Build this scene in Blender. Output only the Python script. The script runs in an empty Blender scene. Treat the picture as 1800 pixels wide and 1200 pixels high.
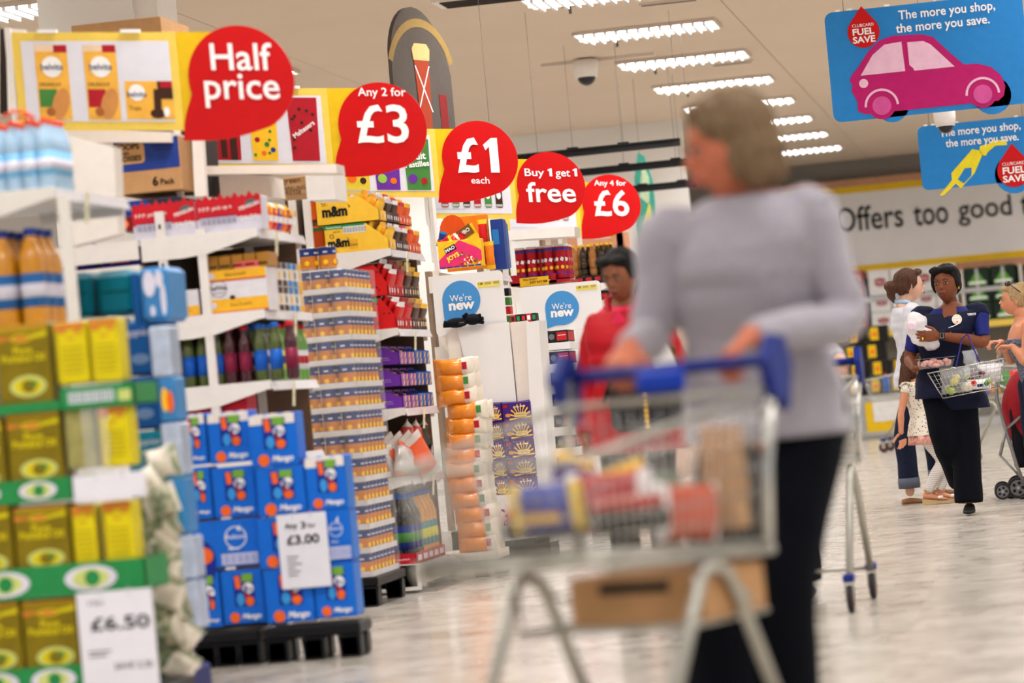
import bpy, bmesh, math, random
from mathutils import Vector, Matrix, noise
random.seed(7)
S = bpy.context.scene
C = S.collection
V = Vector
PI = math.pi

# ---------------------------------------------------------------- camera
FPX = 6000.0                                   # focal length for a 1800 px wide frame
RO = math.radians(5.2)
TH = math.atan(937.3/6000)
PH = math.atan(105.4/math.hypot(6000, 937.3))
CAM = V((0, 0, 1.0))
fw = V((-math.sin(TH)*math.cos(PH), math.cos(TH)*math.cos(PH), math.sin(PH)))
r0 = V((math.cos(TH), math.sin(TH), 0)); u0 = r0.cross(fw)
CR = math.cos(RO)*r0 - math.sin(RO)*u0
CU = math.sin(RO)*r0 + math.cos(RO)*u0
cd = bpy.data.cameras.new('camera'); cam = bpy.data.objects.new('camera', cd); C.objects.link(cam)
cam.matrix_world = Matrix(((CR.x, CU.x, -fw.x, CAM.x), (CR.y, CU.y, -fw.y, CAM.y), (CR.z, CU.z, -fw.z, CAM.z), (0, 0, 0, 1)))
cd.sensor_width = 36; cd.lens = 36*FPX/1800; cd.clip_end = 200; cd.clip_start = 0.1
cd.dof.use_dof = True; cd.dof.focus_distance = 22.5; cd.dof.aperture_fstop = 2.3
S.camera = cam
# ---------------------------------------------------------------- world, exposure
W = bpy.data.worlds.new('world'); S.world = W; W.use_nodes = True
W.node_tree.nodes['Background'].inputs[0].default_value = (1.0, 1.0, 1.0, 1)
W.node_tree.nodes['Background'].inputs[1].default_value = 0.80
S.view_settings.view_transform = 'Standard'; S.view_settings.look = 'None'
S.view_settings.exposure = -0.20; S.view_settings.gamma = 1.0; S.view_settings.use_curve_mapping = False
LAMP_W = 66.0
LAMP_C = (0.97, 0.99, 1.0)

def ray(px, py): return fw*FPX + (px-900)*CR + (600-py)*CU
def PY(px, py, Y): d = ray(px, py); return CAM + d*(Y/d.y)
def PX(px, py, X): d = ray(px, py); return CAM + d*(X/d.x)
def PZ(px, py, Z=0.0): d = ray(px, py); return CAM + d*((Z-1.0)/d.z)
def PD(px, py, D): d = ray(px, py); return CAM + d*(D/FPX)
def XZ(px, py, Y): p = PY(px, py, Y); return p.x, p.z

# ---------------------------------------------------------------- materials
MATS = {}
def lin(c):
    return tuple((x/255/12.92 if x/255 <= .04045 else ((x/255+.055)/1.055)**2.4) for x in c)
def mat(name, rgb, rough=.5, metal=0, var=.05, scale=18, bump=0, emit=0, trans=0, alpha=1, coat=0, sheen=0, rgb2=None, ior=1.45, stretch=None):
    if name in MATS: return MATS[name]
    m = bpy.data.materials.new(name); m.use_nodes = True; nt = m.node_tree; N = nt.nodes; L = nt.links
    b = N['Principled BSDF']; c = lin(rgb)
    b.inputs['Roughness'].default_value = rough; b.inputs['Metallic'].default_value = metal
    b.inputs['IOR'].default_value = ior
    if not metal and rough >= .28: b.inputs['Specular IOR Level'].default_value = .22
    if coat: b.inputs['Coat Weight'].default_value = coat; b.inputs['Coat Roughness'].default_value = .08
    if sheen: b.inputs['Sheen Weight'].default_value = sheen
    if trans: b.inputs['Transmission Weight'].default_value = trans
    if alpha < 1: b.inputs['Alpha'].default_value = alpha
    tc = N.new('ShaderNodeTexCoord'); no = N.new('ShaderNodeTexNoise'); no.inputs['Scale'].default_value = scale; no.inputs['Detail'].default_value = 3
    if stretch:
        mp = N.new('ShaderNodeMapping'); mp.inputs['Scale'].default_value = stretch
        L.new(tc.outputs['Object'], mp.inputs[0]); L.new(mp.outputs[0], no.inputs['Vector'])
    else: L.new(tc.outputs['Object'], no.inputs['Vector'])
    rp = N.new('ShaderNodeValToRGB'); e = rp.color_ramp.elements
    c2 = lin(rgb2) if rgb2 else tuple(min(1, x*(1+var)) for x in c)
    c1 = c if rgb2 else tuple(x*(1-var) for x in c)
    e[0].position = .35; e[1].position = .65
    e[0].color = (*c1, 1); e[1].color = (*c2, 1)
    L.new(no.outputs[0], rp.inputs[0]); L.new(rp.outputs[0], b.inputs['Base Color'])
    if bump:
        bu = N.new('ShaderNodeBump'); bu.inputs['Strength'].default_value = bump; bu.inputs['Distance'].default_value = .01
        L.new(no.outputs[0], bu.inputs['Height']); L.new(bu.outputs[0], b.inputs['Normal'])
    if emit:
        b.inputs['Emission Color'].default_value = (*c, 1); b.inputs['Emission Strength'].default_value = emit
    MATS[name] = m; return m
def pm(n, rgb, **k):       # printed card / plastic colour
    k.setdefault('rough', .38); return mat(n, rgb, **k)
white = mat('white enamel', (232, 226, 220), .4, var=.02)
cream = mat('cream metal', (222, 212, 200), .45, var=.03)
cardw = mat('white card', (232, 229, 228), .55, var=.015, scale=4)
red = pm('promo red', (196, 12, 16), rough=.3, var=.02)
yel = pm('promo yellow', (228, 186, 24), rough=.35, var=.03)
yelp = pm('pale yellow', (238, 204, 90), rough=.3, var=.03)
paper = pm('poster paper', (226, 224, 232), rough=.3, var=.015)
black = mat('black plastic', (22, 22, 24), .4)
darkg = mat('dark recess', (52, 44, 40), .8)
navy = mat('navy ink', (30, 36, 96), .5)
blue = pm('cyan blue', (38, 128, 200), rough=.35, var=.03)
green = pm('band green', (38, 132, 70), rough=.4)
orange = pm('orange ink', (240, 112, 24))
brown = pm('chocolate brown', (66, 36, 24))
gold = pm('gold yellow', (250, 196, 40))
kraft = mat('kraft cardboard', (184, 140, 96), .7, var=.06)
chrome = mat('chrome wire', (200, 200, 196), .22, 1, var=.03)
chromes = mat('satin chrome', (176, 174, 164), .35, .9, var=.04)
inkw = mat('white ink', (246, 244, 242), .4, var=.01)
inkk = mat('black ink', (24, 22, 22), .5)
inkg = mat('grey ink', (120, 116, 122), .5)
purple = pm('purple', (108, 48, 158))
dpurple = pm('deep purple', (66, 34, 112))
crimson = pm('crimson', (176, 26, 40))
clear = mat('clear film', (235, 238, 242), .12, alpha=.12, var=.05, scale=30)

# ---------------------------------------------------------------- mesh builder
TXT = {}
def text_tris(s, bold):
    k = (s, bold)
    if k in TXT: return TXT[k]
    cu = bpy.data.curves.new('t', 'FONT'); cu.body = s; cu.size = 1; cu.offset = bold; cu.resolution_u = 3
    cu.fill_mode = 'FRONT'
    o = bpy.data.objects.new('t', cu); C.objects.link(o)
    dg = bpy.context.evaluated_depsgraph_get(); dg.update()
    me = bpy.data.meshes.new_from_object(o.evaluated_get(dg))
    vs = [v.co.copy() for v in me.vertices]; fs = [tuple(p.vertices) for p in me.polygons]
    bpy.data.objects.remove(o); bpy.data.curves.remove(cu); bpy.data.meshes.remove(me)
    if vs:
        x0 = min(v.x for v in vs); x1 = max(v.x for v in vs); y0 = min(v.y for v in vs); y1 = max(v.y for v in vs)
    else: x0 = x1 = y0 = y1 = 0
    TXT[k] = (vs, fs, x0, x1, y0, y1); return TXT[k]

class FR:      # flat frame: origin, ex, ey ; normal = ex x ey
    def __init__(s, o, ex=V((1, 0, 0)), ey=V((0, 0, 1)), raw=False):
        s.o = V(o); s.ex = V(ex); s.ey = V(ey)
        if not raw: s.ex.normalize(); s.ey.normalize()
        s.n = s.ex.cross(s.ey).normalized()
    def p(s, x, y, d=0): return s.o + s.ex*x + s.ey*y + s.n*d
def rot2(x, y, a, cx=0, cy=0):
    c, s_ = math.cos(a), math.sin(a); x -= cx; y -= cy
    return cx+x*c-y*s_, cy+x*s_+y*c

class MB:
    def __init__(s): s.v = []; s.f = []; s.m = []; s.mi = []; s.sm = []
    def _mi(s, m):
        if m not in s.m: s.m.append(m)
        return s.m.index(m)
    def add(s, vs, fs, m, smooth=False, M=None):
        b = len(s.v); i = s._mi(m)
        for q in vs: s.v.append(tuple(M @ V(q)) if M is not None else tuple(q))
        for f in fs: s.f.append(tuple(b+k for k in f)); s.mi.append(i); s.sm.append(smooth)
        return s
    def box(s, x0, x1, y0, y1, z0, z1, m, M=None, bev=0):
        if x0 > x1: x0, x1 = x1, x0
        if y0 > y1: y0, y1 = y1, y0
        if z0 > z1: z0, z1 = z1, z0
        if bev <= 0:
            vs = [(x, y, z) for x in (x0, x1) for y in (y0, y1) for z in (z0, z1)]
            return s.add(vs, [(0, 1, 3, 2), (4, 6, 7, 5), (0, 4, 5, 1), (2, 3, 7, 6), (0, 2, 6, 4), (1, 5, 7, 3)], m, False, M)
        b = min(bev, (x1-x0)*.45, (y1-y0)*.45, (z1-z0)*.45)
        bm = bmesh.new(); bmesh.ops.create_cube(bm, size=1)
        for q in bm.verts: q.co = V(((x0+x1)/2+q.co.x*(x1-x0), (y0+y1)/2+q.co.y*(y1-y0), (z0+z1)/2+q.co.z*(z1-z0)))
        bmesh.ops.bevel(bm, geom=bm.edges[:], offset=b, segments=1, affect='EDGES', profile=.5)
        bm.verts.index_update(); s.add([q.co for q in bm.verts], [[w.index for w in f.verts] for f in bm.faces], m, False, M); bm.free(); return s
    def poly(s, fr, pts, m, d=.0015, th=0):           # 2-D outline in a frame; th extrudes backwards
        n = len(pts)
        f = [fr.p(x, y, d) for x, y in pts]
        a = sum(pts[i][0]*pts[(i+1) % n][1]-pts[(i+1) % n][0]*pts[i][1] for i in range(n))
        if a < 0: f.reverse()
        if th <= 0: return s.add(f, [tuple(range(n))], m)
        b = [q - fr.n*th for q in f]
        fs = [tuple(range(n)), tuple(range(2*n-1, n-1, -1))] + [(i, n+i, n+(i+1) % n, (i+1) % n) for i in range(n)]
        return s.add(f+b, fs, m)
    def rect(s, fr, x0, y0, x1, y1, m, d=.0015, th=0, a=0):
        cx, cy = (x0+x1)/2, (y0+y1)/2
        return s.poly(fr, [rot2(x, y, a, cx, cy) for x, y in ((x0, y0), (x1, y0), (x1, y1), (x0, y1))], m, d, th)
    def rrect(s, fr, x0, y0, x1, y1, r, m, d=.0015, th=0):
        pts = []
        for cx, cy, a0 in ((x1-r, y0+r, -90), (x1-r, y1-r, 0), (x0+r, y1-r, 90), (x0+r, y0+r, 180)):
            for k in range(5):
                a = math.radians(a0+k*22.5); pts.append((cx+r*math.cos(a), cy+r*math.sin(a)))
        return s.poly(fr, pts, m, d, th)
    def disc(s, fr, cx, cy, r, m, d=.0015, ry=None, n=20, th=0, a=0):
        ry = ry or r
        return s.poly(fr, [rot2(cx+r*math.cos(2*PI*k/n), cy+ry*math.sin(2*PI*k/n), a, cx, cy) for k in range(n)], m, d, th)
    def ring(s, fr, cx, cy, r1, r2, m, d=.0015, a0=0, a1=360, n=24):
        full = a1-a0 >= 360; k_ = n if full else n+1
        vs = []
        for k in range(k_):
            a = math.radians(a0+(a1-a0)*k/n)
            vs += [fr.p(cx+r1*math.cos(a), cy+r1*math.sin(a), d), fr.p(cx+r2*math.cos(a), cy+r2*math.sin(a), d)]
        fs = [(2*k, 2*k+1, (2*k+3) % len(vs), (2*k+2) % len(vs)) for k in range(n)]
        return s.add(vs, fs, m)
    def text(s, fr, cx, cy, w, m, t, h=None, d=.0025, bold=.02, a=0, align='c', shear=0):   # fitted to width w, cap box centre
        vs, fs, x0, x1, y0, y1 = text_tris(t, bold)
        if not vs: return s
        sc = w/(x1-x0) if w else h/(y1-y0); sy = h/(y1-y0) if h else sc
        mx = {'c': (x0+x1)/2, 'l': x0}[align]; my = (y0+y1)/2
        out = []
        for q in vs:
            x, y = (q.x-mx)*sc, (q.y-my)*sy; x += shear*y
            x, y = rot2(x, y, a); out.append(fr.p(cx+x, cy+y, d))
        return s.add(out, fs, m)
    def bars(s, fr, x0, y0, x1, y1, m, d=.0025, n=14, back=None):
        if back: s.rect(fr, x0, y0, x1, y1, back, d-.001)
        w = (x1-x0)/n
        for k in range(n):
            s.rect(fr, x0+w*(k+.2), y0+(y1-y0)*.12, x0+w*(k+.45+.25*((k*7) % 3)/2), y1-(y1-y0)*.12, m, d)
        return s
    def tube(s, pts, r, m, n=8, rs=None, closed=False, cap=True):
        pts = [V(p) for p in pts]; k_ = len(pts); vs = []; up = None
        for i, p in enumerate(pts):
            a = pts[(i-1) % k_] if (closed or i) else pts[0]; b = pts[(i+1) % k_] if (closed or i < k_-1) else pts[-1]
            t = (b-a)
            t = t.normalized() if t.length > 1e-9 else V((0, 0, 1))
            if up is None: up = t.orthogonal().normalized()
            up = (up - t*up.dot(t)); up = up.normalized() if up.length > 1e-6 else t.orthogonal().normalized()
            sd = t.cross(up); rr = rs[i] if rs else r
            for j in range(n):
                an = 2*PI*j/n; vs.append(p + (up*math.cos(an)+sd*math.sin(an))*rr)
        fs = []
        for i in range(k_ if closed else k_-1):
            i2 = (i+1) % k_
            for j in range(n): fs.append((i*n+j, i*n+(j+1) % n, i2*n+(j+1) % n, i2*n+j))
        if not closed and cap: fs += [tuple(range(n-1, -1, -1)), tuple(range((k_-1)*n, k_*n))]
        return s.add(vs, fs, m, True)
    def lathe(s, prof, c, m, n=14, M=None, mats=None, axis=None):   # prof [(r,z)...] bottom to top ; mats per segment
        vs = []
        for r, z in prof:
            for j in range(n): a = 2*PI*j/n; vs.append((c[0]+r*math.cos(a), c[1]+r*math.sin(a), c[2]+z))
        base = len(s.v)
        s.add(vs, [], m, True, M)
        for i in range(len(prof)-1):
            mm = mats[i] if mats else m; mi = s._mi(mm)
            for j in range(n):
                s.f.append((base+i*n+j, base+i*n+(j+1) % n, base+(i+1)*n+(j+1) % n, base+(i+1)*n+j)); s.mi.append(mi); s.sm.append(True)
        s.f.append(tuple(base+j for j in range(n-1, -1, -1))); s.mi.append(s._mi(mats[0] if mats else m)); s.sm.append(False)
        k = (len(prof)-1)*n; s.f.append(tuple(base+k+j for j in range(n))); s.mi.append(s._mi(mats[-1] if mats else m)); s.sm.append(False)
        return s
    def loft(s, rings, m, smooth=True, M=None):
        n = len(rings[0]); vs = [p for r in rings for p in r]; fs = []
        for i in range(len(rings)-1):
            for j in range(n): fs.append((i*n+j, i*n+(j+1) % n, (i+1)*n+(j+1) % n, (i+1)*n+j))
        fs += [tuple(range(n-1, -1, -1)), tuple(range((len(rings)-1)*n, len(rings)*n))]
        return s.add(vs, fs, m, smooth, M)
    def ell(s, c, r, m, M=None, nu=16, nv=10, fn=None):
        rings = []
        for i in range(nv+1):
            ph_ = -PI/2 + PI*(i+.001)/(nv+.002); ring = []
            for j in range(nu):
                a = 2*PI*j/nu; q = V((math.cos(ph_)*math.cos(a), math.cos(ph_)*math.sin(a), math.sin(ph_)))
                if fn: q = fn(q)
                ring.append(V((c[0]+q.x*r[0], c[1]+q.y*r[1], c[2]+q.z*r[2])))
            rings.append(ring)
        return s.loft(rings, m, True, M)
    def pillow(s, M, w, h, t, m, m2=None, nz=9, crimp=.06, seed=0, wr=.006):   # crimped flow-wrap bag, local x=w, z=h, y=thickness
        rings = []; n = 16
        zs = [-1, -1+crimp] + [-1+crimp+(2-2*crimp)*k/(nz-1) for k in range(1, nz-1)] + [1-crimp, 1]
        for zi in zs:
            q = max(0, 1-((abs(zi))/(1-crimp))**2.2) if abs(zi) < 1-crimp else 0
            tt = t/2*(q**.5)+.0018; ww = w/2*(1-.10*q)
            ring = []
            for j in range(n):
                a = 2*PI*j/n; ca, sa = math.cos(a), math.sin(a)
                x = ww*math.copysign(abs(ca)**.55, ca); y = tt*math.copysign(abs(sa)**.8, sa)
                nn = noise.noise(V((x*22+seed*3.1, zi*4+seed, y*9)))*wr*(1 if q > 0 else .5)
                ring.append(V((x+nn*.6, y+nn, zi*h/2)))
            rings.append(ring)
        b = len(s.f); s.loft(rings, m, True, M)
        if m2:
            i2 = s._mi(m2); cnt = (len(zs)-1)*n
            for k in range(cnt):
                if k//n < 2 or k//n >= len(zs)-3: s.mi[b+k] = i2
        return s
    def build(s, name, parent=None, label=None, cat=None, group=None, kind=None, flat=False):
        me = bpy.data.meshes.new(name); me.from_pydata(s.v, [], s.f)
        for m in s.m: me.materials.append(m)
        me.polygons.foreach_set('material_index', s.mi); me.polygons.foreach_set('use_smooth', s.sm); me.update()
        o = bpy.data.objects.new(name, me); C.objects.link(o)
        if parent is not None:
            o.parent = parent
            o.matrix_parent_inverse = parent.matrix_world.inverted() if parent.get('_w') else Matrix.Identity(4)
        return tag(o, label, cat, group, kind)

def tag(o, label=None, cat=None, group=None, kind=None):
    if label: o['label'] = label
    if cat: o['category'] = cat
    if group: o['group'] = group
    if kind: o['kind'] = kind
    return o
def empty(name, label, cat, group=None, loc=(0, 0, 0), rz=0):
    o = bpy.data.objects.new(name, None); C.objects.link(o); o.location = loc; o.rotation_euler = (0, 0, rz); o.empty_display_size = .1
    return tag(o, label, cat, group)
def dup(o, loc=None, rot=None, label=None, parent=None, first=[0]):
    c = o.copy(); C.objects.link(c)
    if parent is not None: c.parent = parent
    if loc is not None: c.location = loc
    if rot is not None: c.rotation_euler = rot
    if label: c['label'] = label
    for ch in list(o.children): dup(ch, parent=c)
    return c
def struct(mb, name): return mb.build(name, kind='structure')
ORD = ['first', 'second', 'third', 'fourth', 'fifth', 'sixth', 'seventh', 'eighth', 'ninth', 'tenth', 'eleventh', 'twelfth', 'thirteenth', 'fourteenth', 'fifteenth', 'sixteenth']

GY = [12.0, 15.2, 18.4, 21.6, 24.7, 28.0]      # near planes of the six gondola end units
GX = -3.5                                      # their fronts
# ================================================================ THE SETTING
CE = 4.2
def floor_mat():
    m = bpy.data.materials.new('terrazzo vinyl floor'); m.use_nodes = True; nt = m.node_tree; N = nt.nodes; L = nt.links; b = N['Principled BSDF']
    tc = N.new('ShaderNodeTexCoord'); mp = N.new('ShaderNodeMapping'); mp.inputs['Scale'].default_value = (1.3, 1.0, 1); L.new(tc.outputs['Object'], mp.inputs[0])
    n1 = N.new('ShaderNodeTexNoise'); n1.inputs['Scale'].default_value = 3.2; n1.inputs['Detail'].default_value = 9; n1.inputs['Distortion'].default_value = 1.4; L.new(mp.outputs[0], n1.inputs['Vector'])
    ck = N.new('ShaderNodeTexChecker'); ck.inputs['Scale'].default_value = 1.64; L.new(tc.outputs['Object'], ck.inputs['Vector'])
    ck.inputs['Color1'].default_value = (*lin((186, 178, 166)), 1); ck.inputs['Color2'].default_value = (*lin((195, 187, 175)), 1)
    rp = N.new('ShaderNodeValToRGB'); e = rp.color_ramp.elements; e[0].position = .34; e[0].color = (*lin((166, 152, 136)), 1); e[1].position = .56; e[1].color = (1, 1, 1, 1)
    L.new(n1.outputs[0], rp.inputs[0])
    mx = N.new('ShaderNodeMixRGB'); mx.blend_type = 'MULTIPLY'; mx.inputs[0].default_value = .42; L.new(ck.outputs[0], mx.inputs[1]); L.new(rp.outputs[0], mx.inputs[2])
    L.new(mx.outputs[0], b.inputs['Base Color'])
    r2 = N.new('ShaderNodeMapRange'); r2.inputs[3].default_value = .20; r2.inputs[4].default_value = .30; L.new(n1.outputs[0], r2.inputs[0]); L.new(r2.outputs[0], b.inputs['Roughness'])
    b.inputs['Coat Weight'].default_value = .25; b.inputs['Coat Roughness'].default_value = .12
    return m
FM = floor_mat()
struct(MB().box(-16, 12, -4, 56, -.05, 0, FM), 'floor')
ceilm = mat('painted ceiling board', (208, 190, 170), .7, var=.02, scale=.6)
fl = MB()
# boards as separate pieces: joints every 2.4 m
ce = struct(MB().box(-16, 12, -4, 56, CE+.03, CE+.08, ceilm), 'ceiling')
pz = None
XR = PZ(1255, 30, CE).x                       # right ends of the long fixture row lie on this line
ys = [-4+6.2*i for i in range(11)]; xs = [XR+.18-3.9*3 + 3.9*i for i in range(-1, 7)]
proto = None
for i in range(len(xs)-1):
    for j in range(len(ys)-1):
        if proto is None:
            proto = MB().box(.004, 3.9-.004, .004, 6.2-.004, 0, .03, ceilm).build('ceiling_panel', ce); o = proto
        else: o = proto.copy(); C.objects.link(o)
        o.location = (xs[i], ys[j], CE)
wallm = mat('painted wall', (226, 222, 216), .7, var=.03, scale=.5)
greyw = mat('grey wall paint', (134, 128, 120), .75, var=.04, scale=.6)
# back wall of the shop with its grey head band, wood strips and the big lettered fascia
YB = 52.5
xa = PY(1205, 300, YB).x
struct(MB().box(-16, 12, YB, YB+.2, 0, CE, greyw), 'wall_back')
# nearer bulkhead wall on the left
YL = 41.0
xb = PY(1205, 300, YL).x
wl = MB().box(-16, xb, YL, YL+.2, 0, CE, wallm)
struct(wl, 'wall_left')
pil = MB(); pa = PY(68, 40, 21.0); pb = PY(235, 40, 21.0)
pil.box(pa.x, pb.x, 21.0, 21.6, 0, CE, wallm); pil.box(pa.x+.02, pb.x+.15, 21.05, 21.55, 3.1, CE, white)
struct(pil, 'wall_pillar')

# fascia "Offers too good to miss"
f0 = PY(1395, 330, YB-.12); tl = PY(1600, 318, YB-.12); br_ = PY(1600, 470, YB-.12)
zt, zb = tl.z, br_.z; xl = max(PY(1330, 400, YB).x, xb+.06); xr = 4.5
fas = empty('shop_fascia', 'long white lettered fascia board with yellow edges high on the back wall', 'sign', loc=(xl, YB-.1, zb))
def rel(mb, name, par, **k): return mb.build(name, par, **k)
woodp = mat('pink wood strip', (196, 144, 112), .5, var=.06)
m = MB().box(0, xr-xl, -.06, .08, 0, zt-zb, cardw); m.build('board', fas)
m = MB().box(0, xr-xl, -.08, .06, zt-zb-.10, zt-zb, yel); m.box(0, xr-xl, -.08, .06, 0, .10, yel); m.build('yellow_edging', fas)
m = MB().box(0, xr-xl, -.09, .08, zt-zb+.002, zt-zb+.11, woodp); m.box(0, xr-xl, -.09, .08, -.12, -.002, woodp); m.build('wood_strip', fas, label='pinkish wooden strip')
a_ = PY(1468, 390, YB-.19); b_ = PY(1762, 368, YB-.19)
fr = FR((0, -.065, 0)); 
def word(t, pxl, pxr, pyc, h):
    p = PY(pxl, pyc, YB-.17); q = PY(pxr, pyc, YB-.17)
    mm = MB(); mm.text(fr, (p.x+q.x)/2-xl, p.z-zb, abs(q.x-p.x), inkk, t, h=h, bold=.012); mm.build('lettering', fas)
word('Offers', 1469, 1588, 388, .38); word('too', 1606, 1667, 380, .31); word('good', 1684, 1779, 374, .42); word('to', 1794, 1832, 362, .31); word('miss', 1850, 1935, 356, .31)

# ---------------- ceiling fixtures
housing = mat('fixture housing', (205, 190, 178), .4, var=.02)
fin = mat('louvre fin', (244, 242, 240), .25, var=.01)
FW = 1.27
def fixture():
    t = empty('ceiling_light', 'x', 'light', 'louvred ceiling lights')
    FD = .74; pan = mat('reflector pan', (176, 158, 156), .35, .2)
    hh = MB()
    hh.box(0, .02, 0, FD, -.014, .018, housing); hh.box(FW-.02, FW, 0, FD, -.014, .018, housing)
    hh.box(.02, FW-.02, 0, .02, -.014, .018, housing); hh.box(.02, FW-.02, FD-.02, FD, -.014, .018, housing); hh.box(.02, FW-.02, .02, FD-.02, .008, .018, pan)
    hh.build('housing', t)
    lv = MB()
    for k in range(1, 13): x = FW*k/13; lv.box(x-.014, x+.014, .02, FD-.02, -.040, -.008, fin)
    lv.box(.02, FW-.02, FD/2-.01, FD/2+.01, -.036, -.010, fin)
    lv.build('louvre', t)
    hk = MB(); hk.tube([(.3, FD+.06, -.07), (.3, FD+.06, .02)], .012, darkg); hk.box(.22, .38, FD+.03, FD+.09, -.012, .02, darkg); hk.build('hanging_bracket', t)
    return t
fx = fixture(); n = 0
ld = bpy.data.lights.new('fluorescent_light', 'AREA'); ld.shape = 'RECTANGLE'; ld.size = FW-.06; ld.size_y = .66; ld.spread = math.radians(172); ld.energy = LAMP_W; ld.color = LAMP_C
rows = [p for p in (PZ(1255, 30, CE).y, PZ(1308, 85, CE).y, PZ(1352, 128, CE).y, PZ(1390, 163, CE).y, PZ(1425, 197, CE).y, PZ(1450, 227, CE).y, PZ(1478, 252, CE).y)]
dy = (rows[-1]-rows[0])/6
ylist = [rows[0]+dy*k for k in range(-9, 7)]
cols = [XR-FW, XR-FW-3.9, XR-FW-7.8, XR-FW+3.9, XR-FW+7.8, XR-FW+11.7]  # outer right-hand columns are unseen, added to brighten the back-wall fascia
for ci, x in enumerate(cols):
    for k, y in enumerate(ylist):
        if ci == 2 and y > 35: continue
        if ci == 1 and y > YL-.6: continue
        if ci >= 3 and y > 51: continue
        sees = (ci == 0 and k >= 8) or (ci == 1 and k in (5, 6, 7))
        lab = 'louvred ceiling light, %s in the long central row over the trolley shopper' % ORD[k] if ci == 0 else \
              'louvred ceiling light, %s in the row left of the long central row' % ORD[k] if ci == 1 else \
              'louvred ceiling light, %s in the leftmost row over the shelves' % ORD[k] if ci == 2 else 'unseen louvred ceiling light, %s in the %s right-hand row' % (ORD[k], ['near', 'middle', 'far'][ci-3])
        o = fx if n == 0 else dup(fx)
        o.location = (x, y, CE-.02); o['label'] = lab; n += 1
        lo = bpy.data.objects.new('fluorescent_light', ld); C.objects.link(lo); lo.parent = o; lo.location = (FW/2, .37, -.001); lo.visible_camera = True
# vents and detectors
vm = MB(); vm.box(0, 1.1, 0, .5, -.025, 0, cream)
for k in range(6): vm.box(.06, 1.04, .05+k*.07, .08+k*.07, -.035, -.025, darkg)
p = PZ(790, 4, CE); v_ = vm.build('air_vent', label='flat cream air vent in the ceiling above the arched beer sign', cat='vent'); v_.location = (p.x-.1, p.y-.3, CE)
for px_, py_, w_, lab in ((1122, 6, .5, 'thin ceiling slot grille right of the long top light'), (1250, 112, .42, 'thin ceiling slot grille between the second and third lights')):
    p = PZ(px_, py_, CE); o = MB().box(0, w_, 0, .08, -.02, 0, housing).box(.02, w_-.02, .02, .06, -.024, -.02, darkg).build('slot_grille', label=lab, cat='vent'); o.location = (p.x, p.y, CE)
def dome(px_, py_, D, lab, s=1.0):
    p = PD(px_, py_, D); t = empty('dome_camera', lab, 'camera', loc=p)
    MB().lathe([(.065*s, 0), (.075*s, .05*s), (.075*s, .10*s), (.05*s, .11*s)], (0, 0, 0), white, 20).build('housing', t)
    MB().ell((0, 0, 0), (.055*s, .055*s, .05*s), mat('smoked dome', (30, 32, 40), .08), nu=16, nv=8).build('smoked_dome', t)
    L_ = CE-p.z-.11*s
    if L_ > 0: MB().tube([(0, 0, .11*s), (0, 0, .11*s+L_)], .012, white).build('drop_rod', t)
    return t
pc = PZ(1031, 126, CE-.13); dome(1031, 136, (pc-CAM).dot(fw), 'small ceiling security camera with a dark dome, left of the third light', 1.6)
o = MB().box(-.55, .55, -.03, .03, -.03, 0, housing).build('cable_tray', label='short cream cable tray on the ceiling beside the dome camera', cat='cable tray'); o.location = (pc.x+.1, pc.y+.14, CE)
dome(1662, 222, 23.5, 'white drop camera with dark dome hanging over the smaller blue sign', 1.0)
# black hanging rails with wires
for i, (x0_, y0_, x1_, y1_, D, ws) in enumerate(((880, 277, 1196, 256, 31, (1008, 1098)), (1000, 302, 1225, 288, 33, (1098, 1190)), (1105, 334, 1225, 323, 35, (1130, 1200)))):
    a = PY(x0_, y0_, D); b = PY(x1_, y1_, D); z = (a.z+b.z)/2
    t = empty('hanging_rail', ['longest black rail hung from wires, highest of the three', 'black hanging rail, middle of the three', 'black hanging rail, lowest of the three above the last promotion sign'][i], 'rail', loc=(a.x, D, z))
    MB().box(0, b.x-a.x, -.03, .03, -.03, .03, black).box(0, b.x-a.x, -.05, .05, .03, .04, black).build('bar', t)
    w = MB()
    for q in ws:
        c_ = PY(q, y0_, D); w.tube([(c_.x-a.x, 0, .04), (c_.x-a.x, 0, CE-z)], .0022, mat('hanging wire', (120, 112, 104), .5), n=5); w.box(c_.x-a.x-.05, c_.x-a.x+.05, -.04, .04, .04, .055, black)
    w.build('wire', t)
wr = MATS['hanging wire']
for i, (q, y0_, y1_, D) in enumerate(((858, 140, 215, 25), (943, 185, 268, 28), (1203, 60, 160, 30), (1182, 30, 120, 29))):
    a = PY(q, y0_, D); b = PY(q+2, y1_, D)
    o = MB().tube([(0, 0, b.z-CE), (0, 0, 0)], .002, wr, n=5).build('ceiling_wire', label='thin bare wire hanging from the ceiling, %s from the left' % ORD[i], cat='wire'); o.location = (b.x, D, CE)

# ---------------- back wall shelving
sh = empty('beer_shelving', 'grey wall shelving holding beer cases under the lettered fascia', 'shelving', loc=(xl, YB-.6, 0))
def zof(px_, py_, Y): return PY(px_, py_, Y).z
greysh = mat('shelf grey metal', (186, 184, 182), .4)
ysh = YB-.62
s1, s2, s3 = zof(1640, 512, ysh), zof(1560, 579, ysh), zof(1790, 555, ysh)
xe = 4.4
m = MB().box(.9, xe-xl, 0, .5, s1-.07, s1, greysh); m.build('shelf', sh)
m = MB().box(.9, xe-xl, 0, .5, s2-.10, s2-.0, yelp); m.build('shelf', sh, label='lower shelf with a yellow price edge')
for px_, py_ in ((1490, 540), (1690, 520), (1793, 500)):
    x = PY(px_, py_, ysh).x; MB().box(x-xl, x-xl+.05, .02, .5, s2, zb-.12, cream).build('upright', sh)
MB().box(.9, xe-xl, .48, .52, s2, zb-.1, darkg).build('back_panel', sh)
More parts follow.
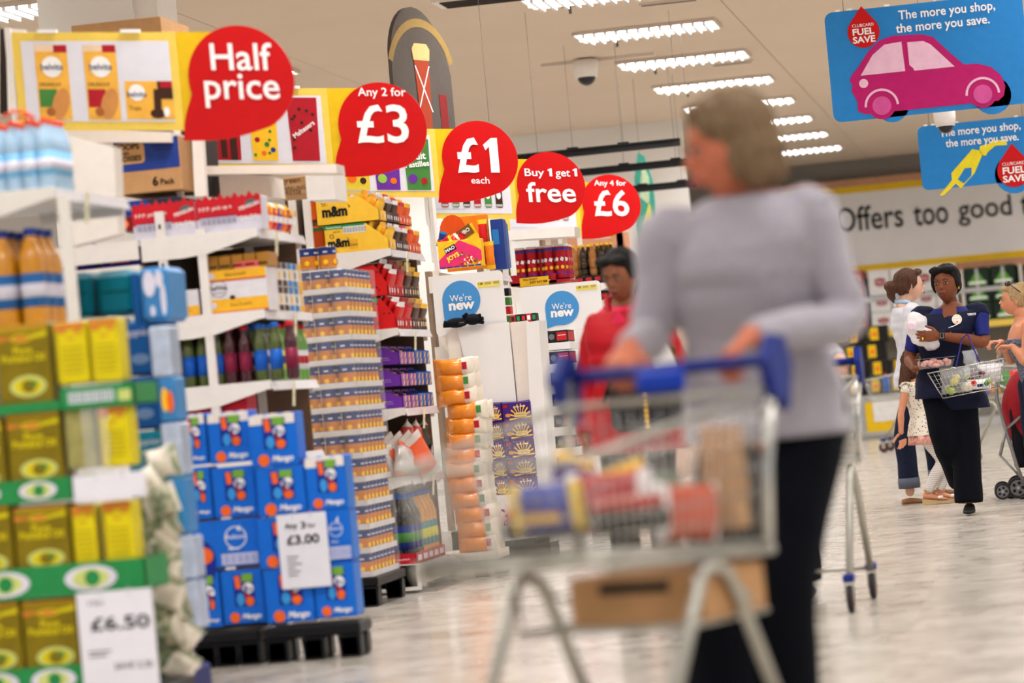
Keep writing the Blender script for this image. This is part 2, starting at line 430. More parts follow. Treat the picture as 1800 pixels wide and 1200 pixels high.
MB().box(.9, xe-xl, .05, .5, 0, .12, greysh).build('base', sh)

def case(name, w, h, d, base, fn, label, cat, group=None):
    mb = MB().box(0, w, 0, d, 0, h, base, bev=.006); fn(mb, FR((0, 0, 0)), w, h)
    return mb.build(name, label=label, cat=cat, group=group)
wbox = pm('white case card', (226, 222, 218)); rbox = pm('red case print', (150, 26, 30)); gbox = pm('black green case', (26, 44, 30)); lime = pm('lime print', (92, 164, 50))
def d_w(mb, fr, w, h): mb.ring(fr, w*.55, h*.52, w*.17, w*.22, rbox, n=14); mb.rect(fr, w*.3, h*.42, w*.8, h*.66, crimson); mb.text(fr, w*.55, h*.54, w*.4, inkw, 'STELLA', bold=.03, d=.004)
def d_r(mb, fr, w, h): mb.rect(fr, w*.1, h*.3, w*.9, h*.7, crimson, a=.12); mb.rect(fr, w*.2, h*.47, w*.8, h*.56, gold, .003, a=.12); mb.disc(fr, w*.75, h*.3, w*.1, gold)
def d_g(mb, fr, w, h): mb.poly(fr, [(w*.1, h*.1), (w*.9, h*.1), (w*.5, h*.85)], lime); mb.rect(fr, w*.44, h*.15, w*.56, h*.95, greysh, .003); mb.rect(fr, w*.15, h*.16, w*.85, h*.28, inkw, .004)
cw = case('beer_case', .32, .40, .4, wbox, d_w, 'x', 'box', 'white beer cases on the wall shelves'); cr = case('beer_case', .28, .22, .4, rbox, d_r, 'x', 'box', 'red beer cases on the wall shelves'); cg = case('beer_case', .37, .30, .4, gbox, d_g, 'x', 'box', 'green beer cases on the wall shelves')
def place(pr_, used, loc, lab):
    o = pr_ if not used[0] else dup(pr_)
    used[0] = 1; o.location = loc; o['label'] = lab; return o
uw, ur, ug = [0], [0], [0]
xc = PY(1530, 540, ysh).x
for c_ in range(4):
    place(cw, uw, (xc+c_*.335, ysh+.04, s1+.002), 'white beer case on the top wall shelf, %s from the left' % ORD[c_])
    for r_ in range(2): place(cw, uw, (xc+c_*.335, ysh+.04, s2+.002+r_*.27), 'white beer case on the yellow-edged shelf, %s from the left, %s' % (ORD[c_], ['lower', 'upper'][r_])).scale = (1, 1, .66)
for c_ in range(2):
    x = PY(1491, 540, ysh).x-.02-c_*.3
    for r_ in range(2): place(cr, ur, (x, ysh+.05, s1+.002+r_*.225), 'red beer case on the top wall shelf, %s column, %s' % (['right', 'left'][c_], ['lower', 'upper'][r_])).scale = (1, 1, .9)
    for r_ in range(3): place(cr, ur, (x, ysh+.05, s2+.002+r_*.205), 'red beer case on the yellow-edged shelf, %s column, %s from the bottom' % (['right', 'left'][c_], ORD[r_])).scale = (1, 1, .9)
xg = PY(1690, 520, ysh).x+.07
for c_ in range(2):
    place(cg, ug, (xg+c_*.39, ysh+.04, s1+.002), 'green and black beer case on the top wall shelf, %s' % ['left', 'right'][c_])
    for r_ in range(2): place(cg, ug, (xg+c_*.39, ysh+.04, s2+.002+r_*.285), 'green and black beer case on the yellow-edged shelf, %s column, %s' % (['left', 'right'][c_], ['lower', 'upper'][r_])).scale = (1, 1, .93)

# yellow and black display of boxed drinks in front of the back wall
YD = 48.0
ds = empty('promotion_bin', 'low grey and yellow bin by the back wall stacked with black and yellow boxes', 'display', loc=PZ(1495, 775))
dp = PZ(1495, 775); wd = 1.0; YD = dp.y
MB().box(0, wd, 0, .6, .12, .62, mat('bin grey', (168, 166, 166), .5)).build('bin_body', ds)
MB().box(.25, .8, -.03, -.002, .10, .52, yel).box(.36, .8, -.04, -.03, .24, .52, wbox).build('yellow_poster', ds)
for k, x in enumerate((.05, wd-.13)): MB().box(x, x+.08, .03, .57, 0, .12, black).build('foot', ds)
kb = pm('black carton', (28, 24, 22))
def d_k(mb, fr, w, h): mb.rect(fr, w*.08, h*.15, w*.5, h*.9, yel); mb.disc(fr, w*.3, h*.5, w*.12, orange, .003)
ck = case('drinks_carton', .27, .24, .4, kb, d_k, 'x', 'box', 'black and yellow cartons in the back bin'); uk = [0]
for r_ in range(4):
    for c_ in range(3 if r_ < 2 else 2):
        place(ck, uk, (dp.x+.04+c_*.30+(.05 if r_ % 2 else 0), dp.y+.08, .62+.002+r_*.245), 'black and yellow carton in the back bin, %s layer, %s from the left' % (ORD[r_], ORD[c_]))
# ================================================================ PRODUCTS: helpers
def wp(mb, name, parent, **k):                 # mesh given in world coordinates, hung under an unrotated thing
    L_ = parent.location; mb.v = [(a-L_.x, b-L_.y, c-L_.z) for a, b, c in mb.v]
    return mb.build(name, parent, **k)
def solo(mb, name, loc, label, cat, group=None):
    mb.v = [(a-loc[0], b-loc[1], c-loc[2]) for a, b, c in mb.v]
    o = mb.build(name, label=label, cat=cat, group=group); o.location = loc; return o
def NF(x, y, z): return FR((x, y, z))                         # near face frame (looks at -Y)
def RF(x, y, z): return FR((x, y, z), (0, 1, 0), (0, 0, 1))   # front face frame (looks at +X)

# ---------------------------------------------------------------- gondola ends
strip = mat('price strip', (206, 204, 210), .2, var=.04, scale=40)
ticket = mat('shelf ticket', (226, 222, 190), .35, var=.05, scale=60)
def shelf(par, zc, Y0, Y1, xf=GX, xb=None, drop=.035, droot=.10, tickets=(), xpost=None):
    """shelf board, two tapered side brackets and a sloping price strip ; zc = top surface"""
    xb = xb if xb is not None else xf-.55; xp = xpost if xpost is not None else xf-.36
    s = MB().box(xb, xf-.002, Y0+.006, Y1-.014, zc-.022, zc, white)
    for y in (Y0, Y1-.012):
        fr = FR((0, y, 0)); s.poly(fr, [(xb, zc-droot), (xp, zc-droot), (xp+.12, zc-droot*.9), (xf-.02, zc-drop), (xf, zc-drop), (xf, zc+.006), (xb, zc+.006)], white, 0, .004) if y == Y0 else s.box(xp, xf-.02, y, y+.01, zc-droot*.6, zc-.02, white)
    o = wp(s, 'shelf', par)
    p = MB(); w0 = V((xf+.002, Y0+.01, zc)); 
    fs = FR((xf+.012, Y0+.01, zc-.040), (0, 1, 0), V((-.35, 0, 1)))
    p.rect(fs, 0, 0, Y1-Y0-.02, .044, strip, 0, .006)
    wp(p, 'price_strip', par)
    for k, t in enumerate(tickets):
        q = MB(); ft = FR((xf+.03, Y0+t, zc-.005), (0, 1, 0), (.10, 0, 1)); q.rect(ft, 0, -.115, .055, 0, ticket, 0, .002); q.bars(ft, .012, -.07, .045, -.055, inkg, .002, 5); wp(q, 'hanging_ticket', par)
def post(par, x, Y, z0, z1, w=.04, slots=True, d=.028, m=white):
    p = MB().box(x-w/2, x+w/2, Y-.002, Y+d, z0, z1, m)
    if slots:
        fr = NF(x, Y-.002, 0); z = z0+.03
        while z < z1-.03: p.rect(fr, -.006, z, .006, z+.022, darkg, .001); z += .06
    wp(p, 'upright', par)

def gondola(k, label, zs, zbase, zpost, xposts, dark=None, tick=None, base=True, rear=True, dep=.55):
    Y0, Y1 = GY[k], GY[k]+1.0
    g = empty('gondola', label, 'shelving', loc=(GX-.5, Y0, 0))
    for i, z in enumerate(zs): shelf(g, z, Y0, Y1, xb=GX-dep, tickets=(tick or {}).get(i, ()))
    for q_, (x, s_) in enumerate(xposts): post(g, x, Y0+.006, .1, zpost if not isinstance(zpost, tuple) else zpost[q_], slots=s_)
    if isinstance(zpost, tuple): zpost = zpost[-1]
    if rear: post(g, xposts[0][0], Y1-.05, .1, zpost, slots=False)
    wp(MB().box(GX-dep-.03, GX-dep, Y0+.06, Y1-.02, .1, zpost, dark or mat('gondola back board', (150, 128, 108), .6)), 'back_panel', g)
    if k in (1, 2): wp(MB().box(GX-dep, GX-.04, Y1-.035, Y1-.02, zbase, zs[0]-.03, mat('end board', (112, 86, 70) if k == 1 else (70, 48, 40), .7)), 'end_board', g)
    if base:
        b = MB().box(GX-dep, GX-.02, Y0, Y1-.01, zbase-.12, zbase, white); b.box(GX-.55, GX-.02+.02, Y0, Y0+.03, zbase-.14, zbase+.004, white)
        wp(b, 'base_shelf', g)
        wp(MB().rect(FR((GX+.10, Y0+.02, zbase-.07), (0, 1, 0), (-.9, 0, .75)), 0, 0, .93, .10, strip, 0, .006), 'price_strip', g)
        wp(MB().box(GX-.50, GX-.08, Y0+.10, Y1-.08, .03, zbase-.12, cream), 'plinth', g)
        ft = MB()
        for x, y in ((GX-.12, Y0+.05), (GX-.12, Y1-.07), (GX-.48, Y0+.05)): ft.lathe([(.022, 0), (.022, .012), (.008, .02), (.008, zbase-.13)], (x, y, 0), white, 10)
        wp(ft, 'levelling_foot', g)
    return g
zc = lambda px_, py_, k: PY(px_, py_, GY[k]).z
xc_ = lambda px_, py_, k: PY(px_, py_, GY[k]).x
G1s = [zc(464, 401, 1), zc(476, 544, 1), zc(487, 669, 1), zc(498, 800, 1)]
G2s = [zc(705, 436, 2), zc(717, 576, 2), zc(731, 716, 2), zc(742, 837, 2)]
g0s = [zc(97, 330, 0)]
# G0
g0 = gondola(0, 'white end-of-aisle shelf unit nearest the camera, with water bottles on top', [g0s[0], zc(90, 572, 0)], .18, g0s[0]-.03, [(xc_(115, 420, 0)-.0, False)], tick={0: (.30,)}, rear=False)
g1 = gondola(1, 'white end-of-aisle shelf unit holding the white and red biscuit cases on top', G1s, .2, (zc(352, 402, 1), zc(276, 372, 1)), [(xc_(352, 420, 1), False), (xc_(283, 430, 1), True)], tick={0: (.25,), 1: (.5,), 2: (.33,)}, dark=mat('dark board', (84, 66, 54), .7))
for z in G1s[:3]+[PY(100, 481, GY[1]).z]: # side run going left of the end unit
    s = MB().box(xc_(80, 430, 1)-.35, GX-.56, GY[1]+.02, GY[1]+.6, z-.022, z, white); s.box(xc_(80, 430, 1)-.35, GX-.565, GY[1]+.0, GY[1]+.015, z-.085, z+.004, white); wp(s, 'side_shelf', g1)
g2 = gondola(2, 'white end-of-aisle shelf unit holding the yellow sweet cases on top', G2s, zc(754, 990, 2), zc(690, 300, 2), [(GX-.45, False), (GX-.53, False)], tick={0: (.32,), 1: (.35,), 2: (.4,), 3: (.5,)}, dark=mat('dark board', (84, 66, 54), .7))
g3 = gondola(3, 'white end-of-aisle shelf unit behind the first blank white display bin', [zc(880, 476, 3), zc(890, 600, 3)], .2, zc(765, 475, 3), [(GX-.33, False)], dep=.38)
g4 = gondola(4, 'white end-of-aisle shelf unit with red crisp tubes on top', [zc(1000, 500, 4), zc(1008, 610, 4)], .2, zc(905, 430, 4), [(GX-.36, False), (GX-.5, False)])
G5s = [zc(1070, 497, 5), zc(1075, 527, 5), zc(1078, 567, 5), zc(1080, 603, 5)]
g5 = gondola(5, 'farthest white end-of-aisle shelf unit holding the cola bottles', [zc(1070, 497, 5), zc(1075, 527, 5), zc(1078, 567, 5), zc(1080, 603, 5)], .2, zc(1000, 340, 5), [(GX-.36, False), (GX-.5, False)])
# upper white header panels and sheets painted dark as shaded gaps, high storage behind the signs
hd = empty('high_storage', 'white panels and boards of the overhead storage behind the half price sign', 'shelving', loc=(-6, 15.9, 1.5))
def panel(pts, Y, m, th=.02, name='panel', par=hd, label=None):
    f = FR((0, Y, 0)); q = [XZ(x, y, Y) for x, y in pts]
    return wp(MB().poly(f, q, m, 0, th), name, par, label=label)
shade = mat('white header board', (226, 216, 206), .5, var=.02)
panel([(90, 232), (200, 258), (208, 412), (112, 436), (96, 330)], 13.6, shade, .12)
panel([(305, 60), (340, 60), (352, 340), (318, 340)], 16.2, darkg, .4, label='dark sheet painted as a shaded gap')  # sheet coloured dark to stand for the shade in the gap
panel([(296, 60), (308, 60), (322, 345), (311, 345)], 16.1, white)
panel([(334, 180), (352, 178), (362, 345), (342, 345)], 16.0, white, .05)
panel([(60, 225), (300, 232), (300, 250), (60, 250)], 15.9, shade, .3)
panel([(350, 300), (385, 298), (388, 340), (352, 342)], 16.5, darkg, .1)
panel([(384, 302), (474, 310), (478, 345), (388, 348)], 16.3, shade, .3)
panel([(350, 292), (590, 288), (592, 304), (350, 306)], 16.2, shade, .2)
panel([(536, 300), (585, 298), (590, 350), (540, 352)], 17.2, white, .3)
panel([(10, 50), (42, 52), (55, 200), (14, 200)], 15.6, white, .05)
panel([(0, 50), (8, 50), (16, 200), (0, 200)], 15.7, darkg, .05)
panel([(892, 405), (1010, 398), (1010, 415), (895, 422)], 24.6, white, .3)

def bxpx(x0, y0, x1, y1, Y):       # bottom-left pixel, top-right pixel on plane Y -> X0,Z0,X1,Z1 (roll corrected)
    a = PY(x0, y0, Y); b = PY(x1, y1, Y); return a.x, a.z, b.x, b.z
# big kraft stock boxes on top
navyb = pm('box blue', (36, 62, 140))
def stock(x0, y0, x1, y1, Y, dep, fn, label, base=kraft):
    a = bxpx(x0, y0, x1, y1, Y); w, h = a[2]-a[0], a[3]-a[1]
    mb = MB().box(0, w, 0, dep, 0, h, base, bev=.004); fn(mb, FR((0, 0, 0)), w, h)
    o = mb.build('stock_box', label=label, cat='box'); o.location = (a[0], Y, a[1]); return o
def f1(mb, fr, w, h):
    mb.rect(fr, 0, 0, w, h*.52, navyb); mb.rect(FR((w, 0, 0), (0, 1, 0), (0, 0, 1)), 0, 0, .5, h*.52, navyb)
    mb.text(fr, w*.08, h*.8, w*.12, inkk, '25440'); mb.text(fr, w*.78, h*.8, w*.38, inkk, '18 x (6x18g) Packs', bold=0); mb.rect(fr, w*.7, h*.36, w*.92, h*.48, inkk, .002); mb.rect(fr, w*.71, h*.37, w*.91, h*.47, navyb, .003)
stock(143, 250, 282, 28, 17.6, .6, f1, 'brown and blue stock box on top of the overhead storage, highest box')
def f2(mb, fr, w, h):
    mb.rect(fr, 0, h*.42, w, h, navyb); 
    mb.rrect(fr, w*-.02, h*.56, w*.47, h*.95, .02, pm('tan print', (196, 150, 100)), .002)
    for t, x, y, ww in (('HOOPS', .2, .88, .40), ('AND', .16, .76, .16), ('CROSSES', .20, .66, .44)): mb.text(fr, w*x, h*y, w*ww, inkk, t, bold=.03, d=.004)
    mb.text(fr, w*.75, h*.93, w*.36, inkk, 'Cheese', bold=.01); mb.text(fr, w*.75, h*.84, w*.34, inkk, 'FLAVOUR BAKED', bold=0); mb.text(fr, w*.75, h*.78, w*.28, inkk, 'CORN SNACKS', bold=0)
    mb.text(fr, w*.60, h*.2, w*.09, inkk, '6', bold=.03); mb.text(fr, w*.79, h*.18, w*.22, inkk, 'Pack', bold=.02)
stock(207, 344, 312, 238, 15.95, .5, f2, 'brown and blue stock box printed 6 Pack, behind the half price sign')
stock(209, 382, 313, 345, 15.95, .5, lambda mb, fr, w, h: mb.rect(fr, 0, 0, w*.5, h, navyb), 'dark stock box under the 6 Pack box', base=pm('dusty dark box', (44, 42, 60)))
stock(213, 408, 232, 380, 15.9, .4, lambda mb, fr, w, h: mb.disc(fr, w*.4, h*.5, w*.3, orange), 'small dark red box left of the white and red biscuit cases', base=pm('wine red', (120, 22, 26)))
def f3(mb, fr, w, h): mb.text(fr, w*.5, h*.72, w*.6, inkk, 'green', bold=0); mb.text(fr, w*.5, h*.38, w*.9, inkk, 'SPARKLING', bold=0); mb.text(fr, w*.5, h*.15, w*.6, inkk, 'PRESSE', bold=0)
stock(488, 346, 538, 308, 17.3, .4, f3, 'brown sparkling presse stock box behind the sweet cases')
stock(474, 347, 492, 318, 17.4, .4, lambda *a: None, 'plain brown box beside the sparkling presse box')

# ---------------------------------------------------------------- promotion flags
def bubble_pts(cx, cy, r, tx, ty):
    """speech-bubble outline: circle with a tail running down to (tx,ty)"""
    pts = []; 
    a_l = math.radians(196); a_r = math.radians(-62)
    n = 40
    for k in range(n+1):
        a = a_r + (a_l-a_r)*k/n; pts.append((cx+r*math.cos(a), cy+r*math.sin(a)))
    L0 = pts[-1]; R0 = pts[0]
    for k in range(1, 6):
        t = k/6; pts.append((L0[0]*(1-t)+tx*t - r*.06*math.sin(PI*t) + r*.02, L0[1]*(1-t)+ty*t))
    pts.append((tx, ty))
    for k in range(1, 8):
        t = k/8; pts.append((tx*(1-t)+R0[0]*t, ty*(1-t)+R0[1]*t - r*.10*math.sin(PI*t)))
    return pts
def flag(i, Y, panelpx, bub, tail, texts, label, arts, dz=0):
    (xl_, yt), (xr_, yb_) = panelpx
    a = PY(xl_, yb_, Y); rpx = bub[2]*Y/FPX
    t = empty('promotion_flag', label, 'sign', 'promotion flags along the shelf ends', loc=(a.x, Y, a.z))
    DR = -.104                                            # the flags droop a little towards their free end
    f = FR((a.x, Y, a.z), (1, 0, DR), (0, 0, 1), raw=True)
    def L2(x, y): p = PY(x, y, Y); u_ = p.x-a.x; return u_, p.z-a.z-u_*DR
    ht = L2(xl_, yt)[1]; pe = L2(xr_, yb_)[0]; xb_, zb_ = L2(bub[0], bub[1]); bo = ht*.09
    wp(MB().rect(f, 0, 0, xb_, ht, yel, 0, .006).rect(f, 0, 0, pe-bo*.2, ht, yelp, .002), 'yellow_panel', t)
    wp(MB().rect(f, bo, bo, pe-bo*1.1, ht-bo, paper, .004), 'picture_sheet', t)
    am = MB(); fa = FR(f.p(bo, bo, .005), f.ex, f.ey, raw=True); arts(am, fa, pe-bo*2.1, ht-2*bo); wp(am, 'product_picture', t)
    for q in (.22, .72): wp(MB().rect(f, pe*q-.045, ht-.004, pe*q+.045, ht+.012, inkw, .014, .024), 'clip', t)
    mb = MB().poly(f, bubble_pts(xb_, zb_, rpx, *L2(*tail)), red, .012, .006)
    for s, px_, py_, wpx, hpx, bo_ in texts:
        p = L2(px_, py_); w_, h_ = wpx*Y/FPX, hpx*Y/FPX
        if s == '1': mb.poly(f, [(p[0]-w_*.1, p[1]-h_/2), (p[0]+w_/2, p[1]-h_/2), (p[0]+w_/2, p[1]+h_/2), (p[0]+w_*.08, p[1]+h_/2), (p[0]-w_/2, p[1]+h_*.30), (p[0]-w_*.36, p[1]+h_*.14), (p[0]-w_*.1, p[1]+h_*.25)], inkw, .016)
        else: mb.text(f, *p, w_, inkw, s, h=h_, bold=bo_, d=.016)
    wp(mb, 'bubble', t, label='red speech bubble with white lettering')
    wp(MB().rect(f, -.03, -.05, -.004, ht+.02, white, .01, .03), 'holder_rail', t)
    wp(MB().box(a.x-.02, a.x+.02, Y+.02, Y+.05, (0 if i == 4 else a.z-.32), a.z+ht*.6, white), 'support_arm', t)
    return t
bisc = pm('biscuit tan', (206, 140, 76)); leafg = pm('leaf green', (70, 130, 60)); tanbox = pm('breakfast yellow', (240, 180, 70))
def art_half(mb, f, w, h):
    for k, c_ in ((.09, leafg), (.42-.0, crimson)):
        x = w*k; mb.rect(f, x, h*.02, x+w*.22, h*.95, tanbox); mb.rect(f, x, h*.87, x+w*.22, h*.95, pm('pack cream', (236, 206, 170)), .002); mb.rect(f, x+w*.13, h*.86, x+w*.22, h*.95, crimson, .003)
        mb.disc(f, x+w*.11, h*.68, w*.07, inkw, .003); mb.text(f, x+w*.11, h*.68, w*.15, navy, 'belvita', d=.005, bold=.01)
        mb.text(f, x+w*.09, h*.46, w*.15, brown, 'CRUNCHY', d=.004, bold=.01); mb.rect(f, x+w*.01, h*.18, x+w*.13, h*.4, c_, .003); mb.disc(f, x+w*.15, h*.22, w*.055, bisc, .004, ry=h*.2, a=-.3); mb.disc(f, x+w*.08, h*.12, w*.03, pm('hazel', (170, 100, 50)), .005)
    x = w*.73-.0; mb.rect(f, w*.68, h*.03, w*1.0, h*.5, tanbox); mb.rect(f, w*.90, h*.28, w*1.0, h*.5, brown, .003); mb.rect(f, w*.92, h*.42, w*1.0, h*.5, crimson, .004); mb.disc(f, w*.76, h*.36, w*.055, inkw, .003); mb.text(f, w*.76, h*.34, w*.13, navy, 'belvita', d=.005, bold=.01); mb.text(f, w*.74, h*.16, w*.08, brown, 'Tops', d=.005, bold=0)
    mb.rect(f, w*.87, h*.1, w*.92, h*.4, brown, .005, a=-.05); mb.disc(f, w*.89, h*.1, w*.05, brown, .0045, ry=h*.06); mb.disc(f, w*.95, h*.12, w*.02, inkw, .005, ry=h*.06)
def bag_(mb, f, x, y, w, h, c, t=None, tc=inkw, ta=0, dots=None):
    mb.poly(f, [(x+w*.05, y), (x+w*.95, y), (x+w, y+h), (x, y+h)], c, .002)
    if dots:
        rr = random.Random(int(x*1e4))
        for k in range(9): mb.disc(f, x+w*rr.uniform(.12, .88), y+h*rr.uniform(.06, .92), w*.06, dots, .003, n=8)
    if t: mb.text(f, x+w*.5, y+h*.5, w*.85, tc, t, d=.005, a=ta, bold=.02)
def art_3(mb, f, w, h):
    bag_(mb, f, w*.02, h*.05, w*.26, h*.8, crimson); mb.rect(f, w*.10, h*.08, w*.15, h*.7, brown, .004); mb.rect(f, w*.18, h*.05, w*.24, h*.7, brown, .004); mb.text(f, w*.15, h*.66, w*.2, inkw, 'Aero', d=.006)
    bag_(mb, f, w*.36, h*.04, w*.24, h*.84, gold, dots=leafg); mb.text(f, w*.48, h*.68, w*.22, inkk, 'MMMM', d=.006, a=.1, bold=.04)
    for q, (cx_, cy_, c_) in enumerate(((.42, .35, crimson), (.50, .28, leafg), (.55, .2, navyb), (.47, .15, orange))): mb.disc(f, w*cx_, h*cy_, w*.022, c_, .004, n=10)
    bag_(mb, f, w*.70, h*.04, w*.26, h*.93, crimson, 'Maltesers', inkw, .6, dots=brown)
def art_1(mb, f, w, h):
    for k, c_ in enumerate((pm('yolk', (226, 200, 60)), purple, leafg)):
        bag_(mb, f, w*(.04+.33*k), h*.02, w*.28, h*.9, c_); mb.disc(f, w*(.12+.33*k), h*.22, w*.05, [orange, pm('lime', (150, 200, 70)), purple][k], .004, n=12); mb.disc(f, w*(.24+.33*k), h*.18, w*.035, [brown, orange, crimson][k], .004, n=12)
    mb.text(f, w*.84, h*.62, w*.2, inkw, 'Fruit', d=.006, bold=.03, a=.1); mb.text(f, w*.84, h*.48, w*.26, inkw, 'Pastilles', d=.006, bold=.03, a=.1); mb.text(f, w*.50, h*.6, w*.2, inkw, 'Fruit', d=.006, bold=.03, a=.1)
def art_can(cs, n, y0):
    def fn(mb, f, w, h):
        for k in range(n):
            x = w*(.10+.84*k/n); c_ = cs[k % len(cs)]; mb.rrect(f, x, h*y0, x+w*.09, h*.95, w*.02, c_, .002); mb.disc(f, x+w*.045, h*(y0+.25), w*.03, inkw, .003, n=10, ry=h*.08); mb.rect(f, x+w*.005, h*(y0+.02), x+w*.085, h*(y0+.07), greysh, .003)
        mb.rect(f, w*.02, h*.08, w*.4, h*.085, inkg, .003)
    return fn
flag(0, 15.16, ((35, 57), (327, 229)), (425, 139, 97), (324, 247), (('Half', 425, 100, 113, 50, .012), ('price', 427, 160, 138, 62, .012)), 'Half price flag with a large red bubble and three breakfast biscuit pictures, biggest and leftmost', art_half)
flag(1, 18.30, ((360, 155), (590, 300)), (673, 223, 80), (589, 310), (('Any 2 for', 672, 164, 87, 20, .012), ('£3', 673, 218, 94, 70, .015)), 'flag with red bubble reading Any 2 for 3 pounds and chocolate bag pictures', art_3)
flag(2, 21.50, ((592, 226), (777, 346)), (844, 279, 68), (771, 356), (('£', 823, 273, 40, 64, .03), ('1', 864, 273, 26, 62, 0), ('each', 845, 317, 33, 12, .012)), 'flag with red bubble reading 1 pound each and fruit sweet pictures', art_1)
flag(3, 24.62, ((756, 279), (912, 384)), (969, 327, 61), (908, 392), (('Buy', 940, 305, 35, 18, .012), ('1', 967, 303, 8, 14, 0), ('get', 990, 307, 26, 16, .012), ('1', 1011, 303, 8, 14, 0), ('free', 969, 338, 88, 36, .015)), 'flag with red bubble reading Buy 1 get 1 free', art_can([crimson, leafg, brown], 6, .12))
flag(4, 27.90, ((890, 320), (1025, 415)), (1075, 358, 52), (1023, 420), (('Any 4 for', 1073, 323, 57, 13, .012), ('£6', 1075, 357, 62, 47, .015)), 'flag with red bubble reading Any 4 for 6 pounds, smallest and farthest', art_can([inkk, leafg, pm('rust', (140, 50, 40))], 6, .25))

# hanging blue signs
def hsign(corner_px, Y, label, fn, extra):
    (x0, y0), (x1, y1) = corner_px      # bottom-left and top-right
    a = PY(x0, y0, Y); b = PY(x1, y1, Y); w, h = b.x-a.x, b.z-a.z
    t = empty('hanging_sign', label, 'sign', loc=(a.x, Y, a.z))
    f = FR((0, 0, 0)); MB().rrect(f, 0, 0, w, h, .05, blue, 0, .012).build('board', t)
    fn(t, f, w, h)
    for q in (.07, .13, .32, .8): MB().box(w*q-.015, w*q+.015, -.004, .016, h, h+.012, inkw).build('hook_clip', t)
    for q in (.1, .85): MB().tube([(w*q, .006, h), (w*q, .006, CE-a.z)], .002, wr, n=5).build('hanging_wire', t)
    return t
mag = pm('magenta', (182, 22, 104)); pinkl = pm('pale pink', (232, 190, 214)); pinkm = pm('mid pink', (206, 84, 152))
def drop(mb, f, cx, cy, r, c, d):
    pts = [(cx+r*math.cos(a), cy+r*math.sin(a)) for a in [math.radians(-215+250*k/24) for k in range(25)]]
    pts += [(cx+r*.45, cy+r*1.05), (cx, cy+r*1.62), (cx-r*.45, cy+r*1.05)]
    mb.poly(f, pts, c, d, .004)
def droptext(m_, f, cx, cy, r):
    m_.text(f, cx, cy+r*.42, r*1.35, inkw, 'CLUBCARD', bold=.005, d=.012); m_.text(f, cx, cy+r*.02, r*1.35, inkw, 'FUEL', h=r*.42, bold=.03, d=.012); m_.text(f, cx, cy-r*.48, r*1.4, inkw, 'SAVE', h=r*.42, bold=.03, d=.012)
def sgn1(t, f, w, h):
    u = w/345.0        # one photo pixel on the board
    P = lambda x, y: (x*u, h-y*u)
    for cx_, r_ in ((104, 29), (278, 33)): MB().disc(f, *P(cx_, 174), r_*u, blue, 0, th=.012).build('board_lobe', t)
    m_ = MB(); drop(m_, f, *P(66, 40), 28*u, red, .008); droptext(m_, f, *P(66, 40), 28*u); m_.build('red_drop', t)
    m_ = MB(); m_.text(f, *P(213, 20), 168*u, inkw, 'The more you shop,', h=21*u, bold=.018, d=.006); m_.build('lettering', t); m_ = MB(); m_.text(f, *P(204, 43), 163*u, inkw, 'the more you save.', h=21*u, bold=.018, d=.006); m_.build('lettering', t)
    m_ = MB(); body = [(48, 158), (40, 140), (42, 128), (38, 121), (42, 112), (54, 100), (74, 74), (96, 56), (120, 50), (170, 53), (190, 60), (214, 88), (238, 113), (262, 114), (284, 122), (300, 138), (306, 158), (302, 174), (292, 182), (60, 182), (48, 176)]
    m_.poly(f, [P(x-4, y+2) for x, y in body], mag, .004)
    m_.poly(f, [P(x-4, y+2) for x, y in ((58, 114), (82, 80), (104, 64), (134, 62), (136, 114))], pinkl, .006)
    m_.poly(f, [P(x-4, y+2) for x, y in ((144, 64), (172, 65), (184, 72), (222, 115), (152, 115), (150, 110), (144, 104))], pinkl, .006)
    m_.disc(f, *P(58, 130), 8*u, pinkl, .006)
    for cx_, cy_ in ((86, 172), (262, 170)):
        m_.ring(f, *P(cx_, cy_), 26*u, 30*u, pinkl, .006, 0, 180); m_.disc(f, *P(cx_, cy_), 24*u, mag, .007); m_.disc(f, *P(cx_, cy_), 16.5*u, pinkm, .009)
    m_.build('car_picture', t)
hsign(((1466, 216), (1796, -14)), 21.2, 'large blue hanging sign with a magenta car picture', sgn1, None)
def sgn2(t, f, w, h):
    u = w/215.0; P = lambda x, y: (x*u, h-y*u)
    m_ = MB(); m_.disc(f, *P(160, 98), 34*u, blue, 0, th=.012); m_.build('board_lobe', t)
    m_ = MB(); drop(m_, f, *P(160, 92), 29*u, red, .008); droptext(m_, f, *P(160, 92), 29*u); m_.build('red_drop', t)
    m_ = MB(); m_.text(f, *P(108, 17), 140*u, inkw, 'The more you shop,', h=18*u, bold=.018, d=.006); m_.build('lettering', t); m_ = MB(); m_.text(f, *P(110, 36), 126*u, inkw, 'the more you save.', h=18*u, bold=.018, d=.006); m_.build('lettering', t)
    m_ = MB(); Yl = pm('nozzle yellow', (232, 214, 40))
    for q in ([(28, 123), (52, 98), (52, 86), (92, 48), (106, 52), (107, 62), (92, 90), (66, 114), (58, 105), (36, 123)], [(104, 50), (106, 44), (120, 42), (130, 36), (152, 38), (152, 47), (132, 46), (118, 56), (114, 62), (106, 60)]): m_.poly(f, [P(*k) for k in q], Yl, .004)
    m_.poly(f, [P(*k) for k in [(62, 98), (76, 80), (88, 80), (86, 94), (72, 106)]], blue, .006)
    m_.build('fuel_nozzle_picture', t)
hsign(((1622, 335), (1830, 201)), 27.0, 'smaller blue hanging sign with a yellow fuel nozzle picture', sgn2, None)

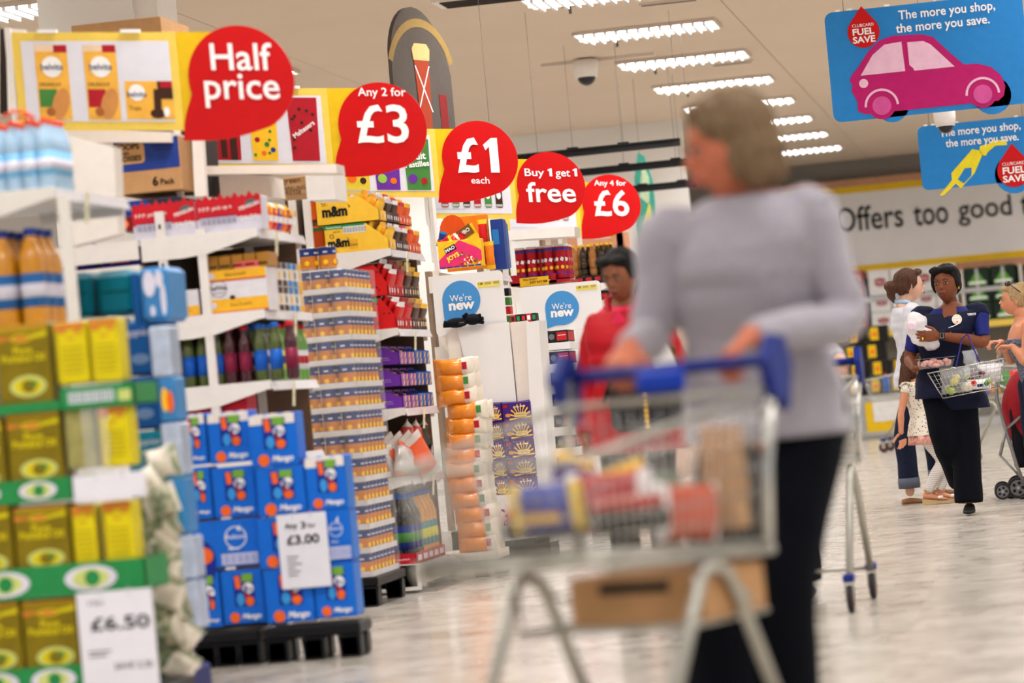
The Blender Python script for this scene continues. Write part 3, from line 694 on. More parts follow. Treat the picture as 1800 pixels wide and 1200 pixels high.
# tall arched beer header behind the flags
bm_ = MB(); Yh = 24.0; pc_ = PY(741, 120, Yh)
Wd, Hh = .78, .86
arch = empty('arched_header', 'tall dark arched header board with a beer glass picture, behind the flags', 'sign', loc=(pc_.x, Yh, PY(741, 222, Yh).z-.35), rz=math.radians(68))
f = FR((0, 0, 0)); g_ = mat('header dark', (84, 76, 70), .3)
pts = [(-Wd/2, 0), (Wd/2, 0), (Wd/2, .72)]+[(Wd/2*math.cos(math.radians(10+a)), .72+.48*math.sin(math.radians(a))*1.0) for a in range(10, 170, 10)]+[(-Wd/2, .72)]
MB().poly(f, pts, g_, 0, .03).build('board', arch)
m_ = MB(); m_.ring(f, 0, .66, .40, .46, pm('antique gold', (150, 122, 70)), .002, 20, 160); m_.build('gold_band', arch)
m_ = MB(); amber = pm('amber', (160, 60, 34)); m_.poly(f, [(-.07, .25), (.07, .25), (.10, .85), (-.10, .85)], amber, .004); m_.poly(f, [(-.105, .82), (.105, .82), (.12, .90), (.08, .94), (-.08, .94), (-.12, .90)], pm('foam', (210, 182, 120)), .005); m_.poly(f, [(-.1, .45), (-.085, .45), (.1, .78), (.085, .78)], inkw, .006); m_.poly(f, [(.1, .45), (.085, .45), (-.1, .78), (-.085, .78)], inkw, .006); m_.build('beer_glass_picture', arch)
m_ = MB()
for x, y in ((-.26, .45), (.25, .45), (.27, .2)): m_.rect(f, x-.05, y-.13, x+.05, y+.13, pm('can red', (128, 34, 34)), .003)
m_.build('can_picture', arch)
MB().box(-.02, .02, .0, .03, -1.2, 0, white).build('support_pole', arch)
# ================================================================ PRODUCTS on gondola 1
def near(x0, y0, x1, y1, Y): return bxpx(x0, y0, x1, y1, Y)
def srp(name, Y, x0, x1, z0, h, dep, base, fn, label, cat='box', group=None, slope=.35, fill=None, lip=.35):
    """shelf-ready case seen from its long side: full height at the back, dropping to a low lip at the front (+X)"""
    w = x1-x0; sx = w*(1-slope); t = empty(name, label, cat, group, loc=(x0, Y, z0))
    prof = [(0, 0), (w, 0), (w, h*lip), (sx, h), (0, h)]
    mb = MB(); mb.poly(FR((0, 0, 0)), prof, base, 0, .004); mb.poly(FR((0, dep, 0)), prof, base, 0, .004)
    mb.box(0, .004, 0, dep, 0, h, base); mb.box(w-.004, w, 0, dep, 0, h*lip, base); mb.box(0, sx, 0, dep, h-.004, h, base); mb.box(0, w, 0, dep, 0, .004, base)
    fn(mb, FR((0, 0, 0)), w, h)
    mb.build('case', t)
    if fill: fill(t, w, h, dep, sx)
    return t
penr = pm('case red', (206, 28, 40)); penp = pm('case violet', (64, 40, 120)); lav = pm('pale lavender', (216, 212, 226))
def d_pen(mb, fr, w, h):
    mb.rect(fr, 0, h*.42, w, h*1.0, penr)
    for k in range(9): mb.poly(fr, [(w*k/9, h), (w*(k+1)/9, h), (w*(k+.5)/9, h+h*.08*(1+(k*3 % 2)))], penr, .001, .003)
    mb.bars(fr, w*.05, h*.22, w*.62, h*.46, navy, .004, 22, back=lav); mb.rect(fr, w*.04, h*.47, w*.63, h*.49, penp, .004)
    mb.text(fr, w*.82, h*.72, w*.32, inkw, 'PENGUIN', a=.25, d=.004, bold=.03); mb.text(fr, w*.30, h*.72, w*.5, inkw, 'P.P.P. pick up a', a=.05, d=.004, bold=.01); mb.text(fr, w*.82, h*.36, w*.3, inkw, '24x24g', d=.004, a=.08, bold=.01)
    mb.disc(fr, w*.84, h*.84, w*.09, pm('pen green', (70, 110, 110)), .003, ry=h*.06, a=.2)
Yg = GY[1]
zA = G1s[0]
for i, (xa_, xb_) in enumerate(((230, 341), (343, 458))):
    a = PY(xa_, 404, Yg); b = PY(xb_, 395, Yg); h = .155
    mb = MB().box(0, b.x-a.x, 0, .13, 0, h, lav, bev=.003); d_pen(mb, FR((0, 0, 0)), b.x-a.x, h)
    o = mb.build('biscuit_case', label='red and white biscuit case on the top shelf of the nearer shelf end, %s one' % ['left', 'right'][i], cat='box'); o.location = (a.x, Yg+.045, zA+.002)
# flow-packed multipacks along the front of that shelf
cols5 = [crimson, penp, crimson, orange, penr, purple, orange, crimson]
for k in range(8):
    mb = MB(); M = Matrix.Translation((0, 0, .075)) @ Matrix.Rotation(.12, 4, 'Y') @ Matrix.Rotation(PI/2, 4, 'Z')
    mb.pillow(M, .10, .15, .07, cols5[k], gold if k % 2 else inkw, seed=k)
    fr_ = FR((.04, -.045, .0), (0, 1, 0), (.12, 0, 1)); mb.rect(fr_, .0, .05, .09, .08, inkw, .004); mb.rect(fr_, .02, .09, .07, .12, gold, .004)
    o = mb.build('biscuit_multipack', label='%s wrapped biscuit multipack on the top shelf edge, %s back' % (['red', 'violet', 'red', 'orange', 'bright red', 'purple', 'orange', 'red'][k], ORD[k]), cat='snack pack'); o.location = (GX-.075, Yg+.22+k*.10, zA+.004)
    o2 = dup(o, loc=(GX-.20, Yg+.25+k*.10, zA+.004), label='wrapped biscuit multipack behind the front packs, %s from the near corner' % ORD[k])
# belvita style cases on shelf B
zB = G1s[1]
mustard = pm('mustard stripe', (240, 180, 44)); rstripe = pm('red stripe', (200, 60, 30)); bw = pm('breakfast white', (226, 222, 226))
def d_bel(mb, fr, w, h, logo=True):
    mb.rect(fr, 0, h*.04, w, h*.34, mustard); mb.rect(fr, 0, 0, w, h*.05, rstripe, .002); mb.text(fr, w*.55, h*.19, w*.34, inkk, 'Duo Crunch', d=.004, bold=0, a=.03)
    mb.disc(fr, w*.1, h*.2, w*.05, lav, .003, ry=h*.07)
    if logo:
        mb.ring(fr, w*.2, h*.58, w*.13, w*.14, inkg, .003); mb.text(fr, w*.2, h*.6, w*.28, inkk, 'belVita', d=.004, bold=.015); mb.text(fr, w*.2, h*.49, w*.18, inkg, 'Breakfast', d=.004, bold=0); mb.disc(fr, w*.42, h*.36, w*.05, brown, .003, ry=h*.05)
        mb.rect(fr, 0, h*.78, w, h*1.0, mustard); mb.rect(fr, 0, h*.74, w, h*.78, rstripe, .002); mb.text(fr, w*.5, h*.89, w*.34, inkk, 'Duo Crunch', d=.004, bold=0, a=.03); mb.disc(fr, w*.1, h*.88, w*.05, lav, .003, ry=h*.07)
a = PY(364, 550, Yg); b = PY(470, 542, Yg); hB = .20
mb = MB().box(0, b.x-a.x, 0, .22, 0, hB, bw, bev=.003); d_bel(mb, FR((0, 0, 0)), b.x-a.x, hB)
o = mb.build('biscuit_case', label='white and yellow breakfast biscuit case with a round logo on the middle shelf', cat='box'); o.location = (a.x, Yg+.03, zB+.002)
a2 = PY(302, 556, Yg); b2 = PY(349, 552, Yg)
mb = MB().box(0, b2.x-a2.x, 0, .22, 0, .125, bw, bev=.003); d_bel(mb, FR((0, 0, 0)), b2.x-a2.x, .15, False)
o = mb.build('biscuit_case', label='low white and yellow biscuit case left of the shelf post', cat='box'); o.location = (a2.x, Yg+.03, zB+.002)
ob = pm('ochre pack', (168, 116, 40))
for k in range(5):
    mb = MB().box(0, .055, 0, .2, 0, .065, ob, bev=.003); mb.rect(FR((0, 0, 0)), .005, .01, .05, .02, brown)
    o = mb.build('biscuit_pack', label='ochre biscuit pack standing on the breakfast case, %s from the left' % ORD[k], cat='snack pack'); o.location = (a.x+.004+k*.059, Yg+.05, zB+hB+.004)
# upright packs along the front of shelf B
pinkp = pm('salmon pack', (232, 96, 92)); skin1 = pm('pack white', (232, 224, 216))
for k in range(8):
    c1 = [pinkp, pinkp, pinkp, brown, brown, blue, blue, mustard][k]
    for r_ in range(2):
        mb = MB().box(-.12, 0, 0, .095, 0, .115, skin1, bev=.004)
        fr_ = RF(0, 0, 0); mb.rect(fr_, .003, .085, .092, .113, c1); mb.rect(fr_, .003, .003, .092, .03, c1); mb.disc(fr_, .048, .055, .018, gold if k % 2 else inkg, .003)
        mb.rect(NF(0, 0, 0), -.117, .085, -.003, .113, c1)
        o = mb.build('biscuit_pack', label='%s biscuit pack on the middle shelf edge, %s back, %s' % (['salmon', 'salmon', 'salmon', 'brown', 'brown', 'blue', 'blue', 'mustard'][k], ORD[k], ['lower', 'upper'][r_]), cat='snack pack'); o.location = (GX-.015, Yg+.05+k*.112, zB+.003+r_*.117)
# bottles on shelf C
zC = G1s[2]
def bottle(name, h, r, body, cap, lab, label, cat='bottle', n=14, lab2=None, group=None, neck=.35, capr=None):
    cr_ = capr or r*neck*1.05
    t = empty(name, label, cat, group)
    prof = [(r*.85, 0), (r, .012), (r, h*.18), (r*.97, h*.2), (r*.97, h*.55), (r, h*.58), (r, h*.66), (r*.82, h*.76), (r*.5, h*.86), (r*neck, h*.9), (r*neck, h*.94)]
    MB().lathe(prof, (0, 0, 0), body, n).build('body', t)
    MB().lathe([(cr_, h*.92), (cr_*1.05, h*.93), (cr_*1.05, h*.99), (cr_*.9, h)], (0, 0, 0), cap, n).build('cap', t)
    lm = MB().lathe([(r*.99, h*.2), (r*.99, h*.54)], (0, 0, 0), lab, n)
    if lab2: lm.lathe([(r*1.0, h*.30), (r*1.0, h*.44)], (0, 0, 0), lab2, n)
    lm.build('paper_label', t); return t
bl_olive = mat('olive squash', (74, 86, 30), .08, var=.08, coat=.5); bl_dred = mat('dark berry squash', (66, 14, 26), .08, coat=.5); bl_green = mat('lime squash', (92, 150, 36), .08, coat=.5)
capb = mat('cap blue', (20, 96, 190), .3); capr_ = mat('cap red', (196, 24, 40), .3)
labb = pm('label blue', (24, 92, 190)); labr = pm('label magenta', (130, 30, 60)); labw = pm('label white', (226, 228, 236)); labn = pm('label navy', (34, 54, 130)); laby = pm('label lime', (226, 224, 60))
bt = {'olive': bottle('squash_bottle', .31, .036, bl_olive, capb, labb, 'x', neck=.6), 'red': bottle('squash_bottle', .31, .036, bl_dred, capr_, labr, 'x', neck=.6), 'green': bottle('squash_bottle', .31, .038, bl_green, capr_, laby, 'x', neck=.6, lab2=labn), 'white': bottle('squash_bottle', .31, .038, bl_olive, capb, labw, 'x', neck=.6, lab2=labn), 'rw': bottle('squash_bottle', .31, .038, bl_green, capr_, labw, 'x', neck=.6, lab2=crimson)}
used = {k: [0] for k in bt}
bsc = .86
def putb(k, x, y, z, lab, s=bsc):
    o = place(bt[k], used[k], (x, y, z), lab); o.scale = (s, s, s); o.rotation_euler = (0, 0, random.random()*6); return o
x0 = PY(396, 600, Yg).x
for i in range(5): putb(['red', 'red', 'olive', 'olive', 'red'][i] if i < 5 else 'red', x0+i*.072, Yg+.07, zC+.002, 'squash bottle on the third shelf, near row, %s from the left' % ORD[i])
for i in range(3): putb('olive', PY(322, 600, Yg).x+i*.068, Yg+.08, zC+.002, 'blue-labelled squash bottle left of the shelf post, %s from the left' % ORD[i])
kk = ['white', 'white', 'white', 'green', 'green', 'green', 'rw', 'rw', 'rw', 'rw', 'rw']
for j in range(11):
    for r_ in range(2): putb(kk[j], GX-.05-.078*r_, Yg+.10+j*.083, zC+.002, '%s squash bottle on the third shelf, %s row, %s back' % ({'white': 'white-labelled', 'green': 'green', 'rw': 'red-capped'}[kk[j]], ['front', 'second'][r_], ORD[j]))
# tins low on shelf D, tall bottle
redtray = pm('tray red', (186, 26, 44))
o = MB().box(0, .30, 0, .2, 0, .14, redtray, bev=.003).text(FR((0, 0, 0)), .14, .12, .2, inkw, 'DOUBLE', bold=.02, d=.003).build('drinks_case', label='dark red drinks case just under the third shelf, left of the post', cat='box'); p = PY(320, 745, Yg); o.location = (p.x, Yg+.05, p.z-.02)

# ---- jaffa style packs on the left run
jaf = pm('royal violet', (52, 32, 130))
for r_ in range(2):
    for c_ in range(2):
        a = PY(103+c_*76, 458+r_*22-c_*6, 15.25); mb = MB().box(0, .185, 0, .12, 0, .062, jaf, bev=.008); fr_ = FR((0, 0, 0)); mb.rect(fr_, .01, .05, .125, .058, gold, .002); mb.text(fr_, .09, .03, .09, orange, 'JaffaCakes', d=.003, bold=.03); mb.disc(fr_, .155, .045, .016, inkw, .002)
        o = mb.build('cake_box', label='violet cake box with a yellow stripe behind the teal packs, %s row, %s' % (['upper', 'lower'][r_], ['left', 'right'][c_]), cat='box'); o.location = (a.x, 15.25, a.z)

# ================================================================ mango juice pallets
YM = 13.95
mblue = pm('juice blue', (22, 104, 206), rough=.42, var=.03); mdark = pm('juice dark blue', (24, 44, 140)); mor = pm('juice orange', (240, 104, 34)); mlb = pm('juice light blue', (60, 150, 220))
def d_mango(mb, fr, w, h, top=False, style=0):
    if style == 2:
        mb.disc(fr, w*.12, h*.12, w*.22, mdark, .0012, ry=h*.5); mb.disc(fr, w*.18, h*.28, w*.12, mor, .003)
        mb.ring(fr, w*.66, h*.62, w*.15, w*.165, inkw, .003); mb.text(fr, w*.66, h*.64, w*.28, inkw, 'Rubicon', d=.004, bold=.01, shear=.2); mb.text(fr, w*.62, h*.38, w*.16, inkw, 'Mango', d=.004, shear=.2); mb.poly(fr, [(w*.68, h*.8), (w*.74, h*.88), (w*.73, h*.74)], inkw, .003)
        mb.bars(fr, w*.42, h*.05, w*.97, h*.28, mblue, .004, 16, back=lav); return
    if top:
        for q in (.02, .34, .66): mb.poly(fr, [(w*q, h*.80), (w*(q+.32), h*.80), (w*(q+.32), h*(.99+.02*math.sin(q*9))), (w*(q+.18), h*1.01), (w*q, h*.97)], skin1, .002)
    mb.rect(fr, w*.30, h*.34, w*.78, h*.92, mdark, .003)
    mb.rect(fr, w*.34, h*.66, w*.46, h*.9, mor, .004, a=.1); mb.rect(fr, w*.5, h*.78, w*.76, h*.93, pm('leaf lime', (120, 170, 60)), .004)
    mb.disc(fr, w*.64, h*.66, w*.13, inkw, .005, ry=h*.1, a=.5); mb.text(fr, w*.64, h*.66, w*.18, mdark, 'Ru', d=.007, shear=.2)
    mb.disc(fr, w*.44, h*.46, w*.09, mlb, .005, ry=h*.12); mb.disc(fr, w*.66, h*.42, w*.10, mor, .005, ry=h*.09); mb.rect(fr, w*.55, h*.48, w*.62, h*.62, crimson, .005, a=.3)
    mb.disc(fr, w*.27, h*.13, w*.12, mor, .003, ry=w*.12); mb.text(fr, w*.68, h*.13, w*.44, inkw, 'Mango', d=.004, bold=.03, shear=.25)
mz = {}
cells = [(315, 820, 362, 728, 1), (365, 817, 441, 725, 1), (443, 823, 527, 728, 1), (328, 915, 371, 822, 0), (373, 912, 450, 822, 0), (455, 908, 541, 822, 0), (542, 899, 614, 802, 1),
         (337, 1003, 455, 918, 2), (458, 1000, 545, 910, 0), (546, 990, 622, 898, 2), (345, 1107, 388, 1006, 0), (390, 1101, 465, 1004, 0), (470, 1097, 556, 1001, 0), (557, 1088, 629, 990, 0)]
names = ['top layer, leftmost', 'top layer, middle', 'top layer, right', 'second layer, leftmost', 'second layer, second from left', 'second layer, third from left', 'second layer, rightmost with torn white top', 'third layer, wide case on the left pallet', 'third layer, behind the price card', 'third layer, right with barcode', 'bottom layer, leftmost', 'bottom layer, second from left', 'bottom layer, third from left', 'bottom layer, rightmost']
for i, (xa_, yb2, xb_, yt_, st) in enumerate(cells):
    a = PY(xa_, yb2, YM); b = PY(xb_, yb2-(xb_-xa_)*.09, YM); w = b.x-a.x-.003; h = PY(xa_, yt_, YM).z-a.z-.004
    back = i in (0, 1, 3, 4, 7, 10, 11); yy = YM+(.05 if back else 0)
    mb = MB().box(0, w, 0, .16, 0, h, mblue, bev=.004); d_mango(mb, FR((0, 0, 0)), w, h, st == 1, st)
    mb.rect(RF(w, 0, 0), 0.01, .01, .15, h-.01, pm('juice side blue', (40, 116, 210)), .001)
    o = mb.build('juice_case', label='blue mango juice case, %s' % names[i], cat='box'); o.location = (a.x, yy, a.z)
zpt = PY(470, 1100, YM).z-.01
def pallet(loc, w, d, h, label):
    t = empty('plastic_pallet', label, 'pallet', loc=loc)
    MB().box(0, w, 0, d, h-.05, h, black, bev=.008).build('deck', t)
    for x in (0, w/2-.05, w-.10):
        for y in (0, d-.12): MB().poly(FR((x, y, 0)), [(.01, 0), (.09, 0), (.10, h-.05), (0, h-.05)], black, 0, -.0).box(x+.005, x+.095, y, y+.10, 0, h-.05, black, bev=.01).build('foot', t)
    return t
pa_ = PY(346, 1112, YM); pb_ = PY(464, 1105, YM); pallet((pa_.x-.02, YM, 0), pb_.x-pa_.x, .26, zpt, 'black plastic pallet under the left stack of blue mango cases')
pa_ = PY(466, 1100, YM); pb_ = PY(634, 1085, YM); pallet((pa_.x, YM-.03, 0), pb_.x-pa_.x, .26, zpt, 'black plastic pallet under the right stack of blue mango cases')
def pcard(c4, Y, fn, label, m=paper):
    a = PY(*c4[0], Y); b = PY(*c4[1], Y); w, h = b.x-a.x, b.z-a.z
    t = empty('price_card', label, 'price card', loc=(a.x, Y, a.z)); f = FR((0, 0, 0))
    mb = MB().rect(f, 0, 0, w, h, m, 0, .002); fn(mb, f, w, h); mb.build('card', t)
    for q in (.3, .66): MB().box(w*q, w*(q+.06), -.006, .006, h-.02, h+.012, clear).build('clip', t)
    return t
def pc1(mb, f, w, h):
    mb.text(f, w*.28, h*.83, w*.26, inkk, 'Any', d=.002, bold=.02); mb.text(f, w*.53, h*.84, w*.10, inkk, '3', h=h*.09, d=.002, bold=.02); mb.text(f, w*.70, h*.83, w*.16, inkk, 'for', d=.002, bold=.01)
    mb.text(f, w*.50, h*.65, w*.66, inkk, '£3.00', h=h*.13, d=.002, bold=.025)
    for k in range(6): mb.rect(f, w*.14, h*(.42-.05*k), w*(.14+[.24, .2, .3, .16, .26, .2][k]), h*(.435-.05*k), inkg, .002)
pcard(((497, 1036), (572, 898)), YM-.02, pc1, 'white price card reading Any 3 for 3.00 on the mango cases')

# ================================================================ tin tower (spaghetti tins in shrink-wrapped trays)
YT = 17.45; tn = pm('tin navy', (34, 58, 120)); to = pm('tin orange', (204, 124, 44)); tinm = mat('tin rim', (190, 190, 196), .25, .9)
traym = pm('tray grey', (214, 210, 208), rough=.5)
tz0, tz1 = .16, PY(560, 474, YT).z
rows_ = 13; ph_ = (tz1-tz0)/rows_; rt = .049
tp = MB().lathe([(rt*.96, 0), (rt, .004), (rt, .006)], (0, 0, 0), tinm, 14)
def tin():
    mb = MB(); hh = ph_*.93
    mb.lathe([(rt*.97, 0), (rt, .003), (rt*.985, .005), (rt*.985, hh*.62), (rt*.985, hh*.95), (rt, hh*.97), (rt*.97, hh)], (0, 0, 0), tn, 14, mats=[tinm, tinm, to, tn, tn, tinm])
    for a in range(0, 360, 60):
        A = math.radians(a); mb.rect(FR((rt*math.sin(A), -rt*math.cos(A), 0), (math.cos(A), math.sin(A), 0)), -.012, hh*.72, .012, hh*.80, lav, .002); mb.disc(FR((rt*math.sin(A), -rt*math.cos(A), 0), (math.cos(A), math.sin(A), 0)), 0, hh*.3, .014, gold, .003, n=8)
    return mb.build('tin', label='x', cat='tin', group='orange and navy tins in the wrapped tower')
tn0 = tin(); tu = [0]; tray0 = None
xT1 = PY(606, 470, YT).x; ncol = 3; nside = 7
for r_ in range(rows_):
    z = tz0+r_*ph_
    tr = MB(); xa_, xb_ = xT1-ncol*.1-.01, xT1+.005
    if tray0 is None:
        for q in ((0, xb_-xa_, 0, .004), (0, xb_-xa_, .71, .714)): tr.box(q[0], q[1], q[2], q[3], 0, .026, traym)
        for q in ((0, .004), (xb_-xa_-.004, xb_-xa_)): tr.box(q[0], q[1], 0, .714, 0, .026, traym)
        tr.box(0, xb_-xa_, 0, .714, -.003, .001, traym); tray0 = tr.build('cardboard_tray', cat='tray'); o = tray0
    else: o = dup(tray0)
    o.location = (xa_, YT, z-.002); o['label'] = 'grey cardboard tray in the tin tower, %s level from the floor' % ORD[r_]; o['group'] = 'trays of the tin tower'
    for c_ in range(ncol): place(tn0, tu, (xT1-.05-c_*.1, YT+.055, z+.002), 'tin in the wrapped tower, near side, %s row up, %s from the right' % (ORD[r_], ORD[c_]))
    for c_ in range(1, nside): place(tn0, tu, (xT1-.05, YT+.055+c_*.1, z+.002), 'tin in the wrapped tower, right side, %s row up, %s back' % (ORD[r_], ORD[c_]))
for c_ in range(2): place(tn0, tu, (xT1-.10-c_*.1, YT+.06, tz1+.003), 'loose orange and navy tin on top of the tin tower, %s' % ['right', 'left'][c_])
wrap = MB().box(xT1-ncol*.1-.02, xT1+.012, YT-.006, YT+.722, tz0-.004, tz1, clear)
solo(wrap, 'shrink_wrap', (xT1, YT, tz0), 'clear shrink wrap around the tower of orange and navy tins', 'wrapping')
pallet((xT1-ncol*.1-.03, YT-.02, 0), ncol*.1+.06, .78, tz0-.006, 'black pallet under the wrapped tin tower')

# ================================================================ GONDOLA 2
Yg = GY[2]+.02; zA, zB, zC2, zD = G2s
ylw = pm('sweet yellow', (252, 200, 60)); chb = pm('sweet brown', (74, 44, 30)); oro = pm('sweet orange', (232, 92, 26)); mred = pm('sweet red', (210, 28, 30))
def pouches(c, c2, tag_, seed, w_=.12):
    def fill(t, w, h, dep, sx):
        for k in range(3):
            mb = MB(); M = Matrix.Translation((sx+(w-sx)*(.08+.36*k), dep/2, h*(.72-.17*k))) @ Matrix.Rotation(.42, 4, 'Y') @ Matrix.Rotation(PI/2, 4, 'Z')
            mb.pillow(M, dep*.85, h*.95, .035, c, c2, seed=seed+k); mb.build('pouch', t)
            f_ = None
        mb = MB(); 
        for k in range(3): mb.rect(RF(w, dep*.06+k*dep*.3, h*.02), 0, 0, dep*.25, h*.3, c, .002, .002); mb.rect(RF(w, dep*.06+k*dep*.3, h*.02), dep*.05, h*.08, dep*.2, h*.22, bw if k != 1 else c2, .004)
        mb.build('front_window', t)
    return fill
def d_mm(big):
    def fn(mb, fr, w, h):
        if big:
            mb.text(fr, w*.30, h*.46, w*.40, inkk, 'm&m', h=h*.38, d=.005, bold=.05, a=.0); mb.text(fr, w*.53, h*.62, w*.04, brown, "'s", d=.005, bold=.02)
            mb.ring(fr, w*.13, h*.82, w*.03, w*.04, inkk, .003, n=12); mb.text(fr, w*.15, h*.69, w*.1, brown, 'PEANUT', d=.004, bold=0, a=.2)
            mb.disc(fr, w*.60, h*1.0-.008, w*.04, bw, .003, ry=h*.05)
        else:
            mb.rect(fr, 0, h*.86, w*.64, h, green, .002); mb.text(fr, w*.16, h*.925, w*.24, inkw, 'Standard Pouch', d=.004, bold=.02); mb.bars(fr, w*.30, h*.68, w*.66, h*.92, inkk, .005, 24, back=inkw)
            mb.text(fr, w*.22, h*.38, w*.34, inkk, 'm&m', h=h*.32, d=.005, bold=.05); mb.text(fr, w*.37, h*.50, w*.03, brown, "'s", d=.005); mb.ring(fr, w*.12, h*.62, w*.025, w*.035, inkk, .003, n=12)
            mb.rect(fr, w*.39, h*.12, w*.52, h*.46, mustard, .003); mb.text(fr, w*.455, h*.28, w*.11, brown, 'mini', d=.005, bold=0); mb.text(fr, w*.2, h*.76, w*.1, brown, '6071E', d=.004, bold=0)
    return fn
tt = lambda c: (lambda mb, fr, w, h: (mb.rect(fr, w*.05, h*.4, w*.3, h*.6, inkw)))
kinds = [(ylw, ylw, 'yellow'), (chb, lav, 'brown'), (chb, gold, 'brown'), (oro, mred, 'orange'), (oro, inkw, 'orange')]
lo = PY(572, 447, Yg); lo2 = GX-.01
hL = PY(572, 396, Yg).z-lo.z; up = PY(556, 390, Yg); hU = PY(556, 337, Yg).z-PY(556, 391, Yg).z
for r_ in range(2):
    z = zA+.003+r_*(hL+.004)
    for k in range(5):
        base, c2, nm = kinds[k]; yy = Yg+k*.192+.01
        x0 = (lo.x if r_ == 0 else up.x+.0)
        srp('sweet_case', yy, x0, lo2-(.0 if r_ == 0 else .04), z, hL if r_ == 0 else hU*.93, .185, base, (d_mm(r_ == 1) if k == 0 else tt(c2)), '%s sweet pouch case on the top shelf, %s row, %s back' % (nm, ['lower', 'upper'][r_], ORD[k]), fill=pouches(base, [mustard, lav, inkw, mred, gold][k], 0, k*7+r_), group='shelf-ready sweet cases')
for q, (xa_, yb2, xb_, yt_) in enumerate(((537, 388, 552, 346), (546, 440, 570, 396))):
    a_ = near(xa_, yb2, xb_, yt_, Yg+.25); mb = MB().box(0, a_[2]-a_[0], 0, .3, 0, a_[3]-a_[1], oro, bev=.003); mb.rect(FR((0, 0, 0)), 0, (a_[3]-a_[1])*.8, a_[2]-a_[0], (a_[3]-a_[1])*.92, green if q else brown)
    o = mb.build('sweet_case', label='orange case peeping out left of the yellow sweet cases, %s' % ['upper', 'lower'][q], cat='box'); o.location = (a_[0], Yg+.25, a_[1])
# red malt ball cases on shelf B
def d_mt(big):
    def fn(mb, fr, w, h):
        rr = random.Random(3+big)
        for k in range(13 if big else 9):
            x, y = rr.uniform(.08, .85), rr.uniform(.12, .9)
            if x > .62 and y > .75: continue
            mb.disc(fr, w*x, h*y, w*.025, brown, .003, n=10); mb.disc(fr, w*(x-.006), h*(y+.03), w*.009, pm('choc glint', (150, 90, 60)), .004, n=6)
        mb.text(fr, w*.24, h*.18 if big else h*.2, w*.36, inkw, 'Maltesers', d=.005, bold=.03, a=.12, shear=.2)
        if not big: mb.rect(fr, 0, h*.86, w*.6, h*.98, green, .004); mb.text(fr, w*.3, h*.92, w*.4, inkw, 'Standard pouch', d=.006, bold=.02); mb.bars(fr, 0, h*.6, w*.3, h*.84, inkk, .004, 12, back=inkw)
    return fn
for r_ in range(2):
    a_ = PY(640, 580-r_*60, Yg); h = .165
    for k in range(4):
        base = mred if k < 2 else [pm('plum case', (110, 30, 60)), kraft][k-2]
        srp('sweet_case', Yg+k*.235+.01, PY(626, 590, Yg).x, GX-.01-.03*r_, zB+.003+r_*.185, .180, .225, base, d_mt(r_ == 1) if k == 0 else tt(brown), '%s malt ball pouch case on the second shelf, %s row, %s back' % (['red', 'red', 'plum', 'brown'][k], ['lower', 'upper'][r_], ORD[k]), fill=pouches(mred if k < 2 else chb, [inkw, crimson, kraft, gold][k], 0, 50+k*5+r_), group='shelf-ready malt ball cases')
# purple cereal bar cases ×3 and blue ones behind on shelf C
pb_l = pm('bar blue', (36, 96, 190)); kelly = pm('bar lilac', (150, 90, 190))
zr = [PY(652, 720, Yg).z, PY(648, 681, Yg).z, PY(644, 642, Yg).z]
pit = (PY(650, 644, Yg).z-PY(655, 721, Yg).z)/2
for r_ in range(3):
    for k in range(4):
        base = purple if k < 2 else pb_l
        def fn(mb, fr, w, h, k=k):
            if k == 0:
                mb.bars(fr, w*.03, h*.62, w*.17, h*.92, inkk, .004, 9, back=inkw); mb.text(fr, w*.33, h*.42, w*.27, pm('logo yellow', (250, 232, 40)), 'Squares', d=.006, bold=.05, a=.06); mb.text(fr, w*.58, h*.42, w*.2, lav, 'TOTALLY', d=.004, bold=0); mb.text(fr, w*.60, h*.3, w*.22, lav, 'CHOCOLATEY', d=.004, bold=0)
        def fill(t, w, h, dep, sx, k=k, r_=r_):
            mb = MB()
            for q in range(7): mb.box(sx*.1+q*(w-.06)/7.5, sx*.1+q*(w-.06)/7.5+.012, dep*.08, dep*.92, h*(.7 if q < 5 else .45), h*(1.12 if q < 5 else .95-.1*(q-5)), [gold, kelly, brown][q % 3], bev=.003)
            mb.build('cereal_bar', t)
            mb = MB()
            for q in range(2):
                for s_ in range(2):
                    mb.rect(RF(w, dep*.03+q*dep*.48, h*(.03+.36*s_)), 0, 0, dep*.44, h*.32, [kelly if k < 2 else pb_l][0], .003, .004); mb.disc(RF(w, dep*.25+q*dep*.48, h*(.18+.36*s_)), 0, 0, dep*.13, gold, .005, ry=h*.1, n=10, a=.6)
            mb.build('front_bar', t)
        srp('cereal_bar_case', Yg+k*.235+.01, PY(650, 700, Yg).x, GX-.012, zC2+.003+r_*pit*1.0, pit*.80, .22, base, fn, '%s cereal bar case on the third shelf, %s row up, %s back' % (['purple', 'purple', 'blue', 'blue'][k], ORD[r_], ORD[k]), slope=.45, lip=.78 if k > 1 else .6, fill=fill, group='cereal bar cases')
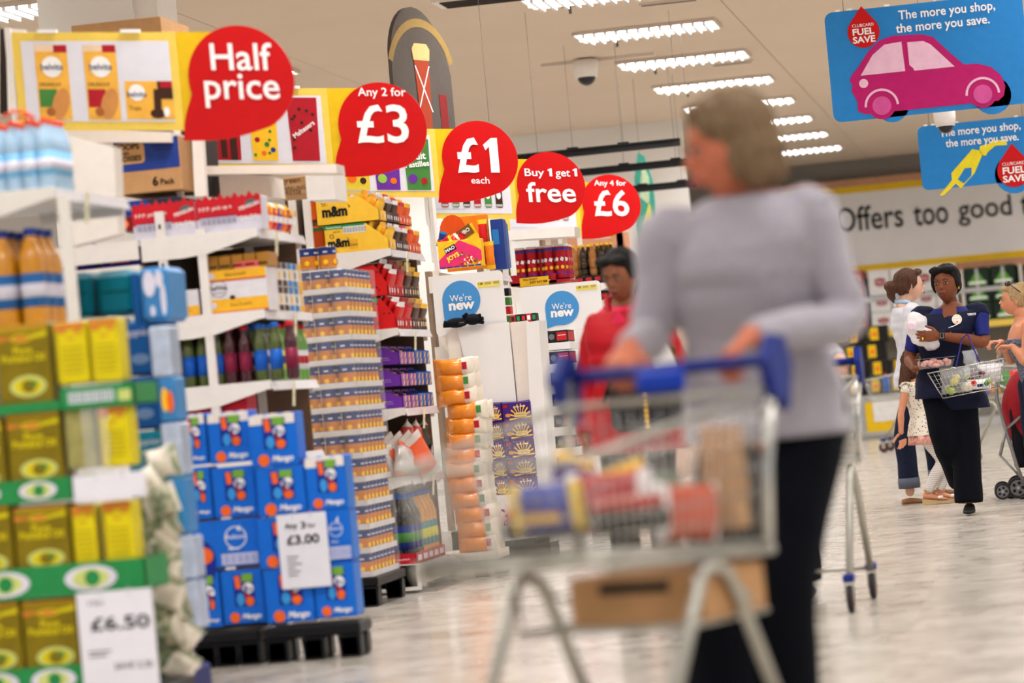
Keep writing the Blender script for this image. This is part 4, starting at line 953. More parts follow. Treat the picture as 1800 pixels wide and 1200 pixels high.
# leaning bags on shelf D
obag = mat('orange film bag', (226, 84, 24), .18, coat=.6); sil = mat('silver film', (214, 208, 204), .15, .35, coat=.6); rbag = mat('red white film', (204, 40, 36), .18, coat=.6); dkb = mat('dark film bag', (44, 34, 30), .2, coat=.5)
for k in range(5):
    mb = MB(); mb.pillow(Matrix.Identity(4), .16, .27, .05, obag if k % 2 == 0 else sil, sil, seed=90+k, wr=.02)
    o = mb.build('snack_bag', label='%s film snack bag leaning on the lower shelf, %s from the left' % (['orange', 'silver'][k % 2], ORD[k]), cat='snack bag', group='film snack bags on the lower shelf')
    o.location = (PY(668, 800, Yg).x+.045*k, Yg+.12+.03*k, zD+.105); o.rotation_euler = (0, -.55, .9)
for k in range(5):
    mb = MB(); mb.pillow(Matrix.Identity(4), .17, .30, .09, rbag if k < 3 else dkb, sil, seed=120+k, wr=.02)
    fr_ = FR((-.06, -.045, -.04)); mb.rect(fr_, 0, .0, .12, .05, inkw, .006, a=.2)
    o = mb.build('snack_bag', label='red and white film bag at the front of the lower shelf, %s back' % ORD[k], cat='snack bag', group='red film bags'); o.location = (GX-.09-.02*(k % 2), Yg+.40+.13*k, zD+.155); o.rotation_euler = (.1, .25, PI/2+.15)
for k in range(3):
    mb = MB(); mb.pillow(Matrix.Identity(4), .15, .2, .07, sil, obag, seed=140+k, wr=.025); o = mb.build('snack_bag', label='clear silver film bag at the shelf edge, %s back' % ORD[k], cat='snack bag', group='silver film bags'); o.location = (GX-.06, Yg+.13+.12*k, zD+.09); o.rotation_euler = (0, .35, 1.2)
# big squash bottles in a red tray on the base shelf
zE = zc(754, 990, 2)
tr = empty('bottle_tray', 'red cardboard tray holding the large squash bottles', 'tray', loc=(PY(676, 992, Yg).x, Yg+.02, zE+.002))
wtr = GX-.02-tr.location.x
m_ = MB().box(0, wtr, 0, .004, 0, .06, redtray).box(0, wtr, .9, .904, 0, .06, redtray).box(0, .004, 0, .9, 0, .06, redtray).box(wtr-.004, wtr, 0, .9, 0, .06, redtray).box(0, wtr, 0, .9, 0, .003, redtray)
m_.text(FR((0, 0, 0)), wtr*.45, .028, wtr*.7, inkw, 'DOUBLE CONCENTRATE', d=.003, bold=.02)
for q in range(5): m_.rect(RF(wtr, .05+q*.17, .015), 0, 0, .12, .03, lav, .002)
m_.build('tray', tr)
bk = mat('black squash', (14, 8, 12), .06, coat=.6); ys_ = mat('orange squash', (226, 150, 24), .06, coat=.6, var=.05); clr = mat('lemon squash', (206, 190, 110), .06, coat=.6)
robin = [bottle('squash_bottle', .37, .055, c_, capb, l_, 'x', neck=.42, lab2=l2, n=18) for c_, l_, l2 in ((bk, labn, leafg), (ys_, pm('label teal', (70, 150, 160)), laby), (clr, labw, mlb))]
ur_ = [[0], [0], [0]]
hs_ = (zc(700, 868, 2)-zE)/.37*.98
for j in range(7):
    k = 0 if j < 3 else (1 if j < 5 else 1)
    if j == 2: k = 0
    o = place(robin[k], ur_[k], (GX-.09, Yg+.10+j*.123, zE+.006), '%s large squash bottle in the red tray, front row, %s back' % (['black', 'orange', 'lemon'][k], ORD[j])); o.scale = (hs_*.98, hs_*.98, hs_)
for j in range(3):
    o = place(robin[[0, 0, 2][j]], ur_[[0, 0, 2][j]], (tr.location.x+.06+(0 if j < 2 else .0), Yg+.09+.12*j, zE+.006), '%s large squash bottle in the red tray, back row, %s' % (['black', 'black', 'lemon'][j], ORD[j])); o.scale = (hs_*.98, hs_*.98, hs_)

# ================================================================ stack of orange bags on black legs
YO = 19.45; orb = mat('orange pasta bag', (236, 140, 36), .2, coat=.6, var=.12, scale=9); orl = mat('bag end film', (226, 214, 196), .25, coat=.5)
nrow = 13
zb0 = PY(850, 968, YO).z; zt0 = PY(800, 632, YO).z; stp = (zt0-zb0)/nrow
xr_at = lambda i: PY(829 + (i > 1)*14 + (i > 3)*10 + (i > 7)*8, 640+i*26, YO).x
for i in range(nrow):
    xr2 = [829, 832, 836, 854, 852, 853, 852, 852, 856, 860, 868, 872, 874][i]; py_ = 645+i*26; xR_ = PY(xr2, py_, YO).x; wB = .24
    zi = zt0-(i+.5)*stp
    for j in range(2):
        mb = MB(); M = Matrix.Rotation(PI/2, 4, 'Y'); mb.pillow(M, stp*1.30, wB, .17, orb, None, seed=200+i*2+j, wr=.014, crimp=.05)
        # local z -> x ; white end
        e2 = MB()
        b0 = len(mb.f)
        i2 = mb._mi(orl)
        for fi in range(len(mb.f)):
            cx_ = sum(mb.v[q][0] for q in mb.f[fi])/len(mb.f[fi])
            if cx_ > wB*.2: mb.mi[fi] = i2
        mb.rect(FR((wB*.25, -.083, -stp*.2)), 0, 0, .03, stp*.5, leafg if i % 2 else crimson, .004)
        o = mb.build('pasta_bag', label='orange bag with a pale end in the tall stack, %s down%s' % (ORD[i], ['', ', back column'][j]), cat='bag', group='orange bags in the tall stack'); o.location = (xR_-wB/2, YO+.09+j*.19, zi); o.rotation_euler = (0, 0, random.uniform(-.05, .05))
t = empty('display_stand', 'black-legged stand carrying the tall stack of orange bags', 'display', loc=(PY(874, 960, YO).x-.42, YO, 0))
MB().box(0, .42, 0, .42, zb0-.05, zb0-.004, cream).build('base_board', t)
for x, y in ((.27, .02), (.34, .3), (.02, .3), (.02, .02)): MB().box(x, x+.085, y, y+.085, 0, zb0-.05, black, bev=.008).build('leg', t)
MB().poly(FR((.38, -.03, zb0)), [(0, 0), (.045, 0), (-.03, .43), (-.07, .43)], clear, 0, .01).build('side_guard', t)
# ================================================================ display bins
def teardrop(f, m_, cx, cy, r, c, d=.003, th=0):
    pts = [(cx+r*math.cos(math.radians(a)), cy+r*math.sin(math.radians(a))) for a in range(-100, 186, 8)] + [(cx-r*.99, cy-r*.6), (cx-r*.97, cy-r*1.12), (cx-r*.5, cy-r*1.0)]
    m_.poly(f, pts, c, d, th)
nb = pm('badge blue', (70, 142, 204), rough=.4, var=.01)
def bin_(Y, bl, tr_, drop_, rpx, lab, tik, flapL, body, flapR, label):
    a = PY(*bl, Y); b = PY(*tr_, Y); t = empty('display_bin', label, 'display', loc=(a.x, Y, 0)); f = FR((0, Y, 0))
    m_ = MB().rrect(f, a.x, a.z, b.x, b.z, .03, cardw, 0, .02); wp(m_, 'header_board', t)
    m_ = MB(); c_ = PY(*drop_, Y); teardrop(f, m_, c_.x, c_.z, rpx*Y/FPX, nb, .003); wp(m_, 'blue_badge', t, label='blue teardrop badge')
    m_ = MB(); r = rpx*Y/FPX; m_.text(f, c_.x-r*.02, c_.z+r*.12, r*1.14, inkw, "We're", h=r*.36, d=.006, bold=0); m_.text(f, c_.x, c_.z-r*.32, r*1.36, inkw, 'new', h=r*.38, d=.006, bold=.04); wp(m_, 'badge_lettering', t)
    m_ = MB(); q0 = PY(*tik[0], Y); q1 = PY(*tik[1], Y); m_.rect(f, q0.x, q0.z, q1.x, q1.z, pm('ticket yellow', (232, 212, 96)), .003); w = q1.x-q0.x; h = q1.z-q0.z
    m_.text(f, q0.x+w*.14, q0.z+h*.65, w*.2, inkk, '1.50', d=.005, bold=.03)
    for k in range(3): m_.rect(f, q0.x+w*.32, q0.z+h*(.5+.14*k), q0.x+w*.6, q0.z+h*(.56+.14*k), inkg, .005); m_.rect(f, q0.x+w*.7, q0.z+h*(.5+.14*k), q0.x+w*.95, q0.z+h*(.56+.14*k), inkg, .005)
    wp(m_, 'ticket', t)
    for nm, quad, dy_, th_ in (('side_flap', flapL, .04, .3), ('front_panel', body, -.0, .02), ('edge_post', flapR, -.02, .35)):
        m_ = MB().poly(FR((0, Y-.06+dy_, 0)), [(PY(x, y, Y).x, PY(x, y, Y).z) for x, y in quad], cardw if nm != 'side_flap' else shade, 0, th_); wp(m_, nm, t)
    return t
Y3 = 21.3
b1 = bin_(Y3, (768, 592), (882, 474), (811, 527), 34.5, None, ((840, 506), (879, 492)), [(785, 578), (806, 574), (822, 700), (838, 708), (800, 712)], [(806, 576), (897, 566), (910, 705), (838, 709)][0:4], [(928, 567), (950, 563), (978, 950), (946, 955)], 'white display bin with a blue round badge, nearer of the two')
f_ = FR((0, Y3-.05, 0))
m_ = MB().poly(f_, [(PY(x, y, Y3).x, PY(x, y, Y3).z) for x, y in ((899, 567), (930, 563), (944, 700), (912, 705))], shade, 0, .02); wp(m_, 'front_panel', b1)
# fill behind so the bin has a body, and shelf card box under the badge board
m_ = MB().poly(FR((0, Y3+.0, 0)), [(PY(x, y, Y3).x, PY(x, y, Y3).z) for x, y in ((770, 592), (884, 572), (945, 566), (972, 948), (866, 955), (845, 708))], shade, 0, .35); wp(m_, 'bin_body', b1)
m_ = MB(); mb_a = near(866, 952, 976, 862, Y3); m_.poly(FR((0, Y3-.12, 0)), [(PY(x, y, Y3-.12).x, PY(x, y, Y3-.12).z) for x, y in ((862, 872), (972, 862), (984, 940), (870, 953))], cardw, 0, .12)
fb = FR((0, Y3-.12, 0)); c_ = PY(908, 912, Y3-.12); m_.text(fb, c_.x, c_.z, .26, dpurple, 'Cadbury', h=.14, d=.004, bold=.0, shear=.25)
wp(m_, 'white_base', b1, label='white base with purple script lettering')
wp(MB().box(PY(880, 950, Y3).x, PY(970, 950, Y3).x, Y3-.08, Y3+.3, 0, PY(920, 945, Y3).z, black), 'plinth', b1)
def d_dm(full):
    def fn(mb, fr, w, h):
        for k in range(10):
            A = PI*k/9; mb.poly(fr, [(w*.62, h*.12), (w*.62+w*.42*math.cos(A)*.9, h*.12+h*.75*math.sin(A)), (w*.62+w*.42*math.cos(A+.12)*.9, h*.12+h*.75*math.sin(A+.12))], gold if full else lav, .003)
        mb.rect(fr, w*.42, h*.18, w*.84, h*.42, pm('chocolate cream', (216, 190, 120)), .005, a=.05); mb.text(fr, w*.62, h*.3, w*.34, brown, 'CARAMEL', d=.007, bold=0)
        mb.text(fr, w*.62, h*.72, w*.42, inkw, 'Dairy Milk', d=.006, bold=.02, shear=.2); mb.rect(fr, w*.05, h*.7, w*.2, h*.86, crimson, .004); mb.disc(fr, w*.2, h*.3, w*.1, bisc, .004)
    return fn
Yd = Y3-.10; ux = [0]; x_l = PY(852, 740, Yd).x; wdm = .128
pz_ = (PY(880, 740, Yd).z-PY(886, 862, Yd).z)
dmp = case('chocolate_case', .118, .118, .09, dpurple, d_dm(True), 'x', 'box', 'purple chocolate cases in the bin')
u_ = [0]
for r_ in range(5):
    for c_ in range(3):
        a_ = PY([846, 853, 856, 858, 860][r_]+c_*0, 742+r_*33, Yd)
        x = PY(938+[0, 3, 6, 9, 12][r_]*.55, 735+33*r_, Yd).x-(3-c_)*.195/1.0*.5*1.02+.0
        if c_ == 0: continue
        o = place(dmp, u_, (PY([0, 852, 884][c_]+r_*3, 742+r_*33-[0, 0, 3][c_], Yd).x, Yd-.0, PY(870, 742+r_*33, Yd).z), 'purple chocolate case in the display bin, %s row from the top, %s' % (ORD[r_], ['', 'left', 'right'][c_])); o.scale = ([1, .95, 1.55][c_], 1, 1)
# Y3 top goods
YH = 21.7
def upbox(px4, Y, dep, base, fn, label, lean=0):
    a_ = near(*px4, Y); w, h = a_[2]-a_[0], a_[3]-a_[1]; mb = MB().box(0, w, 0, dep, 0, h, base, bev=.003); fn(mb, FR((0, 0, 0)), w, h); o = mb.build('sweet_case', label=label, cat='box'); o.location = (a_[0], Y, a_[1]); o.rotation_euler = (0, lean, 0); return o
hor = pm('gummy orange', (236, 130, 30))
def d_har(mb, fr, w, h):
    mb.disc(fr, w*.2, h*.75, w*.3, pm('gummy red orange', (216, 80, 24)), .001, ry=h*.3); mb.rect(fr, w*.18, h*.25, w*.82, h*.78, gold, .002, a=.45); mb.rect(fr, w*.30, h*.60, w*.66, h*.80, pm('logo brown', (120, 90, 40)), .004, a=.5); mb.text(fr, w*.40, h*.68, w*.42, inkw, 'HARIBO', d=.006, a=.5, bold=.03)
    rr = random.Random(5)
    for k in range(34): mb.disc(fr, w*rr.uniform(.42, .8), h*rr.uniform(.24, .52), w*.03, rr.choice([crimson, leafg, gold, brown, inkw]), .005+.0002*k, n=7)
upbox((787, 478, 855, 376), YH+.12, .05, hor, d_har, 'orange gummy sweet box standing behind the pink one')
def d_mao(mb, fr, w, h):
    mb.poly(fr, [(0, h*.3), (w*.5, h), (w, h*.6), (w, h*.2), (w*.35, 0), (0, 0)], pm('chew pink', (226, 50, 110)), .002); mb.poly(fr, [(0, h*.62), (0, h), (w*.25, h)], gold, .003); mb.poly(fr, [(w*.7, h), (w, h), (w, h*.55)], gold, .003)
    mb.rect(fr, w*.15, h*.60, w*.42, h*.80, inkk, .004, a=.4); mb.text(fr, w*.28, h*.70, w*.24, inkw, 'MAO', d=.006, a=.4, bold=.04); mb.text(fr, w*.34, h*.38, w*.32, pm('chew yellow', (250, 230, 60)), 'JOYS', d=.006, a=.4, bold=.04)
    rr = random.Random(8)
    for k in range(40): x = rr.uniform(.5, .95); mb.rect(fr, w*x, h*rr.uniform(.1, .62), w*(x+.05), h*rr.uniform(.1, .62), rr.choice([crimson, leafg, gold, inkw, brown]), .005+.0002*k, a=rr.uniform(0, 3)) if False else mb.disc(fr, w*x, h*rr.uniform(.1, .1+.9*(1.05-x)), w*.03, rr.choice([crimson, leafg, gold, inkw, mor]), .005+.0002*k, ry=h*.03, n=6, a=rr.uniform(0, 3))
    for k in range(6): mb.rect(fr, w*(.01+k*.165), 0, w*(.15+k*.165), h*.05, navyb, .006)
upbox((773, 473, 844, 418), YH-.28, .12, gold, d_mao, 'pink and yellow chew box on the shelf above the nearer bin')
for k, (px4, c_, nm, fn) in enumerate((((853, 470, 866, 384), rbag, 'red', None), ((866, 472, 880, 392), hor, 'orange', None), ((868, 472, 884, 382), navyb, 'blue', None))):
    pass
for k, (x0_, y0_, hh, c_, nm) in enumerate(((848, 440, .20, mred, 'bright red'), (856, 472, .17, crimson, 'dark red'), (864, 474, .18, hor, 'orange'))):
    mb = MB(); mb.pillow(Matrix.Identity(4), .06, hh, .05, c_, gold, seed=300+k); a_ = PY(x0_+4, y0_, YH+.0); o = mb.build('sweet_bag', label='%s sweet bag beside the orange gummy box' % nm, cat='sweet bag'); o.location = (a_.x, YH-.05*k, a_.z+hh/2)
for k in range(3): upbox((869+k*2, 474-k*1, 883+k*2, 384+k*4), YH+.0+.14*k, .12, navyb if k != 1 else blue, lambda mb, fr, w, h: mb.rect(fr, w*.1, h*.5, w*.6, h*.8, blue), '%s blue sweet box right of the orange gummy box' % ['nearest', 'middle', 'farthest'][k])
for k in range(4):
    mb = MB(); mb.pillow(Matrix.Rotation(1.2-.3*k, 4, 'Y'), .05, .10, .035, [crimson, rbag, mred, navyb][k], [gold, inkw, crimson, blue][k], seed=330+k, wr=.02); a_ = PY(780+k*11 if k < 3 else 768, 425-k*2, YH-.24); o = mb.build('sweet_bag', label='loose %s sweet bag on top of the pink and yellow chew box, %s' % (['crimson', 'foil red', 'red', 'blue'][k], ORD[k]), cat='sweet bag'); o.location = (a_.x, YH-.22+.05*k, a_.z)
# black gloves
g = empty('gloves', 'pair of black gloves lying on the edge of the nearer white bin', 'gloves', loc=PY(815, 566, Y3-.1))
mb = MB()
mb.ell((-.045, 0, 0), (.075, .04, .032), mat('black wool', (16, 18, 26), .9, bump=.6, scale=120), nu=14, nv=8); mb.ell((.06, 0, .012), (.055, .05, .036), MATS['black wool'], nu=14, nv=8); mb.build('palm', g)
for k, (x0_, z0_, x1_, z1_) in enumerate(((-.09, .0, -.125, .01), (-.09, -.015, -.13, -.012), (.09, .01, .13, .012), (.09, -.005, .13, -.014), (.08, .025, .115, .034), (.0, .03, .03, .05))): MB().tube([(x0_, -.01, z0_), (x1_, -.015, z1_)], .012, MATS['black wool'], n=8).build('finger', g)
MB().rect(FR((-.03, -.045, -.02)), 0, 0, .05, .035, inkk, 0, .002).rect(FR((-.03, -.046, -.02)), .01, .015, .04, .02, inkg, .001).build('paper_band', g)

Y4 = 24.45
b2_ = bin_(Y4, (920, 585), (1054, 492), (988, 541), 30.5, None, ((1013, 511), (1049, 499)), [(978, 585), (995, 582), (1010, 860), (985, 862)], [(978, 583), (1056, 577), (1080, 850), (1000, 858)], [(1000, 585), (1016, 583), (1036, 860), (1018, 862)], 'white display bin with a blue round badge, farther of the two')
m_ = MB().poly(FR((0, Y4+.0, 0)), [(PY(x, y, Y4).x, PY(x, y, Y4).z) for x, y in ((920, 586), (1056, 576), (1090, 860), (1000, 866), (990, 880), (970, 880))], shade, 0, .35); wp(m_, 'bin_body', b2_)
wp(MB().box(PY(975, 880, Y4).x, PY(1085, 870, Y4).x, Y4, Y4+.3, 0, PY(1000, 872, Y4).z+.02, black), 'plinth', b2_)
o = upbox((994, 676, 1014, 636), Y4-.12, .06, dpurple, d_dm(True), 'purple chocolate pack poking out of the farther bin')
# tower of red and black cartons in white trays
YC = 23.2; rc = pm('sauce red', (196, 40, 44)); bc = pm('sauce black', (34, 36, 38))
tt_ = None
n8 = 9; tw = .175
for i in range(n8):
    y_ = 602+i*37; p = PY(957+i*3.1, y_, YC); hgt = .075
    mb = MB().box(0, tw, 0, .36, 0, .05, cardw, bev=.003); o = mb.build('carton_tray', label='white cardboard tray in the narrow sauce tower, %s from the top' % ORD[i], cat='tray', group='trays of the sauce tower'); o.location = (p.x, YC, p.z-.058)
    mb = MB().box(.008, tw-.012, 0, .34, 0, .082, bc, bev=.004); fr_ = FR((0, 0, 0)); mb.rect(fr_, tw*.5, .012, tw*.9, .07, rc, .002); mb.text(fr_, tw*.7, .05, tw*.3, inkw, 'LATE', d=.004) if False else mb.rect(fr_, tw*.55, .045, tw*.85, .05, inkw, .004); mb.disc(fr_, tw*.3, .04, .02, inkg, .003)
    mb.rect(RF(tw-.012, 0, 0), .02, .01, .32, .07, rc, .002)
    o = mb.build('sauce_carton', label='black and red sauce carton in the narrow tower, %s from the top' % ORD[i], cat='box', group='sauce cartons in the tower'); o.location = (p.x, YC+.008, p.z-.006)
wp_ = MB().box(PY(953, 590, YC).x-.0, PY(1003, 590, YC).x+.12, YC-.01, YC+.01, 0, .02, black)
t = empty('tower_base', 'low black base under the narrow sauce tower', 'base', loc=(PY(975, 900, YC).x, YC, 0)); zlow = PY(957+8*3.1, 602+8*37, YC).z-.06
MB().box(0, tw+.02, .0, .36, 0, zlow, cardw).build('cardboard_base', t); MB().box(.01, tw, .02, .34, -.0, .03, black).build('foot', t)
for i in range(5):
    p = PY(898+i*9.2, 568-i*.9, 21.45); mb = MB().box(0, .032, 0, .10, 0, .052, [rc, bc, bc, rc, bc][i], bev=.003); mb.rect(FR((0, 0, 0)), .006, .012, .026, .04, [bc, green, rc, inkw, green][i])
    o = mb.build('sauce_carton', label='small %s carton in the row on top of the nearer bin, %s from the left' % (['red', 'black', 'black', 'red', 'black'][i], ORD[i]), cat='box'); o.location = (p.x, 21.45, p.z)
# gap goods between bins: small green/red packs column
for i in range(5):
    p = PY(886+i*1.5, 520+i*16, 22.3); mb = MB().box(0, .035, 0, .1, 0, .05, [bc, leafg, rc, leafg, bc][i], bev=.003); o = mb.build('small_pack', label='small pack in the gap right of the nearer badge board, %s from the top' % ORD[i], cat='box'); o.location = (p.x, 22.3, p.z)
# red crisp tubes
YP = 24.85; tr_ = pm('tube red', (176, 20, 36)); tg = pm('tube green', (60, 120, 50)); tl_ = pm('tube lid', (214, 206, 214))
def tube_(c, label):
    t = empty('crisp_tube', label, 'crisps', 'crisp tubes'); r, h = .037, .245
    mb = MB().lathe([(r, 0), (r, .01), (r, h-.01), (r, h-.008)], (0, 0, 0), c, 18)
    for A in (-.55, .5, 1.6, 2.7, 3.9):
        f = FR((r*math.sin(A), -r*math.cos(A), 0), (math.cos(A), math.sin(A), 0)); mb.rect(f, -.013, h*.52, .013, h*.62, inkw, .001, a=1.2); mb.disc(f, 0, h*.33, .014, gold, .002, n=10); mb.rect(f, -.012, h*.12, .012, h*.2, purple if c is tr_ else gold, .002); mb.rect(f, -.016, h*.84, .016, h*.92, navyb, .001)
    mb.build('tube_body', t); MB().lathe([(r*1.04, h-.012), (r*1.04, h), (r*.98, h+.004)], (0, 0, 0), tl_, 18).build('lid', t); return t
tR = tube_(tr_, 'x'); tG = tube_(tg, 'x'); uR, uG = [0], [0]
zP = PY(950, 494, YP).z
place(tG, uG, (PY(886, 490, YP).x, YP+.1, zP), 'green crisp tube left of the red ones')
for i, x in enumerate((911, 931, 945, 961, 981)): place(tR, uR, (PY(x, 485, YP).x+.02, YP+.05+(.06 if i == 2 else 0), zP+.01), 'red crisp tube on the display, %s from the left' % ORD[i])
for i in range(6): place(tR, uR, (PY(985, 485, YP).x+.02-(i % 2)*.08, YP+.15+(i//2)*.09, zP+.01), 'red crisp tube in the row running back, %s' % ORD[i])
for i in range(4): place(tR, uR, (PY(911, 485, YP).x+.02+i*.075, YP+.14, zP+.01), 'red crisp tube in the second row, %s from the left' % ORD[i])
t = empty('crisp_tray', 'red cardboard tray with yellow lettering holding the crisp tubes', 'tray', loc=(PY(897, 492, YP).x, YP, zP-.0))
wT = PY(1000, 492, YP).x-t.location.x
MB().poly(FR((0, 0, 0)), [(0, -.02), (wT*.78, -.02), (wT*.8, .05), (wT*.72, .05), (wT*.68, .0), (wT*.2, .0), (wT*.16, .06), (0, .06)], crimson, 0, .004).box(0, wT, 0, .5, -.02, .0, crimson).poly(RF(wT*.79, 0, 0), [(0, -.02), (.5, -.02), (.5, .05), (.0, .05)], crimson, 0, .004).build('tray', t)
mb = MB(); fr_ = FR((0, 0, 0)); mb.rect(fr_, wT*.16, -.03, wT*.66, .035, gold, .003, .002); mb.text(fr_, wT*.34, .02, wT*.26, inkk, "YOU DON'T", d=.006, bold=.02); mb.text(fr_, wT*.48, -.005, wT*.3, inkk, "JUST EAT 'EM", d=.006, bold=.02); mb.build('yellow_banner', t)
# cola bottles and red-black cartons on the farthest shelf
YK = 28.05; cola = mat('cola', (36, 16, 8), .05, coat=.6); amb = mat('amber drink', (170, 110, 50), .05, coat=.6)
cb = {k: bottle('cola_bottle', .26, .034, c_, gold, l_, 'x', neck=.42) for k, c_, l_ in (('a', cola, cola), ('b', amb, amb))}
uc = {'a': [0], 'b': [0]}
zK = G5s[0]+.08
for i in range(9):
    k = 'b' if i in (0, 1, 4) else 'a'
    place(cb[k], uc[k], (PY(1010+i*8.2, 480, YK).x, YK+.06+.05*(i % 2), zK), '%s bottle with a gold cap on the farthest shelf, %s from the left' % ({'a': 'dark', 'b': 'amber'}[k], ORD[i]))
for i in range(5):
    mb = MB().box(0, .072, 0, .2, 0, .075, bc, bev=.003); fr_ = FR((0, 0, 0)); mb.rect(fr_, .012, .03, .06, .06, rc, .003); mb.text(fr_, .036, .045, .04, inkw, 'tasty', d=.005) if False else None
    o = mb.build('drinks_carton', label='black and red carton under the cola bottles, %s from the left' % ORD[i], cat='box'); p = PY(1012+i*16, 499-i*1.4, YK); o.location = (p.x, YK+.0, G5s[0]+.002)
for r_ in range(3):
    for i in range(4):
        mb = MB().box(0, .075, 0, .2, 0, .085, bc if (i+r_) % 2 else rc, bev=.003); mb.rect(FR((0, 0, 0)), .015, .03, .06, .06, rc if (i+r_) % 2 else inkw, .003)
        p = PY(1040+i*16+r_*3, [530, 570, 606][r_]-i*1.4, YK); o = mb.build('drinks_carton', label='small carton on the farthest shelf end, %s row, %s across' % (ORD[r_], ORD[i]), cat='box'); o.location = (p.x, YK, G5s[r_+1]+.002)
# wooden display and flag at the back
wd = empty('wooden_stand', 'pale wooden display frame behind the cola bottles', 'display', loc=(PY(1000, 470, 34).x, 34, 0)); wl = mat('pale wood', (190, 132, 100), .5, rgb2=(206, 150, 116), stretch=(1, 1, 12))
zt_ = PY(1050, 412, 34).z
W_ = PY(1100, 470, 34).x-wd.location.x
for x in (.0, .12, .36, .40): MB().box(W_*x*2.2, W_*x*2.2+.12, 0, .1, 0, zt_, wl).build('board', wd)
MB().box(0, W_, .02, .5, zt_-.30, zt_-.24, wl).build('shelf', wd); MB().box(W_*.3, W_, .02, .5, zt_-.1, zt_-.05, wl).build('shelf', wd); MB().box(0, W_, .5, .52, 0, zt_-.02, mat('pink board', (190, 150, 140), .6)).build('back_panel', wd)
fl_ = empty('feather_banner', 'tall thin teal and yellow blade flag at the back left of the trolley shopper', 'flag', loc=PY(1140, 410, 36.5)); f = FR((0, 0, 0))
MB().poly(f, [(-.08, -.3), (.04, -.6), (.10, .1), (.10, .55), (.03, .84), (-.04, .88), (-.10, .6), (-.12, .1)], pm('teal print', (70, 170, 150)), 0, .02).poly(f, [(-.03, -.5), (.08, .0), (.04, .35), (-.04, .1)], pm('lemon print', (230, 222, 70)), .002).poly(f, [(-.06, .4), (.04, .3), (.06, .6), (.0, .78)], pm('pale mint', (200, 226, 190)), .002).build('flag', fl_)
MB().tube([(0, .03, -fl_.location.z), (0, .03, .5)], .015, white).build('pole', fl_)
cl_ = MB().box(0, .5, 0, .5, 0, PY(1160, 405, 38).z, mat('peach panel', (206, 176, 158), .6)); cl_.rect(FR((0, 0, 0)), .04, .4, .46, 1.9, mat('peach inset', (196, 164, 146), .6), .004); o = cl_.build('display_cabinet', label='pale peach cabinet far behind the farthest flag', cat='cabinet'); o.location = (PY(1122, 405, 38).x, 38, 0)
# ================================================================ LEFT FOREGROUND
YO1 = 11.15
oliv = pm('tin olive', (168, 148, 20), var=.10, scale=12); olid = pm('tin dark olive', (126, 108, 14), var=.12, scale=10); lemon = pm('tin lemon', (214, 196, 14)); tor = pm('tin orange', (232, 120, 30)); pl_ = pm('pale olive', (196, 206, 120))
def tin_big(w, h, slim, wrap=False):
    mb = MB().box(0, w, 0, .12, 0, h, pm('wrapped olive', (150, 144, 84), var=.15) if wrap else (lemon if slim else olid), bev=.006); f = FR((0, 0, 0))
    if wrap: return mb
    if slim:
        mb.rect(f, w*.04, h*.88, w*.96, h*.99, tor, .001); mb.disc(f, w*.24, h*.86, w*.16, tor, .002, ry=h*.035); mb.disc(f, w*.74, h*.84, w*.13, tor, .002, ry=h*.03); mb.rect(f, w*.4, h*.72, w*.62, h*.75, tor, .002); mb.rect(f, w*.04, h*.03, w*.10, h*.86, oliv, .002)
        for k in range(6): mb.rect(f, w*.2, h*(.18+.08*k), w*.84, h*(.20+.08*k), oliv, .002)
    else:
        mb.rect(f, w*.02, h*.91, w*.98, h*.995, oliv, .001)
        for k in range(7): mb.rect(f, w*(.03+.14*k), h*.94, w*(.10+.14*k), h*.99, tor, .002)
        mb.poly(f, [(w*.02, h*.80), (w*.3, h*.83), (w*.3, h*.86), (w*.02, h*.87)], tor, .002); mb.poly(f, [(w*.65, h*.82), (w*.97, h*.84), (w*.97, h*.9), (w*.65, h*.86)], lemon, .002)
        mb.disc(f, w*.48, h*.83, w*.19, lemon, .002, ry=h*.05); mb.disc(f, w*.48, h*.83, w*.15, tor, .003, ry=h*.035)
        mb.text(f, w*.5, h*.69, w*.34, lemon, 'Pure', d=.002, bold=.03); mb.text(f, w*.5, h*.60, w*.8, lemon, 'Pomace Oil', d=.002, bold=.03)
        mb.disc(f, w*.55, h*.26, w*.34, pl_, .002, ry=h*.13); mb.disc(f, w*.55, h*.26, w*.27, lemon, .003, ry=h*.095); mb.disc(f, w*.56, h*.26, w*.13, olid, .004, ry=h*.08); mb.disc(f, w*.66, h*.29, w*.07, leafg, .005, ry=h*.035)
    return mb
tins = [(2, 722, 96, 573, 0, 'top row, leftmost'), (102, 678, 159, 568, 1, 'top row, middle'), (163, 674, 215, 562, 1, 'top row, right'),
        (-85, 885, 15, 742, 0, 'second row, cut by the left edge'), (20, 864, 115, 728, 0, 'second row, left'), (120, 826, 172, 720, 2, 'second row, under cloudy film'), (178, 822, 232, 716, 1, 'second row, right'),
        (-68, 1032, 28, 893, 0, 'third row, cut by the left edge'), (32, 1018, 128, 892, 0, 'third row, left'), (133, 1002, 174, 888, 1, 'third row, middle'), (187, 998, 240, 882, 1, 'third row, right'),
        (-52, 1200, 44, 1062, 0, 'bottom row in view, cut by the left edge'), (48, 1194, 145, 1056, 0, 'bottom row in view, right'), (148, 1180, 200, 1050, 1, 'bottom row in view, behind the 6.50 card'), (203, 1175, 255, 1046, 1, 'bottom row in view, rightmost behind the 6.50 card'),
        (-40, 1370, 60, 1230, 0, 'lowest row, left'), (64, 1362, 160, 1224, 0, 'lowest row, middle'), (164, 1355, 262, 1215, 0, 'lowest row, right')]
